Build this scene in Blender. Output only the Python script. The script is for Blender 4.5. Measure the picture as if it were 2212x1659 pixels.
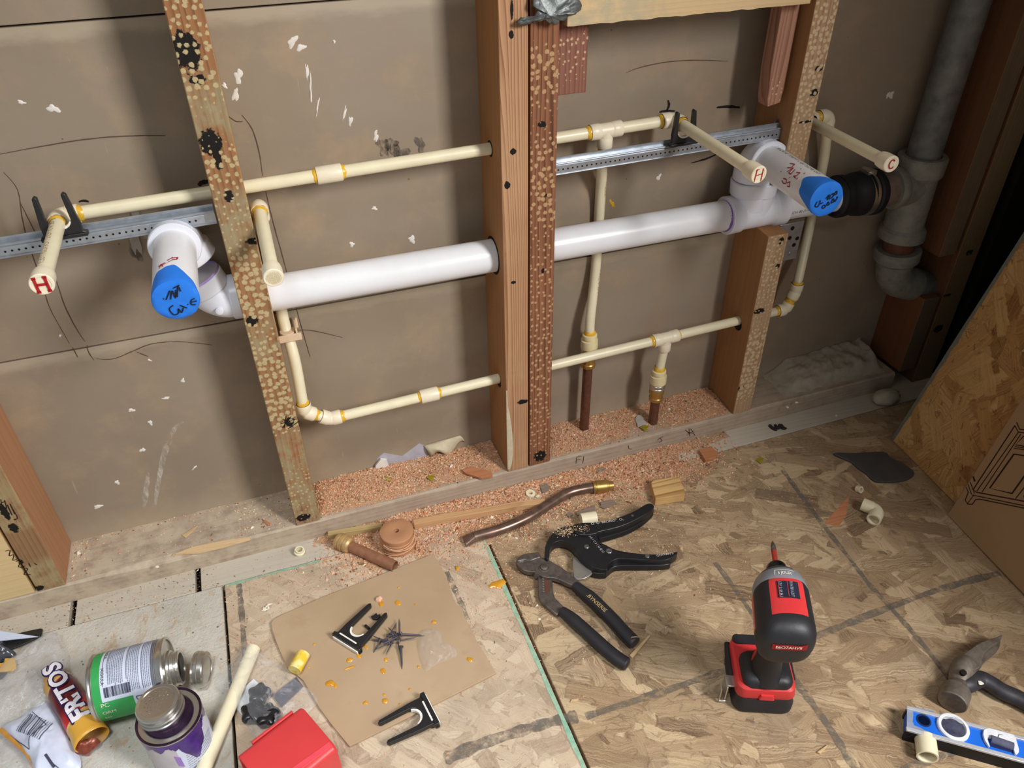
import bpy, math, random
import numpy as np
from mathutils import Vector, Matrix, noise as mnoise
sc = bpy.context.scene
COL = sc.collection
for o_ in list(bpy.data.objects): bpy.data.objects.remove(o_)

# ---------------------------------------------------------------- camera
CAM = Vector((0.04444, -0.93426, 0.95686)); FPX = 1672.31; IW, IH = 2212, 1659
RC = Matrix(((0.94104, -0.33809, -0.01221), (-0.21034, -0.55643, -0.80383), (0.26497, 0.759, -0.59474)))
cd = bpy.data.cameras.new('camera'); cam = bpy.data.objects.new('camera', cd); COL.objects.link(cam)
M = Matrix.Identity(4)
for i in range(3):
    M[i][0] = RC[0][i]; M[i][1] = -RC[1][i]; M[i][2] = -RC[2][i]; M[i][3] = CAM[i]
cam.matrix_world = M
cd.sensor_width = 36; cd.lens = FPX / IW * 36; cd.clip_start = 0.02; cd.clip_end = 50
sc.camera = cam
# ---------------------------------------------------------------- world, light, exposure
sc.view_settings.view_transform = 'Standard'; sc.view_settings.look = 'None'
sc.view_settings.exposure = 0.0; sc.view_settings.gamma = 1.0; sc.view_settings.use_curve_mapping = False
w = bpy.data.worlds.new('room_light'); sc.world = w; w.use_nodes = True
bg = w.node_tree.nodes['Background']; bg.inputs[0].default_value = (0.86, 0.93, 1.0, 1); bg.inputs[1].default_value = 0.30
def area(name, loc, target, sx, sy, power, col):
    l = bpy.data.lights.new(name, 'AREA'); l.shape = 'RECTANGLE'; l.size = sx; l.size_y = sy; l.energy = power; l.color = col
    o = bpy.data.objects.new(name, l); COL.objects.link(o); o.location = loc
    o.rotation_euler = (Vector(target) - Vector(loc)).to_track_quat('-Z', 'Y').to_euler(); return o
area('window_daylight', (1.28, -1.6, 1.55), (0.3, 0.0, 0.25), 0.42, 0.7, 50, (1.0, 0.985, 0.96))
ol_ = area('floor_fill_light', (-.25, -1.0, 2.1), (-.12, -.62, 0), .45, .45, 3.0, (0.90, 0.96, 1.0)); ol_.data.spread = math.radians(56)  # added fill to brighten the lower-left floor; stands for no known fixture

# ---------------------------------------------------------------- pixel rays to points in the place
def U(u, v, x=None, y=None, z=None):
    d = RC.transposed() @ Vector(((u - IW / 2) / FPX, (v - IH / 2) / FPX, 1))
    if x is not None: t = (x - CAM.x) / d.x
    elif y is not None: t = (y - CAM.y) / d.y
    else: t = (z - CAM.z) / d.z
    return CAM + d * t
def UPL(u, v, p, n):
    d = RC.transposed() @ Vector(((u - IW / 2) / FPX, (v - IH / 2) / FPX, 1))
    return CAM + d * ((Vector(p) - CAM).dot(n) / d.dot(n))
V = Vector
R = math.radians
# ---------------------------------------------------------------- mesh builder
class MB:
    def __init__(s): s.v = []; s.f = []; s.m = []; s.mi = 0
    def add(s, vs, fs, mi=None):
        b = len(s.v); s.v += [V(p) for p in vs]; s.f += [[b + i for i in f] for f in fs]
        s.m += [s.mi if mi is None else mi] * len(fs); return s
    def box(s, a, b, M=None, mi=None):
        x0, y0, z0 = a; x1, y1, z1 = b
        vs = [V(p) for p in ((x0,y0,z0),(x1,y0,z0),(x1,y1,z0),(x0,y1,z0),(x0,y0,z1),(x1,y0,z1),(x1,y1,z1),(x0,y1,z1))]
        if M: vs = [M @ p for p in vs]
        return s.add(vs, [(0,3,2,1),(4,5,6,7),(0,1,5,4),(1,2,6,5),(2,3,7,6),(3,0,4,7)], mi)
    def tube(s, path, r, n=24, cap=True, mi=None, sq=None):
        P = [V(p) for p in path]; k = len(P); rs = r if isinstance(r, (list, tuple)) else [r] * k
        T = [(P[min(i+1,k-1)] - P[max(i-1,0)]).normalized() for i in range(k)]
        up = V((0,0,1)) if abs(T[0].z) < .9 else V((1,0,0))
        a = T[0].cross(up).normalized(); vs = []
        for i in range(k):
            if i: 
                q = T[i-1].rotation_difference(T[i]); a = q @ a
            a = (a - T[i] * a.dot(T[i])).normalized(); b = T[i].cross(a)
            ra = rs[i]; rb = ra * (sq if sq else 1)
            for j in range(n):
                t = 2 * math.pi * j / n
                vs.append(P[i] + a * (math.cos(t) * ra) + b * (math.sin(t) * rb))
        fs = [[i*n+j, i*n+(j+1)%n, (i+1)*n+(j+1)%n, (i+1)*n+j] for i in range(k-1) for j in range(n)]
        if cap: fs += [list(range(n))[::-1], [(k-1)*n+j for j in range(n)]]
        return s.add(vs, fs, mi)
    def lathe(s, o, ax, prof, n=32, mi=None, closed=False):   # prof: (height along the axis, radius)
        o = V(o); ax = V(ax).normalized(); up = V((0,0,1)) if abs(ax.z) < .9 else V((1,0,0))
        a = ax.cross(up).normalized(); b = ax.cross(a); vs = []; k = len(prof)
        for h, r in prof:
            for j in range(n):
                t = 2*math.pi*j/n; vs.append(o + ax*h + (a*math.cos(t) + b*math.sin(t)) * max(r, 1e-5))
        fs = [[i*n+j, (i+1)*n+j, (i+1)*n+(j+1)%n, i*n+(j+1)%n] for i in range(k-1) for j in range(n)]
        if closed: fs += [[(k-1)*n+j, j, (j+1)%n, (k-1)*n+(j+1)%n] for j in range(n)]
        else: fs += [list(range(n)), [(k-1)*n+j for j in range(n)][::-1]]
        return s.add(vs, fs, mi)
    def prism(s, poly, d, mi=None):
        P = [V(p) for p in poly]; d = V(d); k = len(P)
        nrm = sum(((P[i]-P[0]).cross(P[(i+1)%k]-P[0]) for i in range(1, k)), V())
        if nrm.dot(d) > 0: P = P[::-1]
        return s.add(P + [p + d for p in P], [list(range(k)), [k+j for j in range(k)][::-1]] + [[j, k+j, k+(j+1)%k, (j+1)%k] for j in range(k)], mi)
    def ribbon(s, pts, w, nrm, lift=0.0004, jit=0, mi=None):
        P = [V(p) for p in pts]; nrm = V(nrm).normalized(); vs = []; k = len(P)
        ws = w if isinstance(w, (list, tuple)) else [w] * k
        for i in range(k):
            t = (P[min(i+1,k-1)] - P[max(i-1,0)]).normalized(); sd = t.cross(nrm).normalized()
            wa = ws[i]/2 * (1 + jit*(random.random()-.5)); wb = ws[i]/2 * (1 + jit*(random.random()-.5))
            vs += [P[i] + sd*wa + nrm*lift, P[i] - sd*wb + nrm*lift]
        return s.add(vs, [[2*i, 2*i+1, 2*i+3, 2*i+2] for i in range(k-1)], mi)
    def blob(s, c, nrm, rx, ry=None, ang=0, n=14, jit=.35, lift=.0005, dome=0, mi=None, seed=None):
        rnd = random.Random(seed if seed is not None else len(s.v)); c = V(c); nrm = V(nrm).normalized()
        up = V((0,0,1)) if abs(nrm.z) < .9 else V((1,0,0)); a = up.cross(nrm).normalized(); b = nrm.cross(a)
        a, b = a*math.cos(ang)+b*math.sin(ang), b*math.cos(ang)-a*math.sin(ang)
        ry = ry or rx; n = max(n, 22); ph = [rnd.random()*6.28 for _ in range(4)]; js = [1 + jit*(.45*math.sin(2*6.2832*q_/n+ph[0]) + .4*math.sin(3*6.2832*q_/n+ph[1]) + .3*math.sin(5*6.2832*q_/n+ph[2]) + .25*(rnd.random()-.5)) for q_ in range(n)]; vs = []
        rings = [(1, 0), (.75, .7), (.4, .95)] if dome else [(1, 0)]
        for q, h in rings:
            for j in range(n):
                t = 2*math.pi*j/n; vs.append(c + nrm*(lift + dome*h) + (a*math.cos(t)*rx + b*math.sin(t)*ry)*js[j]*q)
        fs = [[i*n+j, i*n+(j+1)%n, (i+1)*n+(j+1)%n, (i+1)*n+j] for i in range(len(rings)-1) for j in range(n)]
        vs.append(c + nrm*(lift+dome)); o = (len(rings)-1)*n
        fs += [[o+j, o+(j+1)%n, len(vs)-1] for j in range(n)]
        return s.add(vs, fs, mi)
    def grid(s, fn, nu, nv, mi=None):
        vs = [fn(i/(nu-1), j/(nv-1)) for i in range(nu) for j in range(nv)]
        return s.add(vs, [[i*nv+j, (i+1)*nv+j, (i+1)*nv+j+1, i*nv+j+1] for i in range(nu-1) for j in range(nv-1)], mi)

def arc(a, c, b, r, n=8):
    """polyline a -> b round the corner c with fillet radius r"""
    a, c, b = V(a), V(c), V(b); d1 = (a-c).normalized(); d2 = (b-c).normalized(); th = d1.angle(d2)
    t = r / math.tan(th/2); p1 = c + d1*t; ctr = c + (d1+d2).normalized() * (r/math.sin(th/2)); out = [a]
    v1 = p1-ctr; v2 = c+d2*t-ctr; tot = v1.angle(v2)
    for i in range(n+1):
        k = i/n; out.append(ctr + (v1*math.sin((1-k)*tot) + v2*math.sin(k*tot))/math.sin(tot))
    out.append(b); return out
def smoothpts(pts, n=6):
    P = [V(p) for p in pts]; out = []
    for i in range(len(P)-1):
        p0 = P[max(i-1,0)]; p1 = P[i]; p2 = P[i+1]; p3 = P[min(i+2,len(P)-1)]
        for k in range(n):
            t = k/n; out.append(.5*((2*p1)+(p2-p0)*t+(2*p0-5*p1+4*p2-p3)*t*t+(3*p1-p0-3*p2+p3)*t**3))
    return out + [P[-1]]
def closedsmooth(pts, n=4):
    P = [V(p) for p in pts]; k = len(P); out = []
    for i in range(k):
        p0, p1, p2, p3 = P[i-1], P[i], P[(i+1)%k], P[(i+2)%k]
        for j in range(n):
            t = j/n; out.append(.5*((2*p1)+(p2-p0)*t+(2*p0-5*p1+4*p2-p3)*t*t+(3*p1-p0-3*p2+p3)*t**3))
    return out

# ---------------------------------------------------------------- objects
OFF = {}
def off(o):
    return OFF[o.name]
def tag(o, label=None, cat=None, group=None, kind=None):
    if label: o['label'] = label
    if cat: o['category'] = cat
    if group: o['group'] = group
    if kind: o['kind'] = kind
    return o
def build(name, mb, mats, parent=None, origin=None, bevel=0, seg=2, ang=35, sub=0, smooth=True):
    if not isinstance(mats, (list, tuple)): mats = [mats]
    if parent is not None: org = off(parent)
    elif origin is not None: org = V(origin)
    else:
        lo = V([min(p[i] for p in mb.v) for i in range(3)]); hi = V([max(p[i] for p in mb.v) for i in range(3)])
        org = V(((lo.x+hi.x)/2, (lo.y+hi.y)/2, lo.z))
    me = bpy.data.meshes.new(name); me.from_pydata([p - org for p in mb.v], [], mb.f)
    for m in mats: me.materials.append(m)
    me.polygons.foreach_set('material_index', mb.m); me.validate()
    if smooth:
        me.polygons.foreach_set('use_smooth', [True]*len(me.polygons)); me.set_sharp_from_angle(angle=R(ang))
    me.update()
    o = bpy.data.objects.new(name, me); COL.objects.link(o)
    if parent is not None: o.parent = parent
    else: o.location = org
    OFF[o.name] = org
    if bevel:
        b = o.modifiers.new('bevel', 'BEVEL'); b.width = bevel; b.segments = seg; b.limit_method = 'ANGLE'; b.angle_limit = R(40)
    if sub:
        b = o.modifiers.new('sub', 'SUBSURF'); b.levels = sub; b.render_levels = sub
    return o
def thing(name, loc, label, cat, group=None):
    o = bpy.data.objects.new(name, None); COL.objects.link(o); o.location = loc; o.empty_display_size = .02
    OFF[o.name] = V(loc); return tag(o, label, cat, group)
def solo(name, mb, mats, label, cat, group=None, **k):
    return tag(build(name, mb, mats, **k), label, cat, group)
def text(mb, s, o, xd, yd, size, th=0.0003, mi=None, align='LEFT', wrap=None, bold=0, sx=1):
    """letters as real geometry; wrap = function(local x, local y) -> point"""
    cu = bpy.data.curves.new('t', 'FONT'); cu.body = s; cu.size = size; cu.align_x = align; cu.extrude = 0; cu.offset = bold
    cu.resolution_u = 3
    ob = bpy.data.objects.new('t', cu); COL.objects.link(ob)
    dg = bpy.context.evaluated_depsgraph_get(); me = bpy.data.meshes.new_from_object(ob.evaluated_get(dg))
    xd = V(xd).normalized(); yd = V(yd).normalized(); nd = xd.cross(yd); o = V(o)
    if wrap: vs = [wrap(v.co.x*sx, v.co.y) for v in me.vertices]
    else: vs = [o + xd*v.co.x*sx + yd*v.co.y + nd*th for v in me.vertices]
    mb.add(vs, [list(p.vertices) for p in me.polygons], mi)
    bpy.data.objects.remove(ob); bpy.data.curves.remove(cu); bpy.data.meshes.remove(me)
    return mb

# ---------------------------------------------------------------- materials
def srgb(r, g, b):
    return tuple(((c/255)/12.92 if c/255 <= .04045 else ((c/255+.055)/1.055)**2.4) for c in (r, g, b)) + (1,)
class NT:
    def __init__(s, name, rough=.6, metal=0, spec=.3):
        s.mat = bpy.data.materials.new(name); s.mat.use_nodes = True; s.t = s.mat.node_tree
        s.b = s.t.nodes['Principled BSDF']; s.b.inputs['Roughness'].default_value = rough; s.b.inputs['Metallic'].default_value = metal
        s.b.inputs['Specular IOR Level'].default_value = spec; s._oc = None
    def put(s, sock, v):
        if isinstance(v, bpy.types.NodeSocket): s.t.links.new(v, sock)
        else: sock.default_value = v
    def n(s, typ, ins={}, **props):
        nd = s.t.nodes.new('ShaderNode' + typ)
        for k, v in props.items(): setattr(nd, k, v)
        for k, v in ins.items(): s.put(nd.inputs[k], v)
        return nd
    def oc(s):
        if not s._oc: s._oc = s.n('TexCoord').outputs['Object']
        return s._oc
    def math(s, op, a, b=0.0, c=0.0, clamp=False):
        nd = s.n('Math', {0: a, 1: b, 2: c}, operation=op, use_clamp=clamp); return nd.outputs[0]
    def mapv(s, v, scale=(1,1,1), rot=(0,0,0), loc=(0,0,0)):
        return s.n('Mapping', {'Vector': v, 'Scale': scale, 'Rotation': rot, 'Location': loc}).outputs[0]
    def noise(s, v, scale, detail=3, rough=.5, dist=0, out=0):
        return s.n('TexNoise', {'Vector': v, 'Scale': scale, 'Detail': detail, 'Roughness': rough, 'Distortion': dist}).outputs[out]
    def ramp(s, f, stops, interp='LINEAR'):
        nd = s.n('ValToRGB', {'Fac': f}); e = nd.color_ramp.elements; nd.color_ramp.interpolation = interp
        while len(e) < len(stops): e.new(.5)
        for i, (p, c) in enumerate(stops):
            e[i].position = p; e[i].color = c if len(c) == 4 else (*c, 1)
        return nd.outputs[0]
    def mix(s, f, a, b, mode='MIX'):
        nd = s.n('Mix', data_type='RGBA', blend_type=mode, clamp_factor=True)
        s.put(nd.inputs[0], f); s.put(nd.inputs[6], a); s.put(nd.inputs[7], b); return nd.outputs[2]
    def step(s, v, a, b):   # 0 below a, 1 above b (also a > b)
        nd = s.n('MapRange', {'Value': v, 'From Min': a, 'From Max': b}); nd.clamp = True; return nd.outputs[0]
    def sep(s, v):
        return s.n('SeparateXYZ', {0: v}).outputs
    def bump(s, h, st=.3, d=.001):
        s.t.links.new(s.n('Bump', {'Height': h, 'Strength': st, 'Distance': d}).outputs[0], s.b.inputs['Normal'])
    def col(s, v): s.put(s.b.inputs['Base Color'], v); return s
    def rough(s, v): s.put(s.b.inputs['Roughness'], v); return s
G1 = (1,1,1,1); G0 = (0,0,0,1)
def plain(name, c, rough=.5, metal=0, spec=.3, var=.12, scale=60, bump=0, bscale=300, trans=0, alpha=1):
    m = NT(name, rough, metal, spec)
    nz = m.noise(m.oc(), scale, 4, .6)
    c2 = tuple(x*(1-var) for x in c[:3]) + (1,); c3 = tuple(min(1, x*(1+var)) for x in c[:3]) + (1,)
    m.col(m.ramp(nz, [(.3, c2), (.7, c3)]))
    if bump: m.bump(m.noise(m.oc(), bscale, 3), bump, .0008)
    if trans: m.b.inputs['Transmission Weight'].default_value = trans
    if alpha < 1: m.b.inputs['Alpha'].default_value = alpha
    return m.mat
def wood(name, c1, c2, axis=2, period=.006, band=.55, dots=None, black=None, cream=None, creamc=(190,170,125), dotc=(205,180,130), dsc=118,
         rough=.75, dirt=None, dirtc=(120,105,85), seed=0, fine=.25, holes=None, bandax=0, blackc=(28,24,22)):
    """axis = grain direction in object space; dots/cream/dirt = ramp stops (metres along z, strength)"""
    m = NT(name, rough, 0, .2); oc = m.mapv(m.oc(), loc=(seed*.37, seed*.11, seed*.73))
    sc_ = [1, 1, 1]; sc_[axis] = .045
    st = m.mapv(oc, scale=tuple(sc_))
    ds = m.noise(st, 22, 2, .5)
    sx = m.sep(st)
    rv = m.math('ADD', m.math('MULTIPLY', sx[bandax], 1.0/period), m.math('MULTIPLY', ds, .045/period))
    rv = m.math('ADD', rv, m.math('MULTIPLY', sx[(bandax+1)%3 if (bandax+1)%3 != axis else (bandax+2)%3], .5/period))
    fr = m.math('FRACT', rv)
    ring = m.ramp(fr, [(0, G0), (.55, (.35,.35,.35,1)), (.86, G1), (.97, G0)])
    fib = m.noise(st, 420, 4, .65)
    f = m.math('ADD', m.math('MULTIPLY', ring, band), m.math('MULTIPLY', m.math('SUBTRACT', fib, .5), fine*2))
    big = m.noise(oc, 9, 3)
    f = m.math('ADD', f, m.math('MULTIPLY', m.math('SUBTRACT', big, .5), .5), clamp=True)
    c = m.mix(f, srgb(*c2), srgb(*c1))
    raw = m.oc(); xyz = m.sep(raw); wz = m.noise(raw, 45, 3, .6)
    zz = xyz[axis]
    def zramp(stops):
        s0, s1 = stops[0][0]-.001, stops[-1][0]+.001
        t = m.step(zz, s0, s1)
        return m.ramp(t, [((p-s0)/(s1-s0), (k,k,k,1)) for p, k in stops])
    if cream:
        k = m.math('MULTIPLY', zramp(cream), m.step(m.math('ADD', wz, m.math('MULTIPLY', m.math('SUBTRACT', fib, .5), .5)), .32, .58))
        cc = m.mix(m.noise(st, 160, 3), srgb(*[int(q*.72) for q in creamc]), srgb(*creamc))
        c = m.mix(k, c, cc)
    if dirt:
        k = m.math('MULTIPLY', zramp(dirt), m.step(m.noise(raw, 30, 4, .7), .35, .6))
        c = m.mix(k, c, srgb(*dirtc))
    if black:
        tot = None
        for (bx, bz, rx, rz) in black:
            dx = m.math('DIVIDE', m.math('SUBTRACT', xyz[bandax], bx), rx); dz = m.math('DIVIDE', m.math('SUBTRACT', zz, bz), rz)
            q = m.math('SUBTRACT', 1.0, m.math('ADD', m.math('MULTIPLY', dx, dx), m.math('MULTIPLY', dz, dz)))
            tot = q if tot is None else m.math('MAXIMUM', tot, q)
        nb = m.noise(raw, 150, 4, .7)
        k = m.step(m.math('ADD', tot, m.math('MULTIPLY', m.math('SUBTRACT', nb, .5), 2.6)), .05, .25)
        c = m.mix(k, c, srgb(*blackc))
    if dots:
        o2 = [0, 1, 2]; vv = m.n('CombineXYZ', {0: xyz[bandax], 1: zz, 2: seed*1.3}).outputs[0]
        wv = m.n('VectorMath', {0: vv, 1: m.n('VectorMath', {0: m.noise(raw, 40, 2, out=1), 3: .003}, operation='SCALE').outputs[0]}, operation='ADD').outputs[0]
        vo = m.n('TexVoronoi', {'Vector': wv, 'Scale': dsc, 'Randomness': .72}); vo.voronoi_dimensions = '2D'
        dd = m.math('ADD', vo.outputs['Distance'], m.math('MULTIPLY', m.math('SUBTRACT', m.noise(raw, 260, 3, .7), .5), .55))
        zr = zramp(dots)
        k = m.step(m.math('SUBTRACT', dd, m.math('MULTIPLY', zr, .37)), .05, -.03)
        k = m.math('MULTIPLY', k, m.step(zr, .02, .3))
        dc = m.mix(m.noise(raw, 300, 2), srgb(*[int(q*.8) for q in dotc]), srgb(*dotc))
        c = m.mix(m.math('MULTIPLY', k, .9), c, dc)
    m.col(c); m.bump(m.math('ADD', fib, m.math('MULTIPLY', ring, .3)), .35, .0008)
    return m.mat
def osb(name, cols, dust=.0, dustc=(190,165,135), layers=12, L=.14, Wd=.036, th=.30, gray=.2, seed=0, sheen=.75, dark=.5):
    m = NT(name, sheen, 0, .2); oc = m.oc(); warp = m.noise(oc, 32, 4, .7, out=1)
    ov = m.n('VectorMath', {0: oc, 1: m.n('VectorMath', {0: warp, 3: .016}, operation='SCALE').outputs[0]}, operation='ADD').outputs[0]
    stops = [(i/(len(cols)-1), srgb(*c)) for i, c in enumerate(cols)]
    base = m.ramp(m.noise(m.mapv(ov, scale=(1/Wd*.4, 1/L, 1)), 1.5, 4), [(.3+.4*p, c) for p, c in stops])
    rnd = random.Random(seed); c = base; h = m.noise(oc, 80, 3); sepc = None
    for i in range(layers):
        a = (rnd.gauss(.95, .5) if i % 3 else rnd.uniform(0, math.pi)); k = rnd.uniform(.6, 1.35)
        mv = m.mapv(m.mapv(ov, rot=(0, 0, a), loc=(rnd.random()*9, rnd.random()*9, 0)), scale=(1/(L*k), 1/(Wd*k), 0))
        vo = m.n('TexVoronoi', {'Vector': mv, 'Scale': 1.0, 'Randomness': 1.0}, distance='CHEBYCHEV'); vo.voronoi_dimensions = '2D'
        cs = m.n('SeparateColor', {0: vo.outputs['Color']}).outputs
        msk = m.math('MULTIPLY', m.step(vo.outputs['Distance'], th, th-.008), m.math('MULTIPLY', m.step(cs[0], .22, .24), m.math('ADD', .7, m.math('MULTIPLY', cs[2], .3))))
        fb = m.noise(m.mapv(mv, scale=(.25, 4, 1)), 6, 4, .7)
        fc = m.ramp(m.math('ADD', m.math('MULTIPLY', cs[1], .85), m.math('MULTIPLY', m.math('SUBTRACT', fb, .5), .75)), stops)
        edge = m.math('MULTIPLY', m.math('MULTIPLY', msk, m.step(vo.outputs['Distance'], th-.022, th-.004)), dark*.9)
        fc = m.mix(edge, fc, srgb(70, 50, 35))
        c = m.mix(msk, c, fc); h = m.mix(msk, h, m.math('ADD', cs[2], m.math('MULTIPLY', fb, .3)))
    dk = m.step(m.noise(m.mapv(ov, scale=(1,1,1)), 95, 3, .6), .68, .74)
    c = m.mix(m.math('MULTIPLY', dk, .6), c, srgb(75, 50, 32))
    # slivers, pits and grit
    for an_, s_ in ((.9, 1.0), (-.5, .7)):
        sl = m.n('TexVoronoi', {'Vector': m.mapv(m.mapv(m.n('VectorMath', {0: oc, 1: m.n('VectorMath', {0: warp, 3: .03}, operation='SCALE').outputs[0]}, operation='ADD').outputs[0], rot=(0, 0, an_)), scale=(45, 210, 0)), 'Scale': 1.0, 'Randomness': 1.0}); sl.voronoi_dimensions = '2D'
        sq = m.n('SeparateColor', {0: sl.outputs['Color']}).outputs
        c = m.mix(m.math('MULTIPLY', m.math('MULTIPLY', m.step(sl.outputs['Distance'], .34, .26), m.step(sq[0], .91, .92)), .5*s_), c, srgb(84, 54, 34))
    gr = m.noise(oc, 750, 2, .7); c = m.mix(m.math('MULTIPLY', m.step(gr, .52, .75), .35), c, srgb(*dustc)); c = m.mix(m.math('MULTIPLY', m.step(gr, .46, .28), .3), c, srgb(112, 84, 60))
    if dust:
        # lying dust, patchy
        dn = m.step(m.math('ADD', m.noise(oc, 16, 5, .7), m.math('MULTIPLY', m.noise(oc, 500, 2), .25)), .45, .8)
        c = m.mix(m.math('MULTIPLY', m.math('ADD', .35, m.math('MULTIPLY', dn, .65)), dust), c, srgb(*dustc))
    c = m.mix(m.math('MULTIPLY', m.step(m.noise(oc, 7, 4, .6), .52, .7), gray), c, srgb(120, 112, 102))
    m.col(c); m.bump(h, .25, .0012)
    return m.mat
random.seed(7)
# ================================================================ MATERIALS
def drywall_mat():
    m = NT('drywall_back_paper', .55, 0, .35); oc = m.oc(); x, y, z = m.sep(oc)
    a = m.noise(oc, 3.2, 5, .6); b = m.noise(oc, 14, 5, .65); g = m.noise(m.mapv(oc, scale=(1, 1, 3)), 700, 2)
    c = m.ramp(a, [(.25, srgb(140, 126, 107)), (.5, srgb(150, 136, 118)), (.75, srgb(158, 145, 130))])
    c = m.mix(m.step(b, .5, .75), c, srgb(168, 146, 122)); c = m.mix(m.math('MULTIPLY', g, .25), c, srgb(130, 108, 90))
    # warm water stains
    c = m.mix(m.math('MULTIPLY', m.step(m.noise(oc, 5, 3, .5, 1.0), .62, .78), .35), c, srgb(176, 132, 98))
    # pale scuffed edge under each board joint
    for zs in (.7775, .3765):
        d = m.math('SUBTRACT', zs, z); nn = m.math('MULTIPLY', m.math('SUBTRACT', m.noise(m.mapv(oc, scale=(.35, 1, 1)), 60, 4, .7), .5), .02)
        k = m.math('MULTIPLY', m.step(d, .0, .001), m.step(m.math('ADD', d, nn), .02, .008))
        c = m.mix(m.math('MULTIPLY', k, .55), c, srgb(186, 172, 150))
    sc1 = m.step(m.noise(m.mapv(oc, scale=(1, 1, .12), rot=(0, .35, 0)), 130, 3, .7), .70, .76)
    c = m.mix(m.math('MULTIPLY', sc1, .3), c, srgb(196, 182, 164))
    # scuffed pale foot of the boards
    ft = m.math('MULTIPLY', m.step(m.math('ADD', z, m.math('MULTIPLY', m.noise(oc, 22, 4, .7), .05)), .11, .065), .4)
    c = m.mix(ft, c, srgb(188, 168, 142))
    sp = m.n('TexVoronoi', {'Vector': oc, 'Scale': 47, 'Randomness': 1}); sv = m.n('SeparateColor', {0: sp.outputs['Color']}).outputs
    k = m.math('MULTIPLY', m.step(sp.outputs['Distance'], .075, .05), m.step(sv[0], .88, .90)); c = m.mix(m.math('MULTIPLY', k, .7), c, srgb(88, 70, 56))
    k = m.math('MULTIPLY', m.step(sp.outputs['Distance'], .09, .05), m.step(sv[1], .9, .92)); c = m.mix(m.math('MULTIPLY', k, .8), c, srgb(214, 202, 184))
    m.col(c); m.rough(m.ramp(b, [(.35, (.62,)*3), (.7, (.38,)*3)])); m.bump(g, .15, .0004)
    return m.mat
M_DRY = drywall_mat()
M_GAP = plain('dark_gap', srgb(26, 20, 16), .9)
M_PENCIL = plain('pencil_mark', srgb(92, 70, 56), .7)
def soft(name, c, a, sc=90, st=1):
    m = NT(name, .8); m.col(srgb(*c)); m.put(m.b.inputs['Alpha'], m.math('MULTIPLY', m.step(m.noise(m.mapv(m.oc(), scale=(1, 1, st)), sc, 5, .75), .38, .66), a)); return m.mat
M_SCUFF = soft('pale_scuff', (214, 204, 190), .8, 120, .3)
M_INK = plain('black_marker', srgb(24, 20, 20), .6)
M_WPLAST = plain('white_plaster', srgb(222, 216, 208), .8, var=.1)
M_CREAMPL = plain('cream_plaster', srgb(196, 184, 158), .85, bump=.5)
M_SMUDGE = soft('grey_smudge', (96, 86, 80), .8, 130, .4)
M_GALV = plain('galvanised_steel', srgb(178, 184, 192), .35, .75, .5, .15, 90)
M_STEEL = plain('bright_steel', srgb(205, 203, 198), .28, .9, .5, .08)
M_DARKSTEEL = plain('worn_dark_steel', srgb(120, 112, 106), .45, .7, .5, .4, 120, bump=.3)
M_BLACKP = plain('black_plastic', srgb(30, 30, 32), .4, 0, .5, .15)
M_BLACKR = plain('black_rubber', srgb(24, 25, 30), .55, 0, .4, .2)
M_PVC = plain('white_pvc', srgb(232, 232, 236), .28, 0, .5, .035, 22)
M_PVCF = plain('white_pvc_fitting', srgb(228, 230, 240), .3, 0, .5, .02)
M_PURP = plain('purple_primer', srgb(128, 84, 178), .4)
M_CPVC = plain('cream_cpvc', srgb(232, 222, 190), .35, 0, .45, .05, 40)
M_CPVCF = plain('cream_cpvc_fitting', srgb(234, 222, 196), .35, 0, .45, .03)
M_GLUE = plain('yellow_glue', srgb(226, 178, 52), .3, 0, .5, .15, 200)
M_PRINT = plain('tan_print', srgb(170, 132, 84), .6)
M_RED = plain('red_marker', srgb(170, 30, 34), .6)
M_BRASS = plain('brass', srgb(196, 158, 92), .35, .8, .5, .2, 120)
M_COPPER = plain('aged_copper', srgb(112, 74, 58), .42, .45, .5, .25, 130)
M_TAPE = plain('blue_masking_tape', srgb(40, 122, 226), .6, 0, .3, .06, 60, bump=.2)
DUST = [(134,108,86), (194,172,146), (158,134,110), (212,194,168), (180,156,130), (222,204,180)]
OSBC = [(128,94,62), (178,142,100), (150,114,76), (196,162,118), (164,128,88), (206,176,132)]
M_OSB2 = osb('osb_dusty', DUST, dust=.45, dustc=(214,194,170), seed=3, gray=.3, dark=.6)
M_OSB3 = osb('osb_worn', [(84,58,40), (172,146,112), (118,90,64), (202,178,142), (146,118,88), (214,194,160)], dust=.16, dustc=(196,174,146), seed=8, gray=.25)
M_OSBN = osb('osb_new', [(134,88,46), (192,148,92), (160,112,64), (206,164,108), (176,130,78), (214,176,122)], seed=15, gray=0, sheen=.6, L=.1, Wd=.028, dark=.55)
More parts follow.
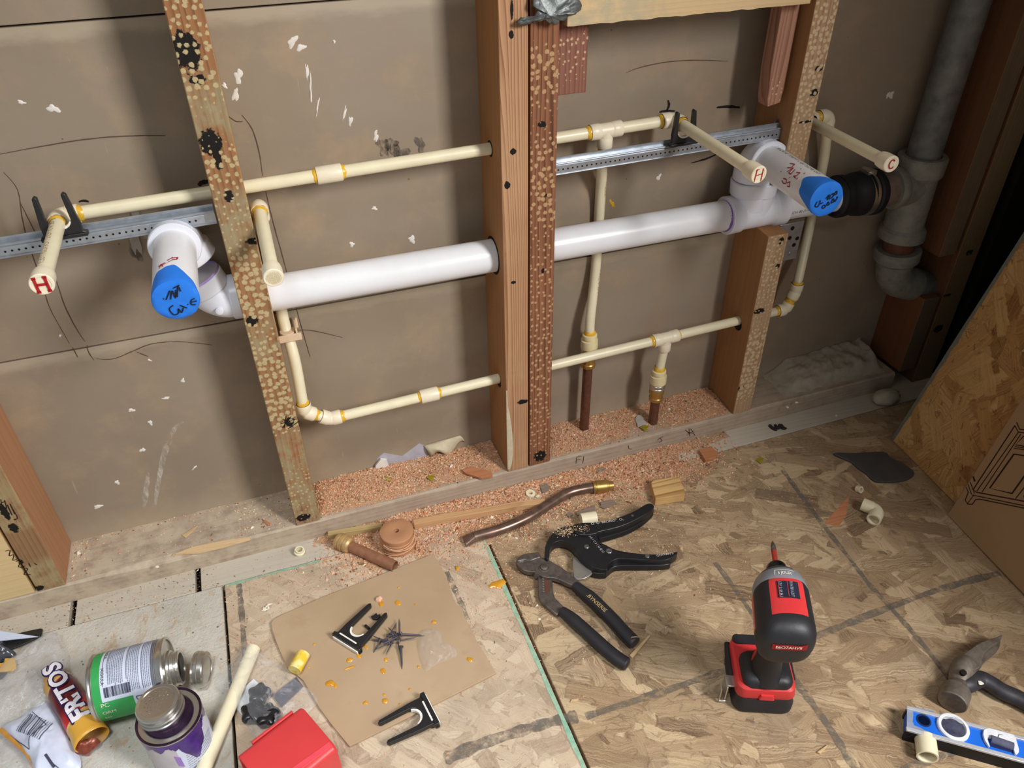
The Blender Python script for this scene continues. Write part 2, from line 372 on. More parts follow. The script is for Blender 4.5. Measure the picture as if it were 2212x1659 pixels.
def pale_floor():
    m = NT('dusty_painted_floor', .85, 0, .15); oc = m.oc(); n = m.noise(oc, 7, 6, .65); g = m.noise(oc, 260, 3, .6)
    c = m.ramp(n, [(.3, srgb(182, 178, 168)), (.55, srgb(208, 203, 193)), (.75, srgb(216, 207, 190))])
    c = m.mix(m.step(m.noise(m.mapv(oc, scale=(1, .6, 1)), 40, 5, .75, .6), .55, .68), c, srgb(188, 162, 132))
    sp = m.n('TexVoronoi', {'Vector': oc, 'Scale': 60, 'Randomness': 1}); sv = m.n('SeparateColor', {0: sp.outputs['Color']}).outputs
    c = m.mix(m.math('MULTIPLY', m.step(sp.outputs['Distance'], .12, .06), m.step(sv[0], .75, .78)), c, srgb(110, 92, 74))
    c = m.mix(m.math('MULTIPLY', g, .3), c, srgb(166, 154, 136)); m.col(c); m.bump(m.math('ADD', m.math('ADD', n, m.math('MULTIPLY', g, .5)), m.noise(oc, 90, 5, .7)), .8, .0025)
    return m.mat
M_PALE = pale_floor()
M_STRIP = wood('grey_floor_strip', (168,160,148), (196,186,170), 0, .008, .3, seed=2, fine=.3)
# ================================================================ SETTING
def struct(name, mb, mats, **k): return tag(build(name, mb, mats, **k), kind='structure')
mb = MB()
for z0, z1 in ((-.02, .376), (.378, .7775), (.7795, 1.5)): mb.box((-1.2, .089, z0), (1.32, .1015, z1))
wall = struct('wall_back', mb, M_DRY, origin=(0, 0, 0), bevel=.0008)
mb = MB().box((-1.2, .1016, -.02), (1.32, .11, 1.5)); build('backing', mb, M_GAP, wall)
struct('wall_right_and_baffle', MB().box((1.42, -1.15, -.02), (1.44, .11, 2.3)), wood('right_wall_boards', (70,44,26), (96,62,36), 2, .012, seed=4), origin=(1.42, 0, 0))
g1 = U(157, 1327, z=0).x; g2 = U(428, 1252, z=0).x
ys = -.046
mb = MB()
for a, b in ((-1.3, g1-.005), (g1+.004, g2-.005), (g2+.004, 1.31)): mb.box((a, ys, -.018), (b, .1, 0))
struct('floor', mb, M_STRIP, origin=(0, 0, 0), bevel=.001)
F1 = struct('floor', MB().box((-1.3, -1.7, -.018), (-.1262, ys-.0015, 0.0005)), M_PALE, origin=(0, 0, 0), bevel=.0012)
F2 = struct('floor', MB().box((-.1222, -1.7, -.018), (.2868, ys-.0015, 0)), M_OSB2, origin=(0, 0, 0), bevel=.001)
F3 = struct('floor', MB().box((.2905, -1.7, -.018), (1.42, ys-.0015, 0)), M_OSB3, origin=(0, 0, 0), bevel=.001)
struct('floor', MB().box((-1.3, -1.7, -.04), (1.44, .11, -.02)), M_GAP, origin=(0, 0, 0))
# painted green sheet edges and old grey mortar lines on the subfloor
def edgegreen():
    m = NT('green_edge_sealer', .7); n = m.noise(m.oc(), 90, 5, .7)
    m.col(m.ramp(n, [(.3, srgb(120, 160, 138)), (.55, srgb(150, 186, 160)), (.7, srgb(196, 182, 150))]))
    return m.mat
M_GREEN = edgegreen()
def mortar():
    m = NT('old_mortar_line', .9); oc = m.oc(); n = m.noise(oc, 55, 5, .75); m.col(m.mix(m.noise(oc, 300, 3), srgb(96, 90, 84), srgb(128, 120, 110)))
    m.put(m.b.inputs['Alpha'], m.math('MULTIPLY', m.step(n, .34, .62), .78)); return m.mat
M_MORT = mortar()
mb = MB(); pts = [V((.2830, -.05 - i*.02 - .06*0, .0)) for i in range(26)]
pts = [p + V((random.uniform(-.0006, .0006), 0, 0)) for p in pts if p.y < -.08]
mb.ribbon(pts, [.0068*random.uniform(.5, 1.2) for _ in pts], (0, 0, 1), .0004)
pts = [V((-.12 + i*.012, ys-.0045, 0)) for i in range(13)]; mb.ribbon(pts, [.005*random.uniform(.5, 1.2) for _ in pts], (0, 0, 1), .0004)
build('painted_edge', mb, M_GREEN, F2)
def mline(parent, pix, w, wj=.5):
    P = smoothpts([U(u, v, z=0) for u, v in pix], 8); mb = MB(); mb.ribbon(P, [w*random.uniform(1-wj*.5, 1+wj*.5) for _ in P], (0, 0, 1), .0003)
    build('mortar_line', mb, M_MORT, parent)
mline(F2, [(480, 1640), (700, 1640), (880, 1690)], .001) if 0 else None
mline(F3, [(1265, 1548), (1420, 1498), (1560, 1450), (1700, 1400), (1800, 1360), (1905, 1318), (2040, 1270), (2160, 1238)], .010)
mline(F2, [(960, 1640), (1060, 1600), (1190, 1560), (1248, 1548)], .016)
mline(F3, [(1690, 1015), (1760, 1110), (1830, 1200), (1880, 1265), (1935, 1325), (2000, 1400), (2060, 1480)], .008)
mline(F3, [(1705, 1455), (1740, 1500), (1790, 1570), (1850, 1665)], .011)
mline(F3, [(1545, 1215), (1600, 1290), (1640, 1350)], .008)
mline(F3, [(1950, 1665), (2040, 1630), (2120, 1605)], .010)
mline(F2, [(515, 1255), (520, 1300), (528, 1400), (530, 1430)], .008)
mline(F2, [(965, 1235), (990, 1290), (1010, 1340)], .008)
# ---- marks on the drywall (children of the wall)
def wline(pix, w=.0014, m=None, name='pencil_line', jit=.5, sm=6):
    P = smoothpts([U(u, v, y=.089) for u, v in pix], sm); k = len(P)
    mb = MB(); mb.ribbon(P, [w*(.45+.55*math.sin(math.pi*(i+.6)/k)) for i in range(k)], (0, -1, 0), .0003, jit)
    build(name, mb, m or M_PENCIL, wall, smooth=False)
for l in ([(0, 333), (90, 316), (200, 299), (300, 293), (358, 293)], [(8, 372), (38, 410), (48, 470), (60, 520), (84, 590), (95, 625), (110, 670), (150, 742)],
          [(45, 440), (80, 510), (85, 525)], [(120, 600), (140, 660), (165, 710), (184, 738)], [(157, 750), (168, 772)], [(188, 745), (191, 760), (203, 778)],
          [(208, 775), (245, 775), (290, 757), (330, 742), (390, 738), (458, 745)], [(295, 760), (320, 770)], [(522, 248), (545, 280), (560, 330), (567, 380)],
          [(573, 410), (590, 480), (612, 560), (625, 610)], [(640, 665), (655, 720), (670, 771)], [(640, 713), (675, 714), (740, 729)], [(492, 250), (510, 262), (525, 262)],
          [(1352, 157), (1385, 145), (1440, 134), (1500, 130), (1572, 132)]):
    wline(l)
wline([(1548, 232), (1575, 230), (1598, 232)], .004, M_INK, 'marker_line'); 
wline([(1424, 242), (1440, 239), (1458, 240)], .0035, M_INK, 'marker_line'); wline([(1443, 216), (1445, 228), (1440, 238)], .004, M_INK, 'marker_line')
wline([(1493, 352), (1515, 346), (1530, 341), (1550, 332), (1570, 322)], .003, M_INK, 'marker_line')
wline([(170, 436), (182, 433), (192, 436)], .003, M_INK, 'marker_line'); wline([(428, 400), (440, 393), (452, 392)], .006, M_INK, 'marker_line')
wline([(395, 910), (375, 930), (355, 980), (342, 1040), (335, 1090)], .008, M_SCUFF, 'scuff'); wline([(320, 1020), (314, 1070), (312, 1095)], .008, M_SCUFF, 'scuff')
def wblob(u, v, r, m=M_WPLAST, name='plaster_splash', ry=None, ang=0, dome=.001, jit=.5, seed=1):
    mb = MB(); mb.blob(U(u, v, y=.089), (0, -1, 0), r, ry, ang, 16, jit, .0002, dome, seed=seed); build(name, mb, m, wall)
for i, (u, v, r, ry, an) in enumerate([(632, 90, .006, .009, .6), (650, 103, .004, .009, 1.0), (515, 165, .006, .011, .1), (509, 205, .004, .012, .3), (663, 155, .0025, .014, .1), (671, 190, .002, .02, .15),
     (686, 230, .002, .012, .3), (744, 245, .002, .014, .4), (757, 262, .003, .01, .3), (812, 294, .004, .01, .3), (46, 221, .005, .003, 0), (115, 235, .008, .006, 0), (809, 450, .0045, .004, 0), (1925, 205, .006, .009, .2),
     (1423, 383, .004, .008, .2), (1918, 205, .004, .006, 0), (284, 886, .005, .005, 0), (325, 913, .004, .006, .3), (308, 972, .005, .005, 0), (253, 1042, .005, .005, 0), (358, 860, .007, .003, .2), (395, 822, .003, .006, 0),
     (212, 1094, .008, .005, .2), (420, 1010, .002, .007, .8), (890, 517, .007, .007, 0), (760, 528, .004, .006, .6), (722, 90, .0025, .0025, 0), (485, 185, .004, .004, 0), (130, 725, .002, .003, 0), (323, 778, .004, .002, .5)]):
    wblob(u, v, r*.75, ry=ry*.75, ang=-an, seed=i)
for i, (u, v, r, ry) in enumerate([(842, 315, .012, .012), (862, 330, .01, .012), (908, 315, .007, .012), (832, 322, .006, .010)]): wblob(u, v, r, M_SMUDGE, 'smudge', ry=ry, dome=0, jit=.7, seed=i+40)
wblob(195, 1060, .028, M_SMUDGE, 'smudge', ry=.045, ang=-.5, dome=0, jit=.5, seed=61) if 0 else None
wblob(1290, 440, .004, M_GLUE, 'glue_splash', ry=.008, seed=5); wblob(1322, 440, .003, M_GLUE, 'glue_splash', ry=.008, ang=.4, seed=9)
wblob(292, 540, .005, M_SMUDGE, 'smudge', ry=.02, seed=13, dome=0)
# torn board foot with a curled flap of paper
mb = MB(); P = [U(u, v, y=.089) + V((0, -.0006, 0)) for u, v in [(806, 1018), (815, 990), (828, 978), (868, 985), (905, 958), (918, 962), (925, 990), (880, 1003), (850, 1013), (812, 1020)]]
mb.prism(P, (0, .0008, 0)); build('torn_gypsum', mb, plain('grey_gypsum', srgb(176, 172, 182), .8), wall)
mb = MB()
def flap(i, j):
    a = U(915 + 78*i, 962 - 22*i + 0, y=.089); b = U(930 + 74*i, 985 - 28*i - 9*math.sin(i*9), y=.089)
    p = a.lerp(b, j); p.y -= .001 + .012*math.sin(j*2.6)*(.6+.4*math.sin(i*5)); p.z += .004*math.sin(j*3) ; return p
mb.grid(flap, 16, 8); o_ = build('paper_flap', mb, plain('torn_paper', srgb(196, 184, 156), .8, bump=.3), wall); s_ = o_.modifiers.new('s', 'SOLIDIFY'); s_.thickness = .0006
mb = MB(); P = [U(u, v, y=.089) for u, v in [(808, 1015), (812, 1000), (822, 986), (836, 990), (838, 1003), (822, 1016)]]
mb.prism([p + V((random.uniform(-.002, .002), -.004 - random.random()*.005, 0)) for p in P], (0, .004, 0)); build('paper_flap', mb, M_WPLAST, wall)
# ================================================================ FRAMING
PT = .0381
def pix_blobs(lst, xc, y=0.0):
    out = []
    for u, v, wu, hv in lst:
        p = U(u, v, y=y); a = U(u+wu, v, y=y); b = U(u, v+hv, y=y); out.append((p.x-xc, p.z-PT, abs(a.x-p.x), abs(b.z-p.z)))
    return out
def stud(name, x0, x1, mf, ms, label, z0=PT, z1=1.45, y0=0.0, y1=.089, poly=None):
    mb = MB()
    if poly:   # profile in y,z extruded along x
        P = [V((x0, a, b)) for a, b in poly]; k = len(P); mb.prism(P, (x1-x0, 0, 0), 1)
        for fi, f in enumerate(mb.f):
            if all(abs(mb.v[i].y - y0) < 1e-6 for i in f): mb.m[fi] = 0
    else:
        mb.box((x0, y0, z0), (x1, y1, z1), mi=1); mb.m[2] = 0
    return solo(name, mb, [mf, ms], label, 'stud', bevel=.0012, origin=((x0+x1)/2, y0, z0))
S_ORANGE = wood('fir_side', (138,94,58), (164,120,80), 2, .010, .35, seed=11, fine=.15)
S_PINE = wood('pine_side', (150,116,72), (178,146,98), 2, .014, .25, seed=12, fine=.12)
M1 = wood('stud_weathered', (84,54,36), (156,108,70), 2, .0075, .6, dots=[(.0,.2), (.08,.55), (.14,.15), (.18,.1), (.2,1), (.33,.95), (.36,.45), (.40,1.05), (.47,1.0), (.5,.3), (.56,.5), (.60,.9), (.62,.2), (.64,.1), (.66,.2), (.68,.9), (.74,.6), (.78,.8), (.84,.3)],
          cream=[(-.01,.9), (.16,.85), (.2,.25), (.31,.25), (.34,.85), (.36,.7), (.40,.2), (.47,.3), (.49,.9), (.545,.9), (.57,.2), (.60,.1), (.61,.1), (.64,.95), (.68,.9), (.70,.1), (.8,0)],
          creamc=(176,160,124), dotc=(206,186,140), dsc=112, seed=1, fine=.35,
          black=pix_blobs([(403, 110, 32, 48), (455, 308, 26, 32), (470, 345, 10, 26), (494, 424, 12, 14), (545, 693, 14, 12), (628, 912, 14, 12), (428, 172, 20, 12), (560, 520, 30, 10), (655, 1118, 18, 8)], .019))
stud('wall_stud', 0, .0381, M1, S_PINE, 'weathered stud speckled with glue dots and black tar patches, left of the capped blank stub')
M0 = wood('stud_left_front', (92,62,44), (150,112,78), 2, .006, .5, cream=[(-.01,.9), (.05,.8), (.07,.1), (.12,.1), (.13,.8), (.4,.5)], seed=5, black=pix_blobs([(30, 1140, 12, 12), (10, 1105, 10, 20), (38, 1215, 14, 8), (30, 1250, 20, 6), (85, 1270, 14, 6)], -.357))
stud('wall_stud', -.3765, -.3385, M0, wood('stud_left_side', (146,100,70), (176,130,96), 2, .008, .35, seed=6, fine=.18), 'orange-sided stud at the left edge of the wall, paint-flecked at its foot')
stud('wall_stud', -.47, -.3795, wood('pale_ply', (196,166,118), (216,188,140), 0, .012, .3, seed=7, bandax=2), S_PINE, 'pale yellow board closing the lower left corner, left of the orange-sided stud')
M2a = wood('stud_pair_left', (124,80,54), (188,146,110), 2, .0040, .8, cream=[(-.01,.5), (.06,.35), (.1,0), (.18,.0), (.2,.35), (.26,0), (.38,.0), (.43,.3), (.46,0), (.58,.3), (.62,0), (.7,.0)], seed=21, fine=.2, creamc=(208,172,128),
           black=pix_blobs([(1108, 328, 7, 8), (1095, 400, 7, 9), (1104, 75, 6, 9), (1109, 610, 6, 4), (1128, 868, 12, 5), (1105, 20, 4, 24)], .379))
stud('wall_stud', .3602, .3983, M2a, S_ORANGE, 'light orange fir stud, left one of the centre pair, with a whitish crusted lower edge')
mb_ = MB()
def crust(i, j):
    z = .045 + i*.17; wv = .004 + .007*math.sin(min(1, i*1.25)*math.pi)**.6*(1 if i < .8 else 1) ; x = .3602 - .0003 + j*wv*(1.15-i*.6)
    return V((x, -.0008 - .0014*(mnoise.noise(V((x*500, z*330, 0)))*.5+.5)*(1 if .05 < j < .95 else .2), z))
mb_.grid(crust, 60, 7); build('plaster_crust', mb_, M_CREAMPL, bpy.data.objects[-1] if 0 else [o for o in COL.objects if o.name.startswith('wall_stud')][-1])
M2b = wood('stud_pair_right', (82,50,36), (146,98,70), 2, .0055, .85, dots=[(-.01,.1), (.05,.5), (.2,.62), (.4,.5), (.44,.4), (.46,.85), (.56,.75), (.6,.1), (.63,.7), (.68,.85), (.7,.0)], dotc=(204,166,122), dsc=105, seed=33, fine=.25,
           black=pix_blobs([(1170, 268, 10, 8), (1172, 585, 4, 6), (1166, 985, 14, 12), (1180, 422, 8, 4)], .4192))
stud('wall_stud', .4008, .4389, M2b, wood('dark_fir_side', (96,56,34), (128,78,48), 2, .009, .4, seed=34), 'dark red-brown stud, right one of the centre pair, striped with pale glue dots')
zt = U(1659, 512, y=0).z; zn = .492
M3 = wood('stud_right_front', (112,82,60), (182,146,110), 2, .0062, .6, dots=[(-.01,.1), (.02,.2), (.05,1.05), (.17,1.05), (.2,.25), (.28,.7), (.36,.6), (.45,.2), (.55,.7), (.62,1), (.68,.9), (.76,.5)],
          cream=[(-.01,.9), (.05,.6), (.08,.2), (.17,.3), (.2,.8), (.35,.8), (.45,.3), (.52,.8), (.58,.7), (.64,.2), (.8,.1)], creamc=(200,170,134), dotc=(222,196,160), dsc=125, seed=41,
          black=pix_blobs([(1770, 148, 10, 6), (1758, 200, 10, 8), (1740, 263, 20, 3), (1640, 672, 12, 6), (1688, 520, 6, 8), (1602, 838, 8, 5), (1680, 575, 5, 5)], .8297))
stud('wall_stud', .8106, .8487, M3, S_ORANGE, 'notched stud carrying the drain tee, its front pocked with whitish honeycomb dots',
     poly=[(0, PT), (.089, PT), (.089, 1.45), (0, 1.45), (0, zn), (.074, zn-.004), (.074, zt+.006), (0, zt)])
D4 = wood('corner_dark_fir', (84,52,34), (112,74,48), 2, .012, .35, seed=51); M4 = wood('corner_front', (104,82,62), (128,104,80), 2, .006, .3, cream=[(0,.5), (.6,.5)], creamc=(120,106,84), seed=52)
stud('wall_stud', 1.196, 1.235, M4, D4, 'dark stud in the right corner, cut short and rounded above the cast drain elbow', z0=U(2028, 556, y=0).z, z1=1.45)
stud('wall_stud', 1.198, 1.236, wood('corner_block_front', (92,76,62), (112,94,76), 2, .006, .3, seed=54), wood('corner_block_side', (96,58,34), (120,76,48), 2, .012, .3, seed=55), 'short rust-coloured stud stub under the drain elbow in the right corner', z1=U(1997, 648, y=0).z)
stud('wall_stud', 1.243, 1.292, wood('corner_post_front', (104,80,54), (136,112,80), 2, .007, .35, dots=[(.1,.3), (.3,.6), (.5,.3)], dotc=(140,120,90), seed=56, black=pix_blobs([(2040, 675, 10, 8), (2110, 505, 8, 6), (2060, 600, 10, 3)], 1.2675)), D4, 'full-height corner post beside the leaning strand-board sheet', z0=.0005)
struct('ceiling', MB().box((-1.6, -2.6, 2.4), (1.6, .11, 2.42)), plain('ceiling_paint', srgb(170, 160, 145), .9), origin=(0, 0, 2.4))
struct('wall_right_and_baffle', MB().box((1.06, -1.02, -.02), (1.42, -.94, 2.3)), plain('baffle_gypsum', srgb(150, 135, 118), .9), origin=(1.2, -1, 0))  # unseen return wall, added to block the window light from the right corner
struct('wall_right_and_baffle', MB().box((1.32, .0, 0), (1.42, .11, 1.5)), M_GAP)
# sole plate with a bruised front edge
mb = MB(); nx = 260; xs = [-.62 + i*(1.81/(nx-1)) for i in range(nx)]
prof = []
for i, x in enumerate(xs):
    n1 = mnoise.noise(V((x*14, 0, 3))); n2 = mnoise.noise(V((x*70, 5, 0))); ch = .003 + .004*max(0, n1) + .0014*abs(n2)
    if -.30 < x < -.05: ch += .006*max(0, math.sin((x+.30)/.25*math.pi))
    prof.append([(x, 0, 0), (x, -.0005*n2, PT - ch), (x, ch*.9, PT - .0002*abs(n2)), (x, .089, PT), (x, .089, 0)])
vs = [p for r in prof for p in r]; fs = [[i*5+j, (i+1)*5+j, (i+1)*5+(j+1)%5, i*5+(j+1)%5] for i in range(nx-1) for j in range(5)] + [[4,3,2,1,0], [(nx-1)*5+j for j in range(5)]]
mb.add(vs, fs)
plate = solo('sole_plate', mb, wood('sole_plate_wood', (132,114,100), (172,152,134), 0, .009, .5, seed=60, fine=.4, bandax=2, dirt=[(-.9,.9), (-.4,.8), (-.1,.3), (.4,.3), (.9,.5)], dirtc=(198,182,158), black=[(-.36, .03, .02, .008), (-.37, .03, .02, .01), (.08, .03, .018, .008), (.36, .02, .012, .008)]),
     'bruised grey wooden bottom plate running along the foot of the studs', 'plate', ang=25, origin=(.285, .04, 0))
mb = MB(); P = [U(u, v, z=PT+.001) for u, v in [(378, 1196), (420, 1180), (480, 1168), (536, 1160), (540, 1163), (480, 1180), (430, 1192)]]; mb.prism(P, (0, 0, -.004)); build('splinter', mb, wood('fresh_splinter', (196,160,116), (222,190,146), 0, .004, .4, seed=61), plate)
# header board and hanging cut boards
hb = U(1225, 57, y=0).z
mb = MB(); n_ = 40; P = []
for i in range(n_+1):
    x = .4485 + i*(.8 - .4485)/n_; P.append(V((x, -.001, hb + .0016*mnoise.noise(V((x*60, 0, 0))))))
P += [V((.8, -.001, .96)), V((.4485, -.001, .96))]; mb.prism(P, (0, .0195, 0))
solo('header_board', mb, wood('header_pine', (190,156,110), (214,184,140), 0, .010, .35, seed=70, bandax=2, dirt=[(-.2,.9), (-.05,.6), (.0,.1)], dirtc=(172,164,140)), 'pale plaster-smeared board across the top of the right bay', 'board', origin=(.624, 0, hb))
CR = wood('cripple_red', (110,72,60), (146,100,84), 2, .0075, .8, seed=71, dots=[(.0,.0), (.03,.35), (.07,.5), (.08,0)], dotc=(220,190,150), bandax=0)
solo('hanging_block', MB().box((.4395, .024, .657), (.489, .06, 1.3)), CR, 'red-brown cut board end hanging beside the centre stud pair', 'board', bevel=.001)
mb = MB(); P = [V((.773, .02, 1.3)), V((.773, .02, .66)), V((.776, .02, .617)), V((.7785, .02, .606)), V((.799, .02, .610)), V((.801, .02, .63)), V((.801, .02, 1.3))]; mb.prism(P, (0, .025, 0))
solo('hanging_block', mb, wood('cripple_pink', (128,86,70), (172,128,106), 2, .006, .8, seed=72, dots=[(.0,.2), (.03,.4), (.05,0)], dotc=(222,196,150)), 'pinkish narrow slat with a chipped end hanging beside the right stud', 'board', bevel=.001)
solo('hanging_block', MB().tube([(.8052, .035, .61), (.8052, .035, .62), (.8052, .035, 1.3)], [.002, .0042, .0042], 12, sq=2.2), wood('cripple_thin', (110,72,54), (150,108,84), 2, .006, .5, seed=73), 'thin rounded strip hanging between the chipped slat and the right stud', 'board')
# torn grey flashing folded over the centre pair
mb = MB(); out = [(1150, -30), (1148, 8), (1160, 20), (1150, 32), (1138, 34), (1122, 40), (1113, 46), (1118, 52), (1132, 56), (1140, 50), (1147, 48), (1160, 38), (1172, 40), (1180, 46), (1188, 42), (1196, 49), (1205, 42), (1216, 44), (1226, 32), (1240, 26), (1254, 20), (1254, 10), (1246, -5), (1250, -30)]
P = [U(u, v, y=-.006) for u, v in out]; P = [p + V((0, -.006*mnoise.noise(p*60)-.004, 0)) for p in P]
c_ = sum(P, V())/len(P); mb.add([c_ + V((0, -.01, 0))] + P, [[0, i+1, (i+1)%len(P)+1] for i in range(len(P))])
o_ = solo('torn_flashing', mb, plain('grey_flashing', srgb(108, 112, 112), .45, .5, .5, .25, 150, bump=.5), 'torn grey flashing scrap folded over the top of the centre stud pair', 'flashing', smooth=True)
s_ = o_.modifiers.new('sub', 'SUBSURF'); s_.subdivision_type = 'SIMPLE'; s_.levels = s_.render_levels = 3
tx_ = bpy.data.textures.new('crumple', 'CLOUDS'); tx_.noise_scale = .012; d_ = o_.modifiers.new('d', 'DISPLACE'); d_.texture = tx_; d_.strength = .008; d_.mid_level = .5; d_.texture_coords = 'LOCAL'
s_ = o_.modifiers.new('s', 'SOLIDIFY'); s_.thickness = .0012
# metal plate on the right stud
t = thing('nail_plate', (.849, .03, U(1719, 558, y=.025).z), 'small galvanised nail plate fixed to the right side of the notched stud', 'metal plate')
a, b, c, d = [U(u, v, y=.025) for u, v in ((1693, 486), (1738, 477), (1719, 558), (1688, 565))]
mb = MB().prism([V((.849, .025, a.z)), V((b.x, .025, b.z)), V((c.x, .025, c.z)), V((.849, .025, d.z))], (0, .0015, 0)); build('plate', mb, M_GALV, t, bevel=.0004)
mb = MB().box((.849, .025, d.z), (.8502, .075, a.z)); build('flange', mb, M_GALV, t)
for q, (u, v) in enumerate(((1712, 493), (1706, 514), (1715, 529), (1722, 515), (1706, 548))):
    mb = MB().lathe(U(u, v, y=.0248), (0, -1, 0), [(0, .0036), (.0004, .0036), (.0004, .0022), (.0012, .0020)], 14); build('hole' if q != 4 else 'nail_head', mb, M_GAP if q != 4 else M_STEEL, t)

def ink(par, strokes, y, w=.0009, name='marker_scrawl', x=None):
    mb = MB()
    for st in strokes:
        P = [U(u, v, y=y) for u, v in st]; P = smoothpts(P, 4) if len(P) > 2 else P; mb.ribbon(P, w, (0, -1, 0), .0006, .4)
    return build(name, mb, M_INK, par)
ink(plate, [[(1244, 1001), (1246, 987), (1256, 985)], [(1245, 993), (1254, 992)], [(1261, 985), (1259, 1000)]], 0)
ink(plate, [[(1357, 962), (1358, 968), (1364, 970)]], 0)
ink(plate, [[(1484, 932), (1496, 936)], [(1488, 925), (1490, 942)], [(1483, 940), (1500, 929)], [(1492, 926), (1501, 940)], [(1480, 928), (1488, 936)]], 0)
ink(plate, [[(1420, 951), (1425, 946), (1429, 952), (1423, 956)], [(1425, 946), (1432, 943)]], 0)
st0 = [o for o in COL.objects if o.name.startswith('wall_stud') and abs(o.location.x+.3575) < .005][0]
ink(st0, [[(2, 1078), (4, 1092)], [(10, 1080), (14, 1098), (6, 1098)], [(16, 1090), (26, 1112)], [(22, 1088), (32, 1110)], [(28, 1100), (38, 1118), (30, 1122)], [(4, 1085), (12, 1083)]], 0, .0012)
ink(st0, [[(12, 1190), (22, 1188), (20, 1200), (30, 1198), (28, 1210), (38, 1206)], [(34, 1212), (46, 1210), (40, 1224), (54, 1222)], [(44, 1226), (60, 1228), (52, 1240), (66, 1240)], [(62, 1216), (66, 1224)], [(74, 1216), (80, 1220)]], 0, .0012)
st1 = [o for o in COL.objects if o.name.startswith('wall_stud') and abs(o.location.x-.019) < .005][0]
ink(st1, [[(612, 905), (628, 918), (622, 902)], [(606, 915), (632, 908)], [(618, 898), (614, 924)], [(622, 926), (648, 908)], [(610, 924), (628, 900)]], 0, .0013)
# ================================================================ PLUMBING
YC = .045; rP = .0081; rF = .0112; rV = .0243; rVF = .0292
def pipe(par, path, r=rP, m=None, name='pipe', n=28, **k):
    return build(name, MB().tube(path, r, n), m or M_CPVC, par, **k)
def ring(par, p, d, r=.0094, m=None, w=.0035, name='glue_ring'):
    p = V(p); d = V(d).normalized(); pr = []
    mb = MB(); n = 28; up = V((0,0,1)) if abs(d.z) < .9 else V((1,0,0)); a = d.cross(up).normalized(); b = d.cross(a); vs = []
    for h, q in ((-w, rP*1.005 if r < .02 else r*.985), (-w*.5, r*.97), (0, r), (w*.45, r*.985)):
        for j in range(n):
            t = 2*math.pi*j/n; hj = h*(1 + .5*mnoise.noise(V((math.cos(t)*1.7, math.sin(t)*1.7, p.x*90)))) if h < 0 else h
            vs.append(p + d*hj + (a*math.cos(t)+b*math.sin(t))*q)
    mb.add(vs, [[i*n+j, i*n+(j+1)%n, (i+1)*n+(j+1)%n, (i+1)*n+j] for i in range(3) for j in range(n)])
    return build(name, mb, m or M_GLUE, par)
def fit(par, ends, c, r=rF, m=None, name='elbow_fitting', leg=.021, fr=.009, sock=.006, glue=(True, True), gm=None, gr=None):
    """moulded fitting: body bends round c towards the unit directions in ends, thicker sockets at its mouths"""
    c = V(c); E = [V(e).normalized() for e in ends]; mb = MB()
    A = c + E[0]*leg; B = c + E[1]*leg
    body = arc(A, c, B, fr, 10) if E[0].angle(E[1]) < 3.1 else [A, B]
    mb.tube(body, r*.93, 32)
    for e in E:
        q = c + e*leg; mb.lathe(q - e*(sock+.006), e, [(-.003, r*.9), (0, r), (sock+.005, r), (sock+.006, r*.96), (sock+.006, r*.80)], 32)
    if len(E) == 3: mb.tube([c, c + E[2]*leg], r*.93, 32)
    o = build(name, mb, m or M_CPVCF, par, ang=30)
    for e, g in zip(E, glue):
        if g: ring(o, c + e*(leg+.001), -e if 0 else e*-1, gr or r*.86, gm, .0045 if g is True else g)
    return o
def coupling(par, a, b, r=rF, m=None, glue=True):
    a, b = V(a), V(b); d = (b-a).normalized(); L = (b-a).length
    o = build('coupling', MB().lathe(a, d, [(0, rP), (0, r*.96), (.0012, r), (L-.0012, r), (L, r*.96), (L, rP)], 32), m or M_CPVCF, par, ang=30)
    if glue: ring(o, a, d, .0095, w=.004); ring(o, b, -d, .0095, w=.004)
    return o
def endcap(par, p, d, letter=None, r=.0116, L=.022, ls=.017, m=None, lw=.17):
    """cap whose closed face sits at p and looks along d"""
    p = V(p); d = V(d).normalized()
    o = build('end_cap', MB().lathe(p - d*L, d, [(0, rP), (0, r*.92), (.004, r*.97), (.008, r), (L-.001, r), (L, r*.93), (L, r*.74), (L-.0005, r*.72)], 36), m or M_CPVCF, par, ang=30)
    xd = d.cross(V((0,0,1))).normalized() * -1; yd = d.cross(xd)*-1
    if d.y < 0 and xd.x < 0: xd = -xd
    yd = V((0,0,1)) - d*d.z; yd.normalize()
    if letter:
        st = LET[letter]; mb = MB()
        for s in st:
            P = [p + xd*x*ls + yd*y*ls for x, y in s]; mb.ribbon(smoothpts(P, 5) if len(P) > 2 else P, ls*lw, d, .0004)
        build('letter', mb, M_RED, o)
    return o, xd, yd
LET = {'H': [[(-.30, .45), (-.28, -.45)], [(.28, .45), (.30, -.45)], [(-.28, .02), (.28, .0)], [(-.42, .44), (-.18, .45)], [(-.40, -.44), (-.16, -.45)], [(.16, .45), (.40, .44)], [(.18, -.45), (.42, -.45)]],
       'h': [[(-.28, .5), (-.34, -.5)], [(.28, .48), (.26, -.52)], [(-.3, .0), (.3, .06)], [(-.40, .42), (-.1, .46)]],
       'C': [[(.28, .30), (.12, .46), (-.12, .42), (-.28, .12), (-.26, -.18), (-.08, -.42), (.16, -.42), (.30, -.26)]]}
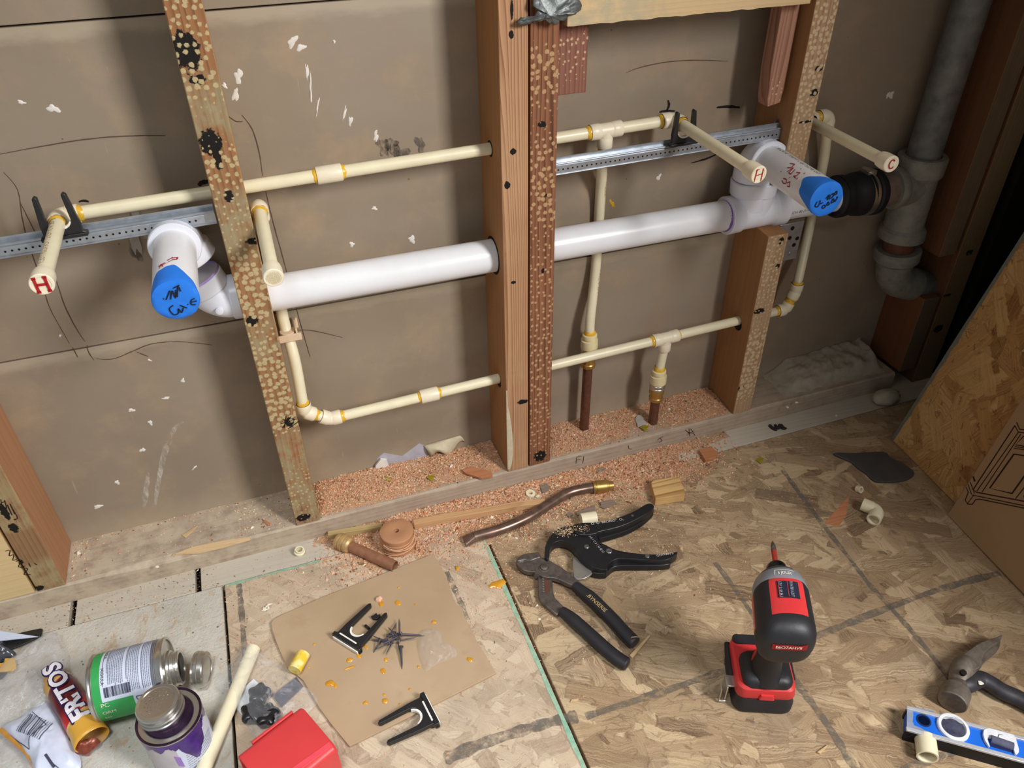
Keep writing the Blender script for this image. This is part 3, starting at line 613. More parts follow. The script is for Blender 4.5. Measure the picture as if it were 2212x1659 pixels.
def print_along(par, a, b, s, size, r, m=M_PRINT, face=(0, -.55, .8), name='printing', roll=0):
    """printing wrapped on a pipe from a towards b"""
    a, b = V(a), V(b); d = (b-a).normalized(); f = V(face); f = (f - d*f.dot(d)).normalized(); sdir = f.cross(d)
    f, sdir = f*math.cos(roll)+sdir*math.sin(roll), sdir*math.cos(roll)-f*math.sin(roll)
    def wp(x, y):
        t = y/r; return a + d*x + (f*math.cos(t) + sdir*math.sin(t))*(r+.00012)
    mb = MB(); text(mb, s, a, d, f, size, wrap=wp); return build(name, mb, m, par)
# ---------------- hot line
H0 = V((-.173, YC, .581)); H1 = V((.640, YC, .597))
hot = thing('hot_water_line', (-.173, YC, .581), 'cream plastic hot line: long upper run through the studs with two capped stubs marked H', 'water pipe')
def hz(x): return H0.lerp(H1, (x-H0.x)/(H1.x-H0.x))
pipe(hot, [hz(-.155), hz(.515)]); pipe(hot, [hz(.545), hz(.625)])
eL = fit(hot, [(1, 0, .02), (0, -1, .02)], H0)
capL = U(90, 615, y=-.135); dL = (H0 - capL).normalized()
pipe(hot, [H0 - dL*.018, capL + dL*.008], name='stub_out')
endcap(hot, capL, -dL, 'H')
print_along(hot, capL + dL*.035, H0, 'FLOWGUARD 1/2 CPVC 4120 100 PSI', .0085, rP, roll=-.1)
coupling(hot, hz(U(683, 378, y=YC).x), hz(U(738, 370, y=YC).x))
eR = fit(hot, [(-1, 0, 0), (0, -1, 0)], H1)
capR = U(1640, 378, y=-.155); dR = (H1 - capR).normalized()
pipe(hot, [H1 - dR*.018, capR + dR*.008], name='stub_out'); endcap(hot, capR, -dR, 'h', lw=.07)
tx = .531; tee = hz(tx)
t_ = fit(hot, [(1, 0, .02), (-1, 0, -.02), (0, 0, -1)], tee, name='tee_fitting', leg=.024, glue=(False, True, .005), sock=.007)
dn = U(1274, 722, y=.060); dn2 = V((dn.x, .060, dn.z))
hd1 = U(1297, 420, y=.078); hd2 = U(1287, 575, y=.078)
hotdrop = smoothpts([tee + V((0, 0, -.02)), tee + V((0, .004, -.045)), hd1, hd2, dn2 + V((0, .0015, .03)), dn2], 5)
pipe(hot, hotdrop, name='drop_pipe')
print_along(hot, hd2 + V((0, 0, -.005)), dn2, 'CPVC 4120 SDR 11 ASTM D2846 NSF', .0072, rP, face=(.35, -1, 0))
def adapter(par, p, foot, ring1=M_STEEL):
    """transition coupling from plastic down to metal pipe"""
    x, y, z = p
    o = build('transition_adapter', MB().lathe((x, y, z), (0, 0, -1), [(-.002, .0088), (0, .0125), (.006, .0128), (.0065, .0112), (.010, .0112), (.0105, .0145), (.020, .0150), (.026, .0148), (.027, .0125)], 32), plain('ivory_fitting', srgb(226, 210, 166), .4, var=.08), par, ang=30)
    ring(o, (x, y, z+.003), (0, 0, -1), .0100, w=.006)
    build('steel_collar', MB().lathe((x, y, z-.027), (0, 0, -1), [(0, .0118), (.002, .0142), (.004, .0142), (.005, .0128), (.008, .0128), (.009, .0138), (.012, .0138), (.013, .012)], 28), ring1, par, ang=30)
    build('brass_nut', MB().lathe((x, y, z-.040), (0, 0, -1), [(0, .0118), (.001, .0135), (.009, .0135), (.0095, .0115), (.017, .0115), (.019, .0128), (.025, .0125), (.026, .0095)], 6 if 0 else 28), M_BRASS, par, ang=30)
    build('metal_riser', MB().tube([(x, y, z-.05), (foot[0], foot[1], foot[2])], .0085, 24), M_COPPER, par)
print_along(hot, U(1302, 372, y=.068), hd1, 'FLOWGUARD', .0072, rP, face=(.35, -1, 0))
adapter(hot, (dn2.x, .060, dn2.z), (dn2.x - .001, .060, PT - .002))
# ---------------- cold line
YL = .036
e0 = U(558, 442, y=.060)
cold = thing('cold_water_line', (e0.x, YC, PT), 'cream plastic cold line: low run near the plate with a blank capped stub and one marked C', 'water pipe')
capB = U(591, 601, y=-.118); dB = (e0 - capB).normalized()
fit(cold, [(0, 0, -1), -dB], e0); pipe(cold, [e0 - dB*.018, capB + dB*.008], name='stub_out'); o_, xd, yd = endcap(cold, capB, -dB)
mb = MB()
for i in range(-4, 5):
    hw = math.sqrt(max(0, .0084**2 - (i*.0019)**2)); mb.ribbon([capB - xd*hw*.9 + yd*i*.0019, capB + xd*hw*.9 + yd*i*.0019], .0006, -dB, .0003)
    mb.ribbon([capB - yd*hw*.85 + xd*i*.0019, capB + yd*hw*.85 + xd*i*.0019], .0004, -dB, .0003)
build('moulded_lettering', mb, plain('cap_relief', srgb(206, 192, 156), .5), o_)
vb = U(656, 872, y=YL); vx = vb.x - .001
pipe(cold, smoothpts([e0 + V((0, 0, -.018)), (e0.x, .0735, .47), (.0515, .0785, .4335), U(612, 690, y=.070), U(636, 775, y=.046), (vx, YL, vb.z+.01), (vx, YL, vb.z-.012)], 5), name='drop_pipe')
cl_ = U(622, 722, y=.058)   # pipe clip
mb = MB().lathe((cl_.x, .058, cl_.z-.006), (0, 0, 1), [(0, .0084), (0, .0108), (.012, .0108), (.012, .0084)], 28)
mb.box((cl_.x-.016, .046, cl_.z-.006), (cl_.x+.018, .0495, cl_.z+.005)); mb.box((cl_.x+.011, .048, cl_.z-.006), (cl_.x+.0135, .078, cl_.z+.012)); mb.box((cl_.x+.0135, .074, cl_.z-.002), (cl_.x+.017, .080, cl_.z+.014))
build('pipe_clip', mb, plain('beige_clip', srgb(222, 196, 166), .5), cold, bevel=.0006)
a_ = U(672, 893, y=YL); b_ = U(722, 903, y=YL); k1 = V((vx, YL, a_.z+.006)); k2 = V((b_.x-.006, YL, b_.z))
pipe(cold, [k1, k2], rP, name='nipple'); fit(cold, [(0, 0, 1), (k2-k1)], k1, leg=.0155, fr=.018); fit(cold, [(k1-k2), (1, 0, .03)], k2, leg=.0165, fr=.018, glue=(False, True))
LA = V((k2.x, YL, k2.z)); LB = U(1605, 690, y=YL)
def lz(x): return LA.lerp(LB, (x-LA.x)/(LB.x-LA.x))
tc = U(1437, 733, y=YL).x; r1_x = U(1697, 660, y=YL).x
pipe(cold, [lz(.10), lz(tc-.02)]); pipe(cold, [lz(tc+.02), lz(r1_x-.012)])
coupling(cold, lz(U(908, 858, y=YL).x), lz(U(946, 849, y=YL).x))
tp = lz(tc); fit(cold, [(1, 0, .02), (-1, 0, -.02), (0, 0, -1)], tp, name='tee_fitting', leg=.024, glue=(.002, True, False), sock=.007)
ad = U(1424, 800, y=YL); pipe(cold, [tp + V((0, 0, -.02)), ad], name='drop_pipe'); adapter(cold, tuple(ad), (U(1412, 915, z=PT).x, YL-.004, PT-.002))
r1 = U(1697, 660, y=YL); r1.z = lz(r1.x).z; r2 = U(1719, 628, y=YL); top = U(1791, 250, y=.060)
pipe(cold, [r1, r2], rP, name='nipple'); fit(cold, [(-1, 0, 0), (r2-r1)], r1, leg=.015, fr=.016); fit(cold, [(r1-r2), (0, 0, 1)], r2, leg=.015, fr=.016)
pipe(cold, smoothpts([r2 + V((0, 0, .012)), U(1734, 560, y=.056), U(1748, 495, y=.078), U(1762, 430, y=.078), U(1781, 335, y=.068), top + V((0, 0, -.016))], 5), name='riser_pipe')
fit(cold, [(0, 0, -1), (-1, 0, 0)], top, glue=(False, True), leg=.019); pipe(cold, [top + V((-.016, 0, 0)), top + V((-.045, 0, 0))])
s0 = top + V((-.045, 0, 0)); fit(cold, [(1, 0, 0), (0, -1, 0)], s0, glue=(False, False), leg=.016)
capC = U(1926, 355, y=-.150); dC = (s0 - capC).normalized(); pipe(cold, [s0 - dC*.012, capC + dC*.008], name='stub_out'); endcap(cold, capC, -dC, 'C', ls=.013, lw=.13)
# ---------------- PVC drain
D0 = V((.03, YC, .4335)); D1 = V((1.00, YC, .4300))
drain = thing('drain_line', (.4, YC, .405), 'white plastic drain pipe crossing the bays with two stubs capped in blue tape', 'drain pipe')
pipe(drain, [(-.008, YC, .4335), (.76, YC, .4305)], rV, M_PVC, 'main_pipe', n=56); pipe(drain, [(.85, YC, .4300), (.975, YC, .4290)], rV, M_PVC, 'main_pipe', n=56)
st2 = [o for o in COL.objects if o.name.startswith('wall_stud') and abs(o.location.x-.379) < .01][0]; st3 = [o for o in COL.objects if o.name.startswith('wall_stud') and abs(o.location.x-.8297) < .01][0]
for st_, x_, y_, z_, r_ in ((st2, .3600, YC, .4320, rV*1.18), (st2, .3600, YC, hz(.36).z, rP*1.35), (st3, .8104, .036, .2180, rP*1.5), (st2, .3600, .036, .2090, rP*1.35)):
    build('drilled_hole', MB().lathe((x_, y_, z_), (-1, 0, 0), [(-.0004, r_), (.0001, r_), (.0002, r_*.98)], 36), M_GAP, st_)
def vfit(ends, c, leg=.036, fr=.03, name='drain_fitting', hubl=.020, prime=()):
    c = V(c); E = [V(e).normalized() for e in ends]; mb = MB(); r = rVF
    if len(E) == 3: mb.tube([c+E[0]*leg, c+E[1]*leg], r*.94, 48); mb.tube([c, c+E[2]*leg], r*.94, 48); mb.tube(arc(c+E[2]*leg*1.0, c + (E[1] if 0 else V())*0, c+E[1]*leg, .02, 8), r*.9, 40)
    else: mb.tube(arc(c+E[0]*leg, c, c+E[1]*leg, fr, 14), r*.94, 48)
    for e in E:
        q = c + e*(leg-hubl); mb.lathe(q, e, [(-.003, r*.92), (0, r*1.03), (hubl+.0, r*1.05), (hubl+.0015, r*1.01), (hubl+.0015, rV)], 56)
    o = build(name, mb, M_PVCF, drain, ang=32)
    for i in prime: ring(o, c + E[i]*(leg+.0025), -E[i], rV*1.035, M_PURP, .003, 'primer_ring')
    return o
def tape_stub(base, tip, marks, scr, ang=0):
    base, tip = V(base), V(tip); d = (tip-base).normalized()
    pp = pipe(drain, [base, tip - d*.001], rV, M_PVC, 'stub_out', n=56)
    up = V((0,0,1)); xd = d.cross(up).normalized(); xd = xd if xd.x > 0 else -xd; yd = (up - d*up.dot(d)).normalized()
    mb = MB(); n = 64; r = rV*1.02; vs = []   # cap of tape, its hem dips lower round one side
    for k in range(9):
        for j in range(n):
            t = 2*math.pi*j/n; hem = .004 + .030*max(0, math.cos(t-ang))**1.6 + .0022*math.sin(7*t) + .0012*mnoise.noise(V((t*3, 1, 0)))
            h = hem*(1 - k/8)**1.0; wr = .0005*mnoise.noise(V((t*4, k*1.3, tip.x*40)))
            vs.append(tip - d*h + (xd*math.sin(t) + yd*math.cos(t))*(r + wr*(1 if k < 8 else 0) - (.0006 if k == 8 else 0)))
    for k in range(1, 6):
        for j in range(n):
            t = 2*math.pi*j/n; q = 1-k/6.0; vs.append(tip + d*(.0009 + .0006*mnoise.noise(V((q*math.cos(t)*3, q*math.sin(t)*3, tip.x*50)))) + (xd*math.sin(t)+yd*math.cos(t))*(r-.0006)*q)
    vs.append(tip + d*.001); nr = 14
    mb.add(vs, [[i*n+j, i*n+(j+1)%n, (i+1)*n+(j+1)%n, (i+1)*n+j] for i in range(nr-1) for j in range(n)] + [[(nr-1)*n+j, (nr-1)*n+(j+1)%n, nr*n] for j in range(n)])
    tp = build('blue_tape_cap', mb, M_TAPE, drain, ang=60)
    mb = MB()
    for s in marks:
        P = [tip + xd*x*rV*.0 + xd*(x*.026) + yd*(y*.026+.003) for x, y in s]; mb.ribbon(smoothpts(P, 4) if len(P) > 2 else P, .0013, d, .0021)
    build('handwriting', mb, M_INK, tp)
    mb = MB()
    for s in scr:   # red scribble on the pipe barrel: (distance back from the tip, turn angle)
        P = [tip - d*a + (xd*math.sin(t)+yd*math.cos(t))*(rV+.0003) for a, t in s]
        for q in range(len(P)-1):
            t = s[q][1]; mb.ribbon([P[q], P[q+1]], .0015, xd*math.sin(t)+yd*math.cos(t), .0003)
    build('red_scribble', mb, M_RED, pp); return pp, d, xd, yd
tl = U(380, 648, y=-.114); bl = V((-.0565, .03, .5375))
hwL = [[(-.45, .10), (-.42, .06)], [(-.35, .02), (-.10, .42)], [(-.18, .0), (-.02, .40), (.02, .02), (.12, .40)], [(.10, .05), (.25, .55), (.3, .3)], [(.05, .5), (.32, .60)], [(-.15, -.30), (-.35, -.45), (-.25, -.75), (-.05, -.72), (.0, -.5), (.08, -.72), (.2, -.5)],
       [(.1, -.35), (.35, -.55)], [(.4, -.36), (.43, -.40)], [(.75, -.15), (.6, -.2), (.55, -.4), (.72, -.45)], [(.6, -.3), (.8, -.28)]]
tape_stub(bl, tl, hwL, [[(.040, -.35), (.045, .1)], [(.046, -.1), (.052, .15)], [(.050, .1), (.052, .35), (.047, .3), (.046, .1)], [(.036, -.5), (.043, -.4), (.036, -.3)], [(.042, -.55), (.043, -.2)]], ang=-.1)
o_ = vfit([(0, -1, 0), (.36, 0, -1)], bl + V((0, .018, 0)), leg=.040, fr=.022, name='elbow_fitting', hubl=.016)
vfit([(-.36, 0, 1), (1, 0, 0)], (-.030, YC+.002, .437), leg=.038, fr=.035, name='elbow_fitting', hubl=.018)
mb = MB().lathe(U(474, 672, y=.018), (-.1, -1, .1), [(-.003, .005), (.001, .005), (.0016, .004)], 24); build('moulded_button', mb, M_PVCF, drain)
mb = MB(); P = [V((-.026+.0*i, .0, .0)) for i in range(2)]
for i in range(9): pass
ring(drain, (-.043, YC+.002, .4745), (-.36, 0, 1), rVF*1.0, plain('purple_smear', srgb(176, 152, 214), .4), .006, 'primer_ring')
TC = V((.806, YC, .430)); vfit([(-1, 0, 0), (1, 0, 0), (0, 0, 1)], TC, leg=.052, name='tee_fitting', hubl=.020, prime=(0,))
EC = V((.7925, YC, .5275)); br = V((.792, YC, .5))
TU = V((.7905, YC, .472))
tr = U(1785, 430, y=-.145)
vt = MB().tube([(.795, YC, .44), (.7905, YC, .478)], rVF*.97, 48); vt.lathe((.7915, YC, .464), (-.05, 0, 1), [(-.002, rVF*.95), (0, rVF*1.04), (.021, rVF*1.06), (.0225, rVF*1.0), (.0225, rV)], 56)
o_ = build('drain_fitting', vt, M_PVCF, drain); ring(o_, (.7905, YC, .4885), (0, 0, -1), rV*1.03, M_PURP, .003, 'primer_ring')
dtr = (tr - EC).normalized(); vfit([(0, 0, -1), dtr], EC, leg=.0395, fr=.026, name='elbow_fitting', hubl=.017)
hwR = [[(-.55, -.15), (-.62, -.4), (-.45, -.45), (-.4, -.3)], [(-.4, -.1), (-.35, -.3), (-.2, -.25)], [(-.1, -.05), (.1, .15)], [(.05, .15), (.02, -.15)], [(.15, .1), (.12, -.1), (.3, -.0), (.3, .2), (.17, .1)], [(.35, .1), (.45, .3), (.5, .15), (.38, .08)],
       [(-.1, -.6), (-.2, -.5), (-.1, -.4), (0, -.5), (-.1, -.6)], [(.05, -.45), (.1, -.25), (.2, -.4), (.08, -.45)], [(.3, -.35), (.35, -.1), (.45, -.25), (.33, -.35)], [(.5, -.3), (.6, -.05), (.52, -.05)]]
pp, d_, xd_, yd_ = tape_stub(EC + dtr*.02, tr, hwR, [[(.084, -1.15), (.078, -.35)], [(.082, -.45), (.074, -.35), (.072, -.65), (.078, -.75)], [(.072, -.95), (.069, -.55)], [(.068, -.6), (.068, -.95), (.062, -.95), (.063, -.6)], [(.060, -1.15), (.057, -.35)], [(.056, -.7), (.050, -.6), (.050, -.85), (.055, -.95), (.048, -.98)], [(.046, -1.0), (.043, -.45)], [(.072, -1.35), (.064, -1.3), (.062, -1.5), (.068, -1.6), (.074, -1.5)], [(.060, -1.45), (.055, -1.3), (.052, -1.55), (.058, -1.6)]], ang=-.9)
print_along(pp, EC + dtr*.052, tr, 'B.CAME TIPEMT L·cpr°LCME OD', .0078, rV, M_INK, face=(.2, -.4, 1), roll=-.25)
print_along(drain, (.862, YC, .430), (.95, YC, .430), 'SCH 40 DWV 1-1/2', .007, rV, M_INK, face=(0, -1, -.25))
# rubber sleeve and old iron stack
stack = thing('iron_stack', (1.135, YC, .2), 'old grey galvanised stack pipe with tee and elbow in the dark right corner', 'waste pipe')
build('rubber_sleeve', MB().lathe((.962, YC, .4290), (1, 0, -.03), [(0, rV), (0, .031), (.003, .034), (.008, .0345), (.012, .0325), (.034, .033), (.040, .036), (.060, .038), (.065, .0365), (.071, .0365), (.074, .039), (.083, .0392), (.087, .036), (.087, .028)], 56), M_BLACKR, stack, ang=30)
bd = build('steel_band', MB().lathe((1.0165, YC, .4268), (1, 0, -.03), [(0, .037), (0, .0380), (.012, .0380), (.012, .037)], 56), M_STEEL, stack)
mb = MB().box((1.013, YC-.012, .464), (1.030, YC+.006, .470)); mb.tube([(1.021, YC-.018, .468), (1.021, YC+.010, .468)], .0035, 14); build('clamp_screw', mb, M_STEEL, bd)
build('steel_band', MB().lathe((.968, YC, .4290), (1, 0, -.03), [(0, .034), (0, .0352), (.010, .0352), (.010, .034)], 56), M_BLACKR, stack)
GV = plain('old_galvanised', srgb(118, 118, 114), .6, .35, .4, .32, 38, bump=.4, bscale=160); GVH = plain('old_iron_fitting', srgb(140, 138, 128), .7, .25, .4, .2, 60, bump=.5, bscale=220)
RU = plain('rusty_iron', srgb(112, 74, 56), .7, .3, .3, .3, 80, bump=.4)
build('nipple', MB().tube([(1.03, YC, .4262), (1.10, YC, .4262)], .0285, 40), plain('mottled_iron', srgb(140, 122, 112), .6, .3, .4, .3, 50, bump=.4), stack)
build('vertical_pipe', MB().tube([(1.134, YC, .455), (1.137, YC, 1.5)], .0275, 44), GV, stack)
mb = MB(); mb.tube([(1.135, YC, .475), (1.138, YC, .33)], .0335, 40); mb.tube([(1.085, YC, .427), (1.135, YC, .427)], [.034, .0325], 40)
mb.tube(arc((1.086, YC, .425), (1.135, YC, .42), (1.1375, YC, .355), .022), .031, 36)
mb.lathe((1.134, YC, .452), (0, 0, 1), [(-.012, .034), (-.004, .0395), (.024, .0405), (.027, .038), (.027, .029), (.018, .0285)], 48)
mb.lathe((1.079, YC, .427), (1, 0, 0), [(0, .0290), (0, .0345), (.004, .0365), (.012, .0365), (.018, .034)], 48)
mb.lathe((1.139, YC, .345), (0, 0, -1), [(-.006, .033), (.002, .0395), (.018, .0405), (.020, .0385), (.020, .028)], 48)
build('tee_fitting', mb, GVH, stack, ang=28)
build('nipple', MB().tube([(1.140, YC, .33), (1.143, YC, .295)], .0275, 36), RU, stack)
mb = MB(); pth = arc((1.143, YC, .300), (1.150, YC, .235), (1.30, YC, .185), .045, 12)
mb.tube(pth[:-1] + [V((1.205, YC, .215))], .0315, 40); mb.lathe((1.143, YC, .300), (.1, 0, -1), [(-.003, .028), (-.003, .038), (.0, .0405), (.018, .0400), (.024, .034)], 48)
build('elbow_fitting', mb, GVH, stack, ang=28)
build('branch_pipe', MB().tube([(1.19, YC, .2215), (1.30, YC, .182)], .0300, 36), GV, stack)
# ---------------- mounting rails
def rail(x0, x1, z0, z1, label, inner=None, y=.020, h=.017):
    a = V((x0, y, z0)); b = V((x1, y, z1)); d = (b-a).normalized(); L = (b-a).length; u = V((-d.z, 0, d.x)); t = thing('mounting_rail', a, label, 'rail')
    Mx = Matrix((( d.x, 0, u.x, a.x), (0, 1, 0, a.y), (d.z, 0, u.z, a.z), (0, 0, 0, 1)))
    mb = MB(); mb.box((0, 0, -h/2), (L, .0012, h/2), Mx); mb.box((0, 0, h/2-.0012), (L, .010, h/2), Mx); mb.box((0, 0, -h/2), (L, .010, -h/2+.0012), Mx)
    mb.tube([Mx @ V((0, 0, h/2-.001)), Mx @ V((L, 0, h/2-.001))], .0014, 10); mb.tube([Mx @ V((0, 0, -h/2+.001)), Mx @ V((L, 0, -h/2+.001))], .0012, 10)
    mb.box((0, .006, h/2), (L, .0072, h/2+.006), Mx)
    build('channel', mb, M_GALV, t, ang=30)
    ii = inner or (0.0, L)
    mb = MB(); mb.box((ii[0], -.0012, -h*.30), (ii[1], .0, h*.30), Mx); inn = build('slider', mb, M_GALV, t, bevel=.0003)
    mb = MB(); k = 0
    x = ii[0] + .01
    while x < ii[1] - .004:
        mb.lathe(Mx @ V((x, -.00125, -.0005)), (0, -1, 0), [(0, .0013), (.00015, .0013)], 10); x += .0072
    build('hole_row', mb, M_GAP, inn); return t
rail(-.36, -.003, U(-120, 565, y=.02).z, U(455, 470, y=.02).z, 'galvanised steel rail left of the speckled stud, holding a black bracket', inner=(.0, .345))
rail(.4395, .8095, U(1205, 366, y=.02).z, U(1650, 296, y=.02).z + .002, 'galvanised perforated steel rail across the right bay, behind the taped elbow')
# rail end clip at the right stud and strap on the wall behind the left rail
mb = MB(); a = U(1652, 285, y=.04); mb.prism([V((a.x-.012, .03, a.z+.004)), V((a.x+.004, .03, a.z+.010)), V((a.x+.008, .03, a.z+.022)), V((a.x+.015, .03, a.z+.018)), V((a.x+.009, .03, a.z-.004)), V((a.x-.010, .03, a.z-.006))], (0, .002, 0)); solo('rail_clip', mb, M_DARKSTEEL, 'small bent dark clip at the end of the right rail', 'clip')
mb = MB(); a = U(291, 458, y=.085); b = U(299, 505, y=.085); mb.prism([a + V((-.004, 0, 0)), a + V((.005, 0, 0)), b + V((.006, 0, 0)), b + V((-.004, 0, 0))], (0, .002, 0))
c = U(289, 515, y=.085); mb.prism([c + V((-.005, 0, .006)), c + V((.006, 0, .006)), c + V((.006, 0, -.014)), c + V((.003, 0, -.024)), c + V((-.001, 0, -.014)), c + V((-.004, 0, -.024)), c + V((-.006, 0, -.014))], (0, .002, 0))
mb.box((a.x+.001, .0845, c.z-.002), (a.x+.007, .086, b.z+.004))
solo('strap_anchor', mb, plain('dusty_galvanised', srgb(158, 152, 144), .6, .4), 'dull metal strap anchor stuck on the drywall behind the left rail', 'strap')
# ---------------- black stub-out brackets
def bracket_prof():
    P = [(-22, 0), (22, 0), (22, 5), (18.5, 7), (18.5, 20), (15.5, 58), (13, 60.5), (10.8, 58), (11.2, 24)]
    for i in range(1, 12):
        t = -math.pi*i/12; P.append((11.2*math.cos(t), 24 + 12*math.sin(t)))
    return P + [(-11.2, 24), (-10.8, 58), (-13, 60.5), (-15.5, 58), (-18.5, 20), (-18.5, 7), (-22, 5)]
def bracket(o, xa, ya, label, th=.007, scale=1, sy=1, lift=0, group=None, foam='crescent', foot=0, tilt=0):
    o = V(o); xa = V(xa).normalized(); ya = V(ya); ya = (ya - xa*ya.dot(xa)).normalized(); na = xa.cross(ya)
    def L(x, y, z=0): return o + xa*x*.001*scale + ya*y*.001*scale*sy + na*(z*.001)
    t = thing('pipe_bracket', o, label, 'bracket', group)
    mb = MB(); mb.prism([L(x, y, -3) for x, y in bracket_prof()], na*th)
    mb.prism([L(x, y, -5) for x, y in ((-22, 0), (22, 0), (22, 5), (-22, 5))], na*(th+.004)); build('fork', mb, M_BLACKP, t, bevel=.0008)
    if foam:
        mb = MB(); A = []
        for i in range(0, 11): tt = -math.pi*(.08 + .84*i/10); A.append((10.8*math.cos(tt), 24 + 11.7*math.sin(tt)))
        for i in range(10, -1, -1): tt = -math.pi*(.08 + .84*i/10); A.append((9.2*math.cos(tt), 24 + 9.0*math.sin(tt)))
        mb.prism([L(x, y, -2) for x, y in A], na*(th-.002)); build('foam_pad', mb, plain('white_foam', srgb(232, 228, 220), .8), t)
    if foot:
        mb = MB(); mb.prism([L(x, y, 3.2+0) for x, y in ((-15, 1), (12, 1), (12, 7), (-15, 7))], na*.0022)
        mb.prism([L(x, y, -4) for x, y in ((-20, -1.6), (20, -1.6), (20, 0), (-20, 0))], na*.006)
        build('foam_strip', mb, bpy.data.materials['white_foam'], t, bevel=.0005)
    return t
bz = .0205
bL = U(150, 510, y=.014); bracket((bL.x-.004, .014, bL.z-.001), (1, 0, .02), (0, 0, 1), 'black forked bracket on the left rail, cradling the stub marked with a bold H', scale=1.12, sy=.78)
bR = U(1474, 312, y=.014); bracket((bR.x, .014, bR.z), (1, 0, .02), (0, 0, 1), 'black forked bracket on the right rail, behind the thinly lettered H stub', scale=1.0, sy=.80)
# ================================================================ THINGS ON THE FLOOR
def Zf(ox, oy, s, z=0.0):
    return lambda a, b, zz=None: U(ox + a/s, oy + b/s, z=z if zz is None else zz)
def frame(o, f):
    """local frame: x = right, y = forward f, z = up"""
    f = V(f).normalized(); r = f.cross(V((0,0,1))).normalized(); u = r.cross(f)
    return Matrix(((r.x, f.x, u.x, o[0]), (r.y, f.y, u.y, o[1]), (r.z, f.z, u.z, o[2]), (0, 0, 0, 1)))
def hull_plate(pts, z0, z1, mb=None, mi=None):
    mb = mb or MB(); mb.prism([V((p.x, p.y, z1)) for p in pts], (0, 0, z0-z1), mi); return mb
# ---- sawdust: mounds of grain
SD_MATS = [plain('sawdust_orange', srgb(206, 148, 110), .9, var=.25, scale=300), plain('sawdust_tan', srgb(208, 176, 140), .9, var=.2, scale=300),
           plain('sawdust_pink', srgb(222, 176, 148), .9, var=.2, scale=300), plain('sawdust_brown', srgb(140, 92, 60), .9, var=.2, scale=300), plain('sawdust_pale', srgb(228, 204, 168), .9, var=.1)]
def grains(name, label, n, sample, seed, smin=.0007, smax=.0022, mw=(.42, .2, .24, .08, .06), long=.25):
    rg = np.random.default_rng(seed); VS = []; FS = []; MI = []
    octa = np.array([(1,0,0),(-1,0,0),(0,1,0),(0,-1,0),(0,0,1),(0,0,-1)], float); of = [(0,2,4),(2,1,4),(1,3,4),(3,0,4),(2,0,5),(1,2,5),(3,1,5),(0,3,5)]
    cnt = 0; tries = 0
    while cnt < n and tries < n*30:
        tries += 1; p = sample(rg)
        if p is None: continue
        s = smin + (smax-smin)*rg.random()**2.2; sc3 = s*np.array([1 + (rg.random() < long)*rg.random()*1.8, .55+.4*rg.random(), .35+.4*rg.random()])
        a, t = rg.random()*6.283, (rg.random()-.5)*1.0; ca, sa, ct, st = math.cos(a), math.sin(a), math.cos(t), math.sin(t)
        Rm = np.array([[ca, -sa, 0], [sa, ca, 0], [0, 0, 1]]) @ np.array([[ct, 0, st], [0, 1, 0], [-st, 0, ct]])
        q = (octa*sc3*(0.8+.4*rg.random((6, 1)))) @ Rm.T + p + np.array([0, 0, sc3[2]*.5])
        b = len(VS); VS.extend(q.tolist()); FS.extend([[b+i for i in f] for f in of]); MI.extend([int(rg.choice(len(SD_MATS), p=mw))]*8); cnt += 1
    me = bpy.data.meshes.new(name); me.from_pydata(VS, [], FS)
    for m in SD_MATS: me.materials.append(m)
    me.polygons.foreach_set('material_index', MI); me.update(); o = bpy.data.objects.new(name, me); COL.objects.link(o)
    return tag(o, label, 'sawdust', kind='stuff')
def heap(name, label, fn, x0, x1, y0, y1, z, nx, ny, n, seed, dens, **k):
    """a low heap (height field) strewn with grain"""
    mb = MB(); mb.grid(lambda i, j: V((x0+(x1-x0)*i, y0+(y1-y0)*j, z + max(0, fn(x0+(x1-x0)*i, y0+(y1-y0)*j)))), nx, ny)
    mb.f = [f for f in mb.f if max(mb.v[i].z for i in f) > z + .00025]; mb.m = [0]*len(mb.f)
    for q_ in mb.v: q_.z -= .00012
    mm = NT('sawdust_heap', .95, 0, .1); nn = mm.noise(mm.oc(), 420, 4, .75); n2 = mm.noise(mm.oc(), 26, 3)
    mm.col(mm.mix(mm.step(n2, .45, .62), mm.ramp(nn, [(.3, srgb(158, 108, 76)), (.5, srgb(202, 156, 120)), (.7, srgb(224, 188, 156))]), mm.ramp(nn, [(.3, srgb(140, 112, 84)), (.5, srgb(190, 156, 126)), (.7, srgb(212, 180, 150))])))
    mm.bump(nn, .9, .002)
    base = build(name, mb, mm.mat); 
    def smp(rg):
        x, y = rg.uniform(x0, x1), rg.uniform(y0, y1)
        if rg.random() > dens(x, y): return None
        return np.array([x, y, z + max(0, fn(x, y))])
    g = grains('grains', None, n, smp, seed, **k); 
    for kk in ('label', 'category', 'kind'):
        if kk in g: del g[kk]
    off_ = OFF[base.name]; g.parent = base; g.location = -off_; g['kind'] = 'stuff'
    return tag(base, label, 'sawdust', kind='stuff')
nz = lambda x, y, s=40: mnoise.noise(V((x*s, y*s, 1.7)))
heap('sawdust', 'orange sawdust heaped on the bottom plate between the speckled stud and the centre pair',
     lambda x, y: (.0030*math.exp(-((x-.12)/.07)**2) + .0016 + .0022*nz(x, y, 25) + .0009*nz(x, y, 110))*min(1, max(0, (y-.006)/.022))*min(1, (x-.0385)/.01), .0395, .359, .004, .0885, PT, 120, 34, 7000, 3,
     lambda x, y: min(1, .25 + max(0, y-.01)/.03)*(1 if x < .2 else .75))
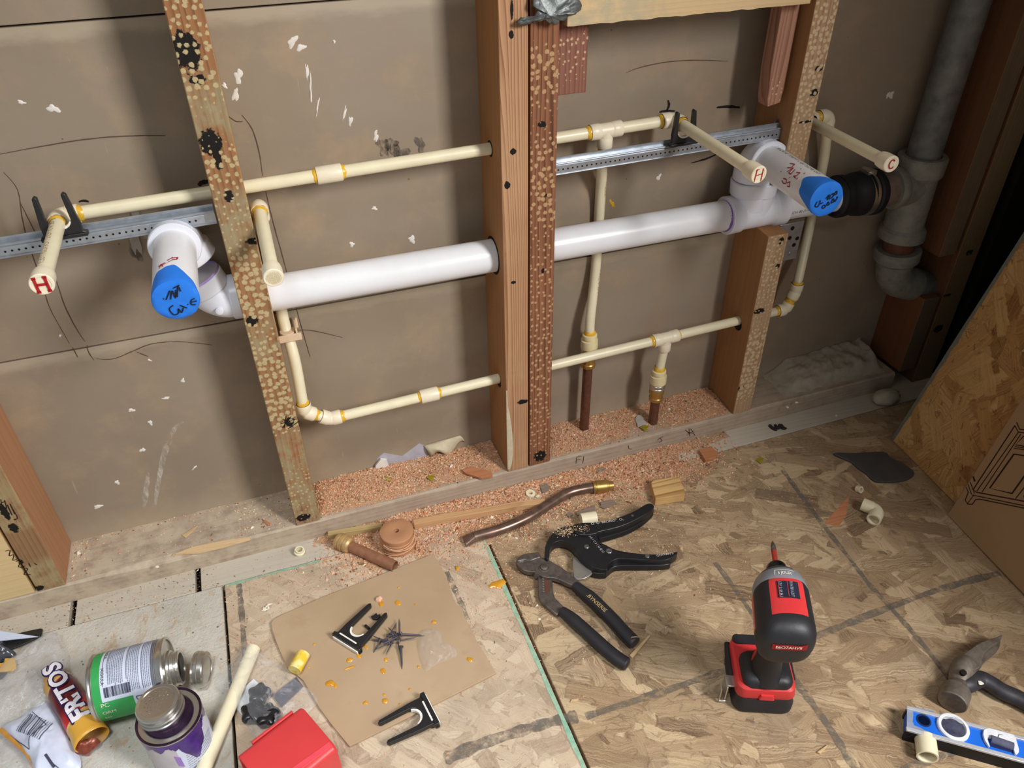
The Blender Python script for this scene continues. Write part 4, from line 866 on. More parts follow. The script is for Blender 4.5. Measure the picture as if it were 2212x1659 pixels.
heap('sawdust', 'reddish sawdust and shavings on the bottom plate around the two metal risers',
     lambda x, y: (.0030*math.exp(-((x-.47)/.06)**2) + .0030*math.exp(-((x-.76)/.06)**2) + .0006 + .0024*nz(x, y, 22) + .0009*nz(x, y, 110))*min(1, max(0, (y-.006)/.022)), .4395, .8095, .004, .0885, PT, 120, 34, 7500, 5,
     lambda x, y: min(1, .2 + max(0, y-.01)/.03)*(.55 if .58 < x < .68 else 1))
heap('sawdust', 'thick drift of sawdust on the floor along the foot of the bottom plate',
     lambda x, y: .0050*math.exp(-((y+.004)/.024)**2)*(.75+.25*math.sin(x*9)+.4*nz(x, y, 18)) + (.0022*nz(x, y, 22)+.0001) + .0005*nz(x, y, 120) - max(0, (.10-x))*.05 - max(0, x-.66)*.02 - max(0, -.085-y)*.06, .02, .80, -.13, -.0008, 0, 200, 50, 15000, 7,
     lambda x, y: max(.03, min(1, 1.2*math.exp(-((y+.02)/.06)**2)))*min(1, max(.15, (x-.02)/.06))*min(1, max(.15, (.80-x)/.2)), smin=.0008, smax=.0028)
def smp_floor(rg):
    x, y = rg.uniform(-.14, .85), -abs(rg.normal(0, .13)) - (.045 if rg.random() < .8 else .001)
    d = .9*math.exp(-((x-.30)/.30)**2)
    if y < -.60 or rg.random() > d + .08: return None
    return np.array([x, y, .0001])
grains('sawdust', 'loose sawdust grains scattered over the dusty subfloor', 13000, smp_floor, 11, .0004, .0015, mw=(.3, .28, .22, .08, .12))
def smp_plate(rg):
    x = rg.uniform(-.335, -.002); y = rg.uniform(.004, .088)
    return np.array([x, y, PT+.0001]) if rg.random() < .1 + .8*(y > .08) + .5*(x < -.31) + .5*(x > -.09) else None
grains('sawdust', 'sparse pale crumbs on the bottom plate left of the speckled stud', 750, smp_plate, 12, .0006, .002, mw=(.15, .25, .1, .15, .35), long=.1)
def smp_left(rg):
    x, y = rg.uniform(-.5, -.13), rg.uniform(-.30, -.001)
    return np.array([x, y, .0006]) if rg.random() < .25 + .75*(y > -.05) else None
grains('sawdust', 'fine pale crumbs and grit on the whitish subfloor sheet and strip at the left', 1600, smp_left, 13, .0004, .0015, mw=(.1, .25, .1, .25, .3), long=.1)
# ---- little chips and crumbs, each a thing
WCH = [wood('chip_orange', (150,92,58), (192,130,92), 0, .004, .4, seed=80), wood('chip_tan', (168,136,98), (206,176,134), 0, .004, .4, seed=81), wood('chip_grey', (104,88,76), (140,124,110), 0, .004, .4, seed=82)]
M_CHIPW = plain('white_crumb', srgb(232, 224, 208), .7, var=.1); M_LEAF = plain('olive_flake', srgb(150, 134, 30), .5, var=.2)
def chip(pix, z0, th, mat, label, name='wood_chip', cat='wood chip', bevel=.0004, group=None):
    P = [U(u, v, z=z0+th) for u, v in pix]; return solo(name, hull_plate(P, z0, z0+th), mat, label, cat, bevel=bevel, group=group)
chip([(998, 1015), (1018, 1008), (1062, 1018), (1064, 1028), (1040, 1032), (1006, 1022)], PT+.003, .004, WCH[0], 'reddish flat chip lying on the sawdust left of the centre stud pair')
chip([(1510, 972), (1535, 963), (1551, 978), (1546, 986), (1524, 994)], .001, .007, WCH[0], 'small orange offcut on the sawdust, up and right of the split wood block')
chip([(1297, 1084), (1325, 1079), (1333, 1087), (1306, 1098), (1298, 1095)], .001, .003, WCH[2], 'grey bark chip right of the dark bent tube')
chip([(1245, 1106), (1285, 1090), (1287, 1107), (1246, 1112)], .001, .003, WCH[2], 'grey chip between the bent tube and the pipe cutter')
chip([(1223, 1112), (1230, 1104), (1238, 1110), (1230, 1116)], .001, .003, WCH[2], 'tiny dark chip just left of the grey chip by the cutter')
chip([(1287, 1013), (1302, 1008), (1308, 1014), (1290, 1022)], .002, .002, WCH[2], 'thin grey sliver by the plate above the brass-capped tube end')
chip([(1165, 1047), (1182, 1043), (1188, 1055), (1172, 1064)], .001, .003, WCH[2], 'brownish chip behind the bent tube under the centre studs')
chip([(828, 1112), (835, 1120), (830, 1126), (826, 1118)], .001, .002, WCH[0], 'small orange sliver behind the strap roll') if 0 else None
chip([(565, 1120), (578, 1126), (585, 1131), (578, 1135)], PT, .002, WCH[0], 'dark orange chip on the bottom plate just left of the speckled stud')
chip([(392, 1156), (425, 1135), (424, 1140), (400, 1161)], PT, .002, WCH[1], 'slender tan sliver on the bottom plate in the left bay')
chip([(1780, 1130), (1835, 1070), (1828, 1112), (1812, 1138)], 0, .0004, WCH[0], 'flat orange-brown strand flush in the subfloor near the loose elbow', bevel=0)
chip([(1765, 1624), (1788, 1608), (1786, 1614), (1772, 1628)], 0, .003, WCH[1], 'pale sliver on the floor below the impact driver')
chip([(1235, 1510), (1250, 1508), (1249, 1513), (1232, 1516)], 0, .002, WCH[1], 'short pale splinter beside the green seam')
chip([(1360, 1415), (1403, 1370), (1405, 1374), (1366, 1421)], 0, .003, WCH[1], 'thin splinter lying across the pliers grip end')
for i, (u, v, zz) in enumerate([(838, 1034, PT+.004), (930, 1032, PT+.004), (1392, 924, PT+.004), (1641, 994, .001)]):
    chip([(u-9, v-1), (u, v-6), (u+9, v-4), (u+2, v+8), (u-3, v+3)], zz, .0006, M_LEAF, ['olive flake on the sawdust nearest the speckled stud', 'olive flake on the sawdust midway between the speckled stud and the centre pair', 'olive flake on the plate by the foot of the right riser', 'olive flake on the open floor right of the orange offcut'][i], 'flake', 'flake', 0)
chip([(1372, 905), (1376, 897), (1386, 895), (1390, 905), (1398, 914), (1378, 921)], PT+.001, .003, plain('grey_paste', srgb(176, 166, 158), .8), 'grey shard at the foot of the right riser', 'shard', 'shard')
crumbs = [(1062, 1118, .0035, 'just above the flattened end of the bent tube'), (1335, 1117, .003, 'on the floor between the grey bark chip and the upper cutter handle'), (1285, 1010, .003, 'against the plate beside the thin grey sliver'), (1242, 1057, .0022, 'above the middle of the bent tube'), (1115, 1163, .0025, 'below the flattened tube end near the green seam'),
          (1120, 1220, .003, 'at the lower jaw tip of the pliers'), (1075, 1083, .0018, 'above the long tan wood strip'), (1183, 1124, .0022, 'below the bend of the dark tube'), (1460, 1062, .002, 'on the near edge of the split wood block'), (1390, 1017, .0018, 'behind the split wood block'), (655, 1237, .002, 'on the green edge line at the top left'),
          (1165, 1338, .0022, 'against the green seam beside the slotted pliers handle'), (1160, 1308, .002, 'just above the crumb by the slotted pliers handle'), (1362, 990, .002, 'at the plate foot right of the grey sliver'), (1300, 1040, .002, 'beside the brass ferrule of the bent tube'), (1806, 898, .0025, 'on the floor strip in the shaded right corner'),
          (1700, 880, .003, 'on the bottom plate at the edge of the plaster rubble'), (1720, 870, .003, 'on the bottom plate nestled by the rubble, right of its neighbour'), (975, 1008, .004, 'largest one on the sawdust left of the centre pair'), (1445, 884, .003, 'on the plate right of the right riser'), (1240, 940, .002, 'on the plate left of the long riser foot'), (545, 1140, .003, 'on the plate left of the speckled stud foot'), (170, 1195, .004, 'on the plate near the orange-sided stud'), (340, 1225, .003, 'on the plate front above the floor strip'), (820, 985, .004, 'in the sawdust below the torn gypsum')]
for i, (u, v, r, where) in enumerate(crumbs):
    zz = PT if i >= 16 else 0.0; zz += .002 if i in (18, 24, 19, 20) else 0
    p = U(u, v, z=zz); mb = MB(); mb.blob(p, (0, 0, 1), r, r*.7, i, 8, .35, .0002, r*.9, seed=i); mb.add([p], [])
    solo('plaster_crumb', mb, M_CHIPW, 'white plaster crumb ' + where, 'crumb', 'plaster crumbs on the floor and plate')
# ---- strap roll, batten, tubes
c = U(857, 1150, z=.030); c0 = V((c.x, c.y, 0)); RRo = .0275; RH = .034
t = thing('strap_roll', c0, 'copper-brown rolled strap coil standing on the sawdust beside the plate', 'roll')
M_ROLL = NT('wound_strap', .6, .1, .4); gx = M_ROLL.sep(M_ROLL.oc()); rr = M_ROLL.math('SQRT', M_ROLL.math('ADD', M_ROLL.math('MULTIPLY', gx[0], gx[0]), M_ROLL.math('MULTIPLY', gx[1], gx[1])))
wv = M_ROLL.math('FRACT', M_ROLL.math('ADD', M_ROLL.math('MULTIPLY', rr, 900), M_ROLL.noise(M_ROLL.oc(), 60, 2)))
M_ROLL.col(M_ROLL.mix(wv, srgb(172, 120, 86), srgb(196, 146, 108))); M_ROLL.bump(wv, .3, .0006)
prof = [(0, RRo*.93), (.002, RRo*.97)]
for i in range(9): prof += [(.004+i*.0031, RRo*(.975+.025*math.sin(i*2.3))), (.0052+i*.0031, RRo*(.955+.02*math.sin(i*1.1)))]
prof += [(RH-.001, RRo*.98), (RH, RRo*.95), (RH+.0006, RRo*.5), (RH, .0042), (RH-.006, .0035), (.001, .0035)]
build('coil', MB().lathe(c0, (0, 0, 1), prof, 56), M_ROLL.mat, t, ang=50)
mb = MB(); 
for k in range(3):
    P = [c0 + V((math.cos(a)*(RRo+.0003), math.sin(a)*(RRo+.0003), .006+.008*k+.0035*math.sin(a*1.5+k*2))) for a in [3.6 + i*.17 for i in range(17)]]
    mb.tube(P, .0009, 8)
build('loose_edge', mb, plain('strap_edge', srgb(206, 160, 122), .5), t)
def pxline(pts, z): return [U(u, v, z=z) for u, v in pts]
def batten(pts, w, th, z, name, mat, label, cat):
    P = pxline(pts, z); mb = MB(); vs = []; k = len(P)
    for i in range(k):
        d = (P[min(i+1, k-1)] - P[max(i-1, 0)]).normalized(); s = V((-d.y, d.x, 0))*w/2
        vs += [P[i]+s, P[i]-s, P[i]-s+V((0,0,-th)), P[i]+s+V((0,0,-th))]
    mb.add(vs, [[4*i+j, 4*i+(j+1)%4, 4*i+4+(j+1)%4, 4*i+4+j] for i in range(k-1) for j in range(4)] + [[3,2,1,0], [4*(k-1)+j for j in range(4)]])
    return solo(name, mb, mat, label, cat, bevel=.0006)
batten([(893, 1128), (960, 1114), (1060, 1098), (1130, 1086), (1178, 1082)], .012, .012, .0135, 'wood_batten', wood('batten_wood', (160,116,80), (204,162,118), 0, .004, .5, seed=85), 'long tan wood strip running from the strap roll to the bent tube', 'wood strip')
batten([(708, 1152), (760, 1143), (825, 1133)], .010, .010, .0115, 'wood_batten', wood('batten_olive', (150,126,84), (184,160,112), 0, .004, .4, seed=86), 'olive-tan wood strip tucked between the bottom plate and the strap roll', 'wood strip')
# copper stub with brass fitting, lower left of the roll
r_ = .0098; P = pxline([(735, 1170), (853, 1223)], r_); d = (P[1]-P[0]).normalized()
t = thing('copper_stub', ((P[0]+P[1])/2) - V((0,0,r_)), 'short brown copper tube with a ribbed brass end, lying in front of the strap roll', 'pipe')
mb = MB(); mb.lathe(P[0], d, [(0, .0070), (0, r_*.9), ((P[1]-P[0]).length, r_*.9), ((P[1]-P[0]).length, .0076), (.01, .0070)], 36); build('tube', mb, plain('brown_copper', srgb(164, 116, 88), .45, .35, .5, .2, 90), t, ang=40)
build('brass_end', MB().lathe(P[0] - d*.004 + V((0,0,.001)), d, [(0, .008), (0, .0128), (.003, .0138), (.006, .0138), (.0065, .0128), (.008, .0128), (.0085, .0142), (.014, .0142), (.0145, .0128), (.017, .0128), (.0175, .0136), (.023, .0130), (.026, .010)], 36), plain('dull_brass', srgb(196, 162, 112), .45, .4, .5, .2, 100), t, ang=30)
# long dark bent tube with brass ferrule
P = smoothpts(pxline([(1003, 1165), (1030, 1158), (1085, 1142), (1140, 1118), (1185, 1090), (1225, 1066), (1262, 1056), (1300, 1051)], .0105), 6)
t = thing('bent_tube', U(1165, 1110, z=0), 'long tarnished bent copper tube with a flattened end and brass ferrule', 'pipe')
rs = [.0085]*len(P)
mb = MB(); n = len(P); mb.tube(P[5:], .0088, 28)
a_, b_ = P[0], P[6]; dd = (b_-a_).normalized(); sd = V((-dd.y, dd.x, 0)); vs = []
for k in range(7):
    q = a_.lerp(b_, k/6); ws = .0115*(1-k/6)+.0088*(k/6); hs = .005*(1-k/6)+.0088*(k/6)
    vs += [q + sd*ws*math.cos(2*math.pi*j/28) + V((0, 0, hs*math.sin(2*math.pi*j/28) - (.0095-.0)*0 - (.0055)*(1-k/6))) for j in range(28)]
mb.add(vs, [[i*28+j, i*28+(j+1)%28, (i+1)*28+(j+1)%28, (i+1)*28+j] for i in range(6) for j in range(28)] + [list(range(28))[::-1]])
build('tube', mb, plain('tarnished_copper', srgb(122, 98, 86), .3, .6, .5, .35, 70), t, ang=40)
d = (P[-1]-P[-4]).normalized(); build('ferrule', MB().lathe(P[-1]-d*.016, d, [(0, .009), (.0, .0112), (.003, .0115), (.0035, .0105), (.005, .0105), (.0055, .0118), (.024, .0112), (.0245, .0104), (.027, .0104), (.0275, .0095), (.036, .0075), (.036, .004)], 32), M_BRASS, t, ang=30)
# split wood block
top = pxline([(1406, 1043), (1411, 1036), (1466, 1029), (1478, 1055), (1480, 1068), (1416, 1078)], .016)
solo('wood_block', hull_plate(top, 0, .016), wood('split_block', (150,108,60), (216,178,120), 0, .009, .9, seed=90, fine=.3), 'small split wood block with strong grain, beside the pipe cutter', 'wood block', bevel=.001)
# pale collars and offcuts
def ringlet(u, v, ro, ri, h, axis, label, z=None, mat=None, name='pipe_collar', lip=False):
    z = (ro if axis[2] < .5 else 0) if z is None else z
    p = U(u, v, z=z + (h/2 if axis[2] > .5 else 0)); ax = V(axis).normalized(); o = p - ax*h/2
    pr = [(0, ri), (0, ro), (h, ro), (h, ri)] if not lip else [(0, ri), (0, ro*.9), (h*.35, ro*.9), (h*.4, ro*1.06), (h*.55, ro*1.06), (h*.6, ro*.85), (h, ro*.85), (h, ri)]
    return solo(name, MB().lathe(o, ax, pr, 32, closed=True), mat or M_CPVC, label, 'pipe piece', ang=35)
ringlet(647, 1191, .0082, .005, .010, (.15, -.1, 1), 'tiny ribbed cream collar standing on the floor strip below the plate', lip=True)
ringlet(1146, 1067, .0085, .0035, .005, (.1, -.1, 1), 'flat cream washer on the sawdust under the centre stud pair')
chip([(1156, 1072), (1163, 1067), (1167, 1070), (1161, 1074)], .001, .003, M_CPVC, 'small cream shaving touching the flat cream washer', 'shaving', 'shaving')
ringlet(1856, 1057, .0062, .0035, .008, (.2, -.8, .4), 'tiny cream ring on the floor by the black rubber scrap', z=.005)
ringlet(2001, 1614, .0125, .0105, .027, (.60, .80, .0), 'short cream pipe offcut lying below the blue level', z=.0125)
# white stub hidden behind the cutter
P = pxline([(1255, 1123), (1288, 1118)], .011); d = (P[1]-P[0]).normalized(); solo('pipe_offcut', MB().lathe(P[0], d, [(0, .006), (0, .011), ((P[1]-P[0]).length, .011), ((P[1]-P[0]).length, .006)], 28), M_CPVC, 'cream pipe offcut peeking out behind the cutter head', 'pipe piece', ang=35)
# loose elbow
c = U(1897, 1103, z=.011)
t = thing('loose_elbow', (c.x, c.y, 0), 'loose cream elbow fitting on the shaded floor near the cardboard box', 'pipe piece')
ea = (U(1880, 1096, z=.011)-c).normalized(); eb = (U(1911, 1120, z=.011)-c).normalized()
eb = (eb - ea*eb.dot(ea)).normalized(); mb = MB(); mb.tube(arc(c+ea*.018, c, c+eb*.018, .008, 8), .0102, 28, cap=False)
for e in (ea, eb): mb.lathe(c+e*.010, e, [(-.001, .0100), (0, .0112), (.016, .0112), (.016, .0088), (.004, .0080), (.003, .001)], 32)
build('body', mb, M_CPVC, t, ang=35)
# yellow-smeared cpvc stub on the cardboard
m = NT('glue_smeared_cpvc', .35); m.col(m.mix(m.step(m.noise(m.oc(), 60, 3), .42, .5), srgb(238, 222, 150), srgb(232, 196, 60)))
P = pxline([(636, 1448), (656, 1412)], .014); d = (P[1]-P[0]).normalized(); L = (P[1]-P[0]).length
solo('pipe_offcut', MB().lathe(P[0], d, [(0, .0075), (0, .0092), (L, .0092), (L, .0075), (.01, .007)], 28), m.mat, 'pipe offcut smeared with yellow glue at the left edge of the cardboard', 'pipe piece', ang=35)
# ---- cardboard sheet
cb_px = [(585, 1345), (590, 1338), (606, 1329), (700, 1288), (800, 1250), (935, 1196), (948, 1215), (966, 1250), (978, 1290), (988, 1306), (998, 1312), (1003, 1330), (1030, 1385), (1072, 1453), (1000, 1490), (900, 1540), (755, 1612), (720, 1570), (690, 1530), (655, 1470), (620, 1440), (604, 1405), (596, 1385), (588, 1362)]
P = pxline(cb_px, .0045); mb = MB(); hull_plate(P, .0012, .0045, mb)
m = NT('brown_cardboard', .8, 0, .25); n1 = m.noise(m.oc(), 6, 4); n2 = m.noise(m.mapv(m.oc(), scale=(1, 1, 1)), 320, 2)
c_ = m.ramp(n1, [(.3, srgb(168, 142, 112)), (.6, srgb(182, 156, 126)), (.8, srgb(190, 166, 136))]); c_ = m.mix(m.math('MULTIPLY', m.step(m.noise(m.oc(), 22, 4, .6), .56, .7), .35), c_, srgb(160, 132, 98)); m.col(c_); m.bump(n2, .1, .0004); M_CARD = m.mat
card = tag(build('cardboard_sheet', mb, M_CARD, bevel=.0006), 'brown cardboard sheet with torn left edge and yellow glue drips, lying on the floor', 'cardboard')
Z6 = Zf(500, 1209, 3.687, .0045); M_DRIP = plain('amber_glue_drip', srgb(206, 146, 44), .18, 0, .6, .15, 120)
for i, (a, b, rx, ry, an) in enumerate([(1190, 350, .0060, .004, 0), (1325, 345, .0055, .004, .5), (1330, 222, .0022, .002, 0), (1612, 497, .0035, .0036, 0), (1072, 697, .004, .0025, .6), (1015, 762, .0055, .0036, .2), (1230, 797, .003, .003, 0), (1207, 887, .005, .0035, .3),
     (1487, 852, .0026, .002, 0), (785, 985, .0050, .0065, -.6), (825, 1000, .005, .0025, .2), (1420, 1032, .0020, .002, 0), (1215, 1075, .0022, .002, 0), (1223, 1125, .004, .0045, 0), (658, 675, .0022, .002, 0), (940, 800, .0035, .005, .1), (942, 860, .002, .008, 0), (1465, 357, .002, .0018, 0), (1340, 1150, .0018, .0018, 0), (1897, 795, .0035, .0045, -.6), (1068, 1140, .003, .0035, 0), (615, 858, .0014, .0014, 0)]):
    mb = MB(); mb.blob(Z6(a, b), (0, 0, 1), rx, ry, an, 18, .14, .0001, min(rx, ry)*.35, seed=i+3); build('glue_drip', mb, M_DRIP, card, ang=80)
for i, (u, v) in enumerate([(1075, 1262), (988, 1228)]):
    mb = MB(); mb.blob(U(u, v, z=0), (0, 0, 1), (.008, .004)[i], (.013, .004)[i], .2, 18, .3, .0002, .0025, seed=i+70)
    solo('glue_blob', mb, M_DRIP, ['lumpy amber glue blob on the floor left of the green seam', 'small amber glue spot on the floor above the cardboard'][i], 'glue')
mb = MB(); mb.blob(Z6(1175, 318), (0, 0, 1), .0045, .006, 0, 12, .3, .0005, .005, seed=99); solo('sawdust_clump', mb, SD_MATS[2], 'pink clump of sawdust stuck beside a glue drip on the cardboard', 'crumb')
mb = MB()
for q in range(5): mb.blob(U(570+q*3, 1316-q*2.5+(q%2)*4, z=.001), (0, 0, 1), .004, .0016, .4+q, 9, .5, .0005, .0015, seed=q+120)
solo('foil_scrap', mb, M_CHIPW, 'crumpled white scrap on the subfloor left of the cardboard', 'scrap')
# ---- two loose black brackets on the cardboard
def bracket_at(pb, pt, z, label, **k):
    b = U(*pb, z=z); tp = U(*pt, z=z); y = (tp-b); x = y.cross(V((0,0,1))); return bracket(b, x, y, label, **k)
bracket_at((747, 1392), (803, 1333), .0095, 'black forked bracket with white foam, upper one on the cardboard', foot=1, scale=1.18)
bracket_at((933, 1532), (838, 1580), .0095, 'black forked bracket with a white foam edge, at the lower edge of the cardboard', foot=1, scale=1.15)
chip([(801, 1331), (808, 1328), (813, 1323), (815, 1328), (820, 1326), (822, 1331), (813, 1337), (805, 1336)], .005, .004, M_BLACKP, 'broken black plastic nub beside the upper bracket prongs', 'plastic_nub', 'plastic piece')
P = pxline([(789, 1351), (797, 1358)], .0075); solo('plastic_nub', MB().tube(P, .0022, 12), M_BLACKP, 'tiny black peg between the prongs of the upper loose bracket', 'plastic piece')
# ---- pile of dark nails
M_NAIL = plain('grey_plastic_nail', srgb(84, 82, 92), .4, .3, .5, .15)
def nail_mesh():
    mb = MB(); mb.tube([(0, 0, 0), (.004, 0, 0), (.026, 0, 0), (.034, 0, 0)], [.0018, .0017, .0013, .0003], 8); mb.lathe((-.0012, 0, 0), (1, 0, 0), [(0, .0038), (.0012, .0038), (.002, .002)], 14); return mb
n0 = build('plastic_nail', nail_mesh(), M_NAIL, origin=(0, 0, 0))
rnd = random.Random(5); first = True
for i in range(17):
    if i == 0: p, a, el = U(866, 1398, z=.010), None, 0; q = U(868, 1437, z=.006)
    elif i == 1: p, q = U(868, 1370, z=.013), U(903, 1372, z=.010)
    elif i == 2: p, q = U(836, 1384, z=.012), U(800, 1382, z=.009)
    elif i == 3: p, q = U(822, 1380, z=.014), U(810, 1404, z=.006)
    else:
        p = U(rnd.uniform(828, 868), rnd.uniform(1366, 1390), z=.006+.0006*i*.7); an = rnd.uniform(0, 6.28); q = p + V((math.cos(an), math.sin(an), rnd.uniform(-.12, .10)))*.026
        q = V((q.x, q.y, max(q.z, .0065)))
    ob = n0 if i == 0 else n0.copy()
    if i: COL.objects.link(ob)
    ob.location = p; d = (q-p).normalized(); ob.rotation_euler = d.to_track_quat('X', 'Z').to_euler(); k = rnd.uniform(.6, .8) if i > 1 else .95; ob.scale = (k, k, k); 
    tag(ob, ['long dark plastic nail pointing down out of the heap on the cardboard', 'dark plastic nail sticking out right of the heap on the cardboard', 'dark plastic nail sticking out left of the heap on the cardboard', 'dark plastic nail reaching down and left from the heap on the cardboard'][i] if i < 4 else 'small dark grey plastic nail tangled in the middle of the heap on the cardboard', 'nail', 'plastic nails heaped on the cardboard')
    OFF[ob.name] = p
# ---- clear films
def film(name, alpha, tint=(235, 238, 245), rough=.12):
    m = NT(name, rough, 0, .8); m.col(srgb(*tint)); n = m.noise(m.oc(), 45, 4, .65, 1.2); lw = m.n('LayerWeight', {'Blend': .35}).outputs['Facing']
    m.put(m.b.inputs['Alpha'], m.math('ADD', alpha, m.math('ADD', m.math('MULTIPLY', m.step(n, .55, .72), .28), m.math('MULTIPLY', lw, .25)), clamp=True)); m.bump(m.noise(m.oc(), 60, 4, .6, 1), .5, .003); return m.mat
M_FILM = film('clear_film', .07, rough=.07); M_BAG = film('milky_film', .16, (226, 228, 236), .2)
def crumple(name, pix, zs, mat, label, cat, parent=None, n=26, amp=.008, fs=45, seed=0, base=.001, hump=.02):
    """film filling a pixel outline on the floor: smooth hump plus crumples"""
    P = closedsmooth([U(u, v, z=zs) for u, v in pix], 5); c = sum(P, V())/len(P); k = len(P); mb = MB(); vs = []
    for i in range(n):
        q = 1 - i/(n-1)
        for j in range(k):
            p = c.lerp(P[j], q); h = hump*(1-q**2)**.7 + amp*(abs(mnoise.noise(V((p.x*fs, p.y*fs, seed)))) + .5*abs(mnoise.noise(V((p.x*fs*2.3, p.y*fs*2.3, seed+5)))))*min(1, (1-q)*5+.25)
            vs.append(V((p.x, p.y, base + h)))
    mb.add(vs, [[i*k+j, i*k+(j+1)%k, (i+1)*k+(j+1)%k, (i+1)*k+j] for i in range(n-1) for j in range(k)])
    if parent is not None: return build(name, mb, mat, parent, ang=180)
    return solo(name, mb, mat, label, cat, ang=180)
crumple('plastic_blister', [(908, 1368), (935, 1360), (952, 1368), (958, 1392), (982, 1400), (986, 1418), (972, 1425), (940, 1438), (922, 1452), (915, 1440), (905, 1405)], .005, M_FILM, 'small torn piece of clear plastic on the cardboard right of the nails', 'plastic film', base=.0055, hump=.010, amp=.006, fs=90, n=14)
# ================================================================ HAND TOOLS
Z3 = Zf(1050, 800, 3.687); Z7 = Zf(1050, 1209, 3.687)
def plate_px(zf, pts, z0, z1, sm=3, mb=None):
    P = closedsmooth([zf(a, b, z1) for a, b in pts], sm) if sm > 1 else [zf(a, b, z1) for a, b in pts]
    return hull_plate(P, z0, z1, mb)
# ---- plastic pipe cutter
o_ = Z3(800, 1400)
t = thing('pipe_cutter', (o_.x, o_.y, 0), 'black plastic-pipe cutter lying open with a steel blade, dusted with sawdust', 'pipe cutter')
M_CUT = plain('cutter_black', srgb(26, 27, 31), .38, 0, .5, .2, 80); M_CUTW = plain('white_print', srgb(205, 203, 196), .6)
up = [(690, 1232), (760, 1212), (880, 1208), (980, 1192), (1080, 1160), (1180, 1118), (1260, 1070), (1300, 1057), (1330, 1066), (1336, 1088), (1300, 1128), (1200, 1186), (1100, 1232), (1000, 1262), (900, 1284), (870, 1300), (800, 1310), (720, 1300)]
build('upper_handle', plate_px(Z3, up, .012, .026), M_CUT, t, bevel=.0018, seg=3)
lo = [(905, 1305), (1010, 1285), (1120, 1240), (1230, 1180), (1310, 1120), (1334, 1106), (1325, 1135), (1240, 1210), (1120, 1275), (1010, 1312), (930, 1335), (900, 1340)]
build('handle_channel', plate_px(Z3, lo, .003, .014), M_BLACKR, t, bevel=.001)
body = [(466, 1465), (472, 1400), (500, 1335), (545, 1282), (600, 1250), (660, 1238), (740, 1240), (830, 1260), (880, 1310), (905, 1365), (960, 1392), (1010, 1420), (1100, 1442), (1250, 1462), (1400, 1464), (1480, 1452), (1524, 1444), (1516, 1462), (1462, 1500), (1400, 1512), (1250, 1508), (1120, 1500), (1050, 1500), (1000, 1520), (965, 1560), (962, 1590), (850, 1568), (760, 1500), (712, 1440), (690, 1400), (640, 1366), (585, 1356), (530, 1382), (506, 1425), (502, 1480), (492, 1500), (470, 1490)]
b_ = build('body', plate_px(Z3, body, .006, .022, 2), M_CUT, t, bevel=.002, seg=3)
lw = [(858, 1560), (960, 1585), (970, 1560), (1030, 1515), (1130, 1510), (1280, 1520), (1420, 1520), (1462, 1508), (1458, 1545), (1300, 1556), (1100, 1556), (1020, 1566), (975, 1600), (940, 1622), (850, 1612), (845, 1585)]
build('lower_handle', plate_px(Z3, lw, .001, .013), M_CUT, t, bevel=.0015)
build('blade', plate_px(Z3, [(700, 1480), (745, 1510), (800, 1560), (848, 1600), (835, 1625), (800, 1650), (760, 1662), (712, 1660), (696, 1620), (690, 1550)], .008, .0115), plain('blade_steel', srgb(168, 166, 160), .4, .7, .5, .1), t, bevel=.0006)
mb = MB()
for a, b, r in ((800, 1405, .0042), (978, 1440, .0052), (1283, 1480, .0038)): mb.lathe(Z3(a, b, .022), (0, 0, 1), [(-.001, r), (.0008, r), (.0016, r*.8), (.0016, r*.5), (.0008, r*.4)], 20)
for a, b, r in ((1165, 1158, .0022), (1092, 1192, .0018), (780, 1297, .0018)): mb.lathe(Z3(a, b, .026), (0, 0, 1), [(-.004, r), (.0006, r)], 14)
build('rivet', mb, plain('dark_rivet', srgb(120, 118, 116), .35, .7), t)
mb = MB(); d = (Z3(1100, 1185, .0262)-Z3(840, 1225, .0262)); text(mb, 'O  O  BRDRIO°  O', Z3(838, 1232, .0262), d, V((-d.y, d.x, 0)), .0065); d = Z3(900, 1410, .0222)-Z3(815, 1310, .0222)
text(mb, '(0 0 1 C 3 1 U Q U', Z3(812, 1315, .0222), d, V((-d.y, d.x, 0)), .0052); d = Z3(1450, 1465, .0222)-Z3(1360, 1480, .0222); text(mb, 'GOTVAN o', Z3(1360, 1485, .0222), d, V((-d.y, d.x, 0)), .0055)
build('printing', mb, M_CUTW, t)
def smp_cut(rg):
    a, b = rg.normal(640, 55), rg.normal(1278, 20); p = Z3(a, b, .0221)
    if rg.random() < .25: p = Z3(rg.uniform(690, 830), rg.uniform(1225, 1290), .0262)
    return np.array(p)
g_ = grains('dust_grains', None, 420, smp_cut, 31, .0004, .0011, mw=(.1, .3, .1, .05, .45)); 
del g_['category']; g_.parent = t; g_.location = -off(t); g_['kind'] = 'stuff'
# ---- tongue and groove pliers
ZP = Zf(1100, 1150, 14.68); o_ = U(1250, 1320, z=0)
t = thing('slip_joint_pliers', (o_.x, o_.y, 0), 'worn steel tongue-and-groove pliers with black dipped grips', 'pliers')
M_PL = plain('pliers_steel', srgb(112, 104, 100), .42, .65, .5, .35, 110, bump=.25, bscale=120)
lowj = [(205, 925), (260, 905), (340, 890), (440, 865), (560, 870), (680, 890), (760, 870), (850, 820), (980, 800), (1120, 810), (1250, 860), (1500, 1010), (1700, 1130), (1900, 1290), (2150, 1480), (2400, 1700), (2640, 1900), (2560, 2020), (2300, 1860), (2050, 1700), (1850, 1620), (1600, 1500), (1400, 1440), (1200, 1430), (1050, 1390), (900, 1300), (780, 1250), (600, 1235), (450, 1190), (330, 1100), (250, 1010)]
build('lower_jaw', plate_px(ZP, lowj, .006, .015, 2), M_PL, t, bevel=.0022, seg=3)
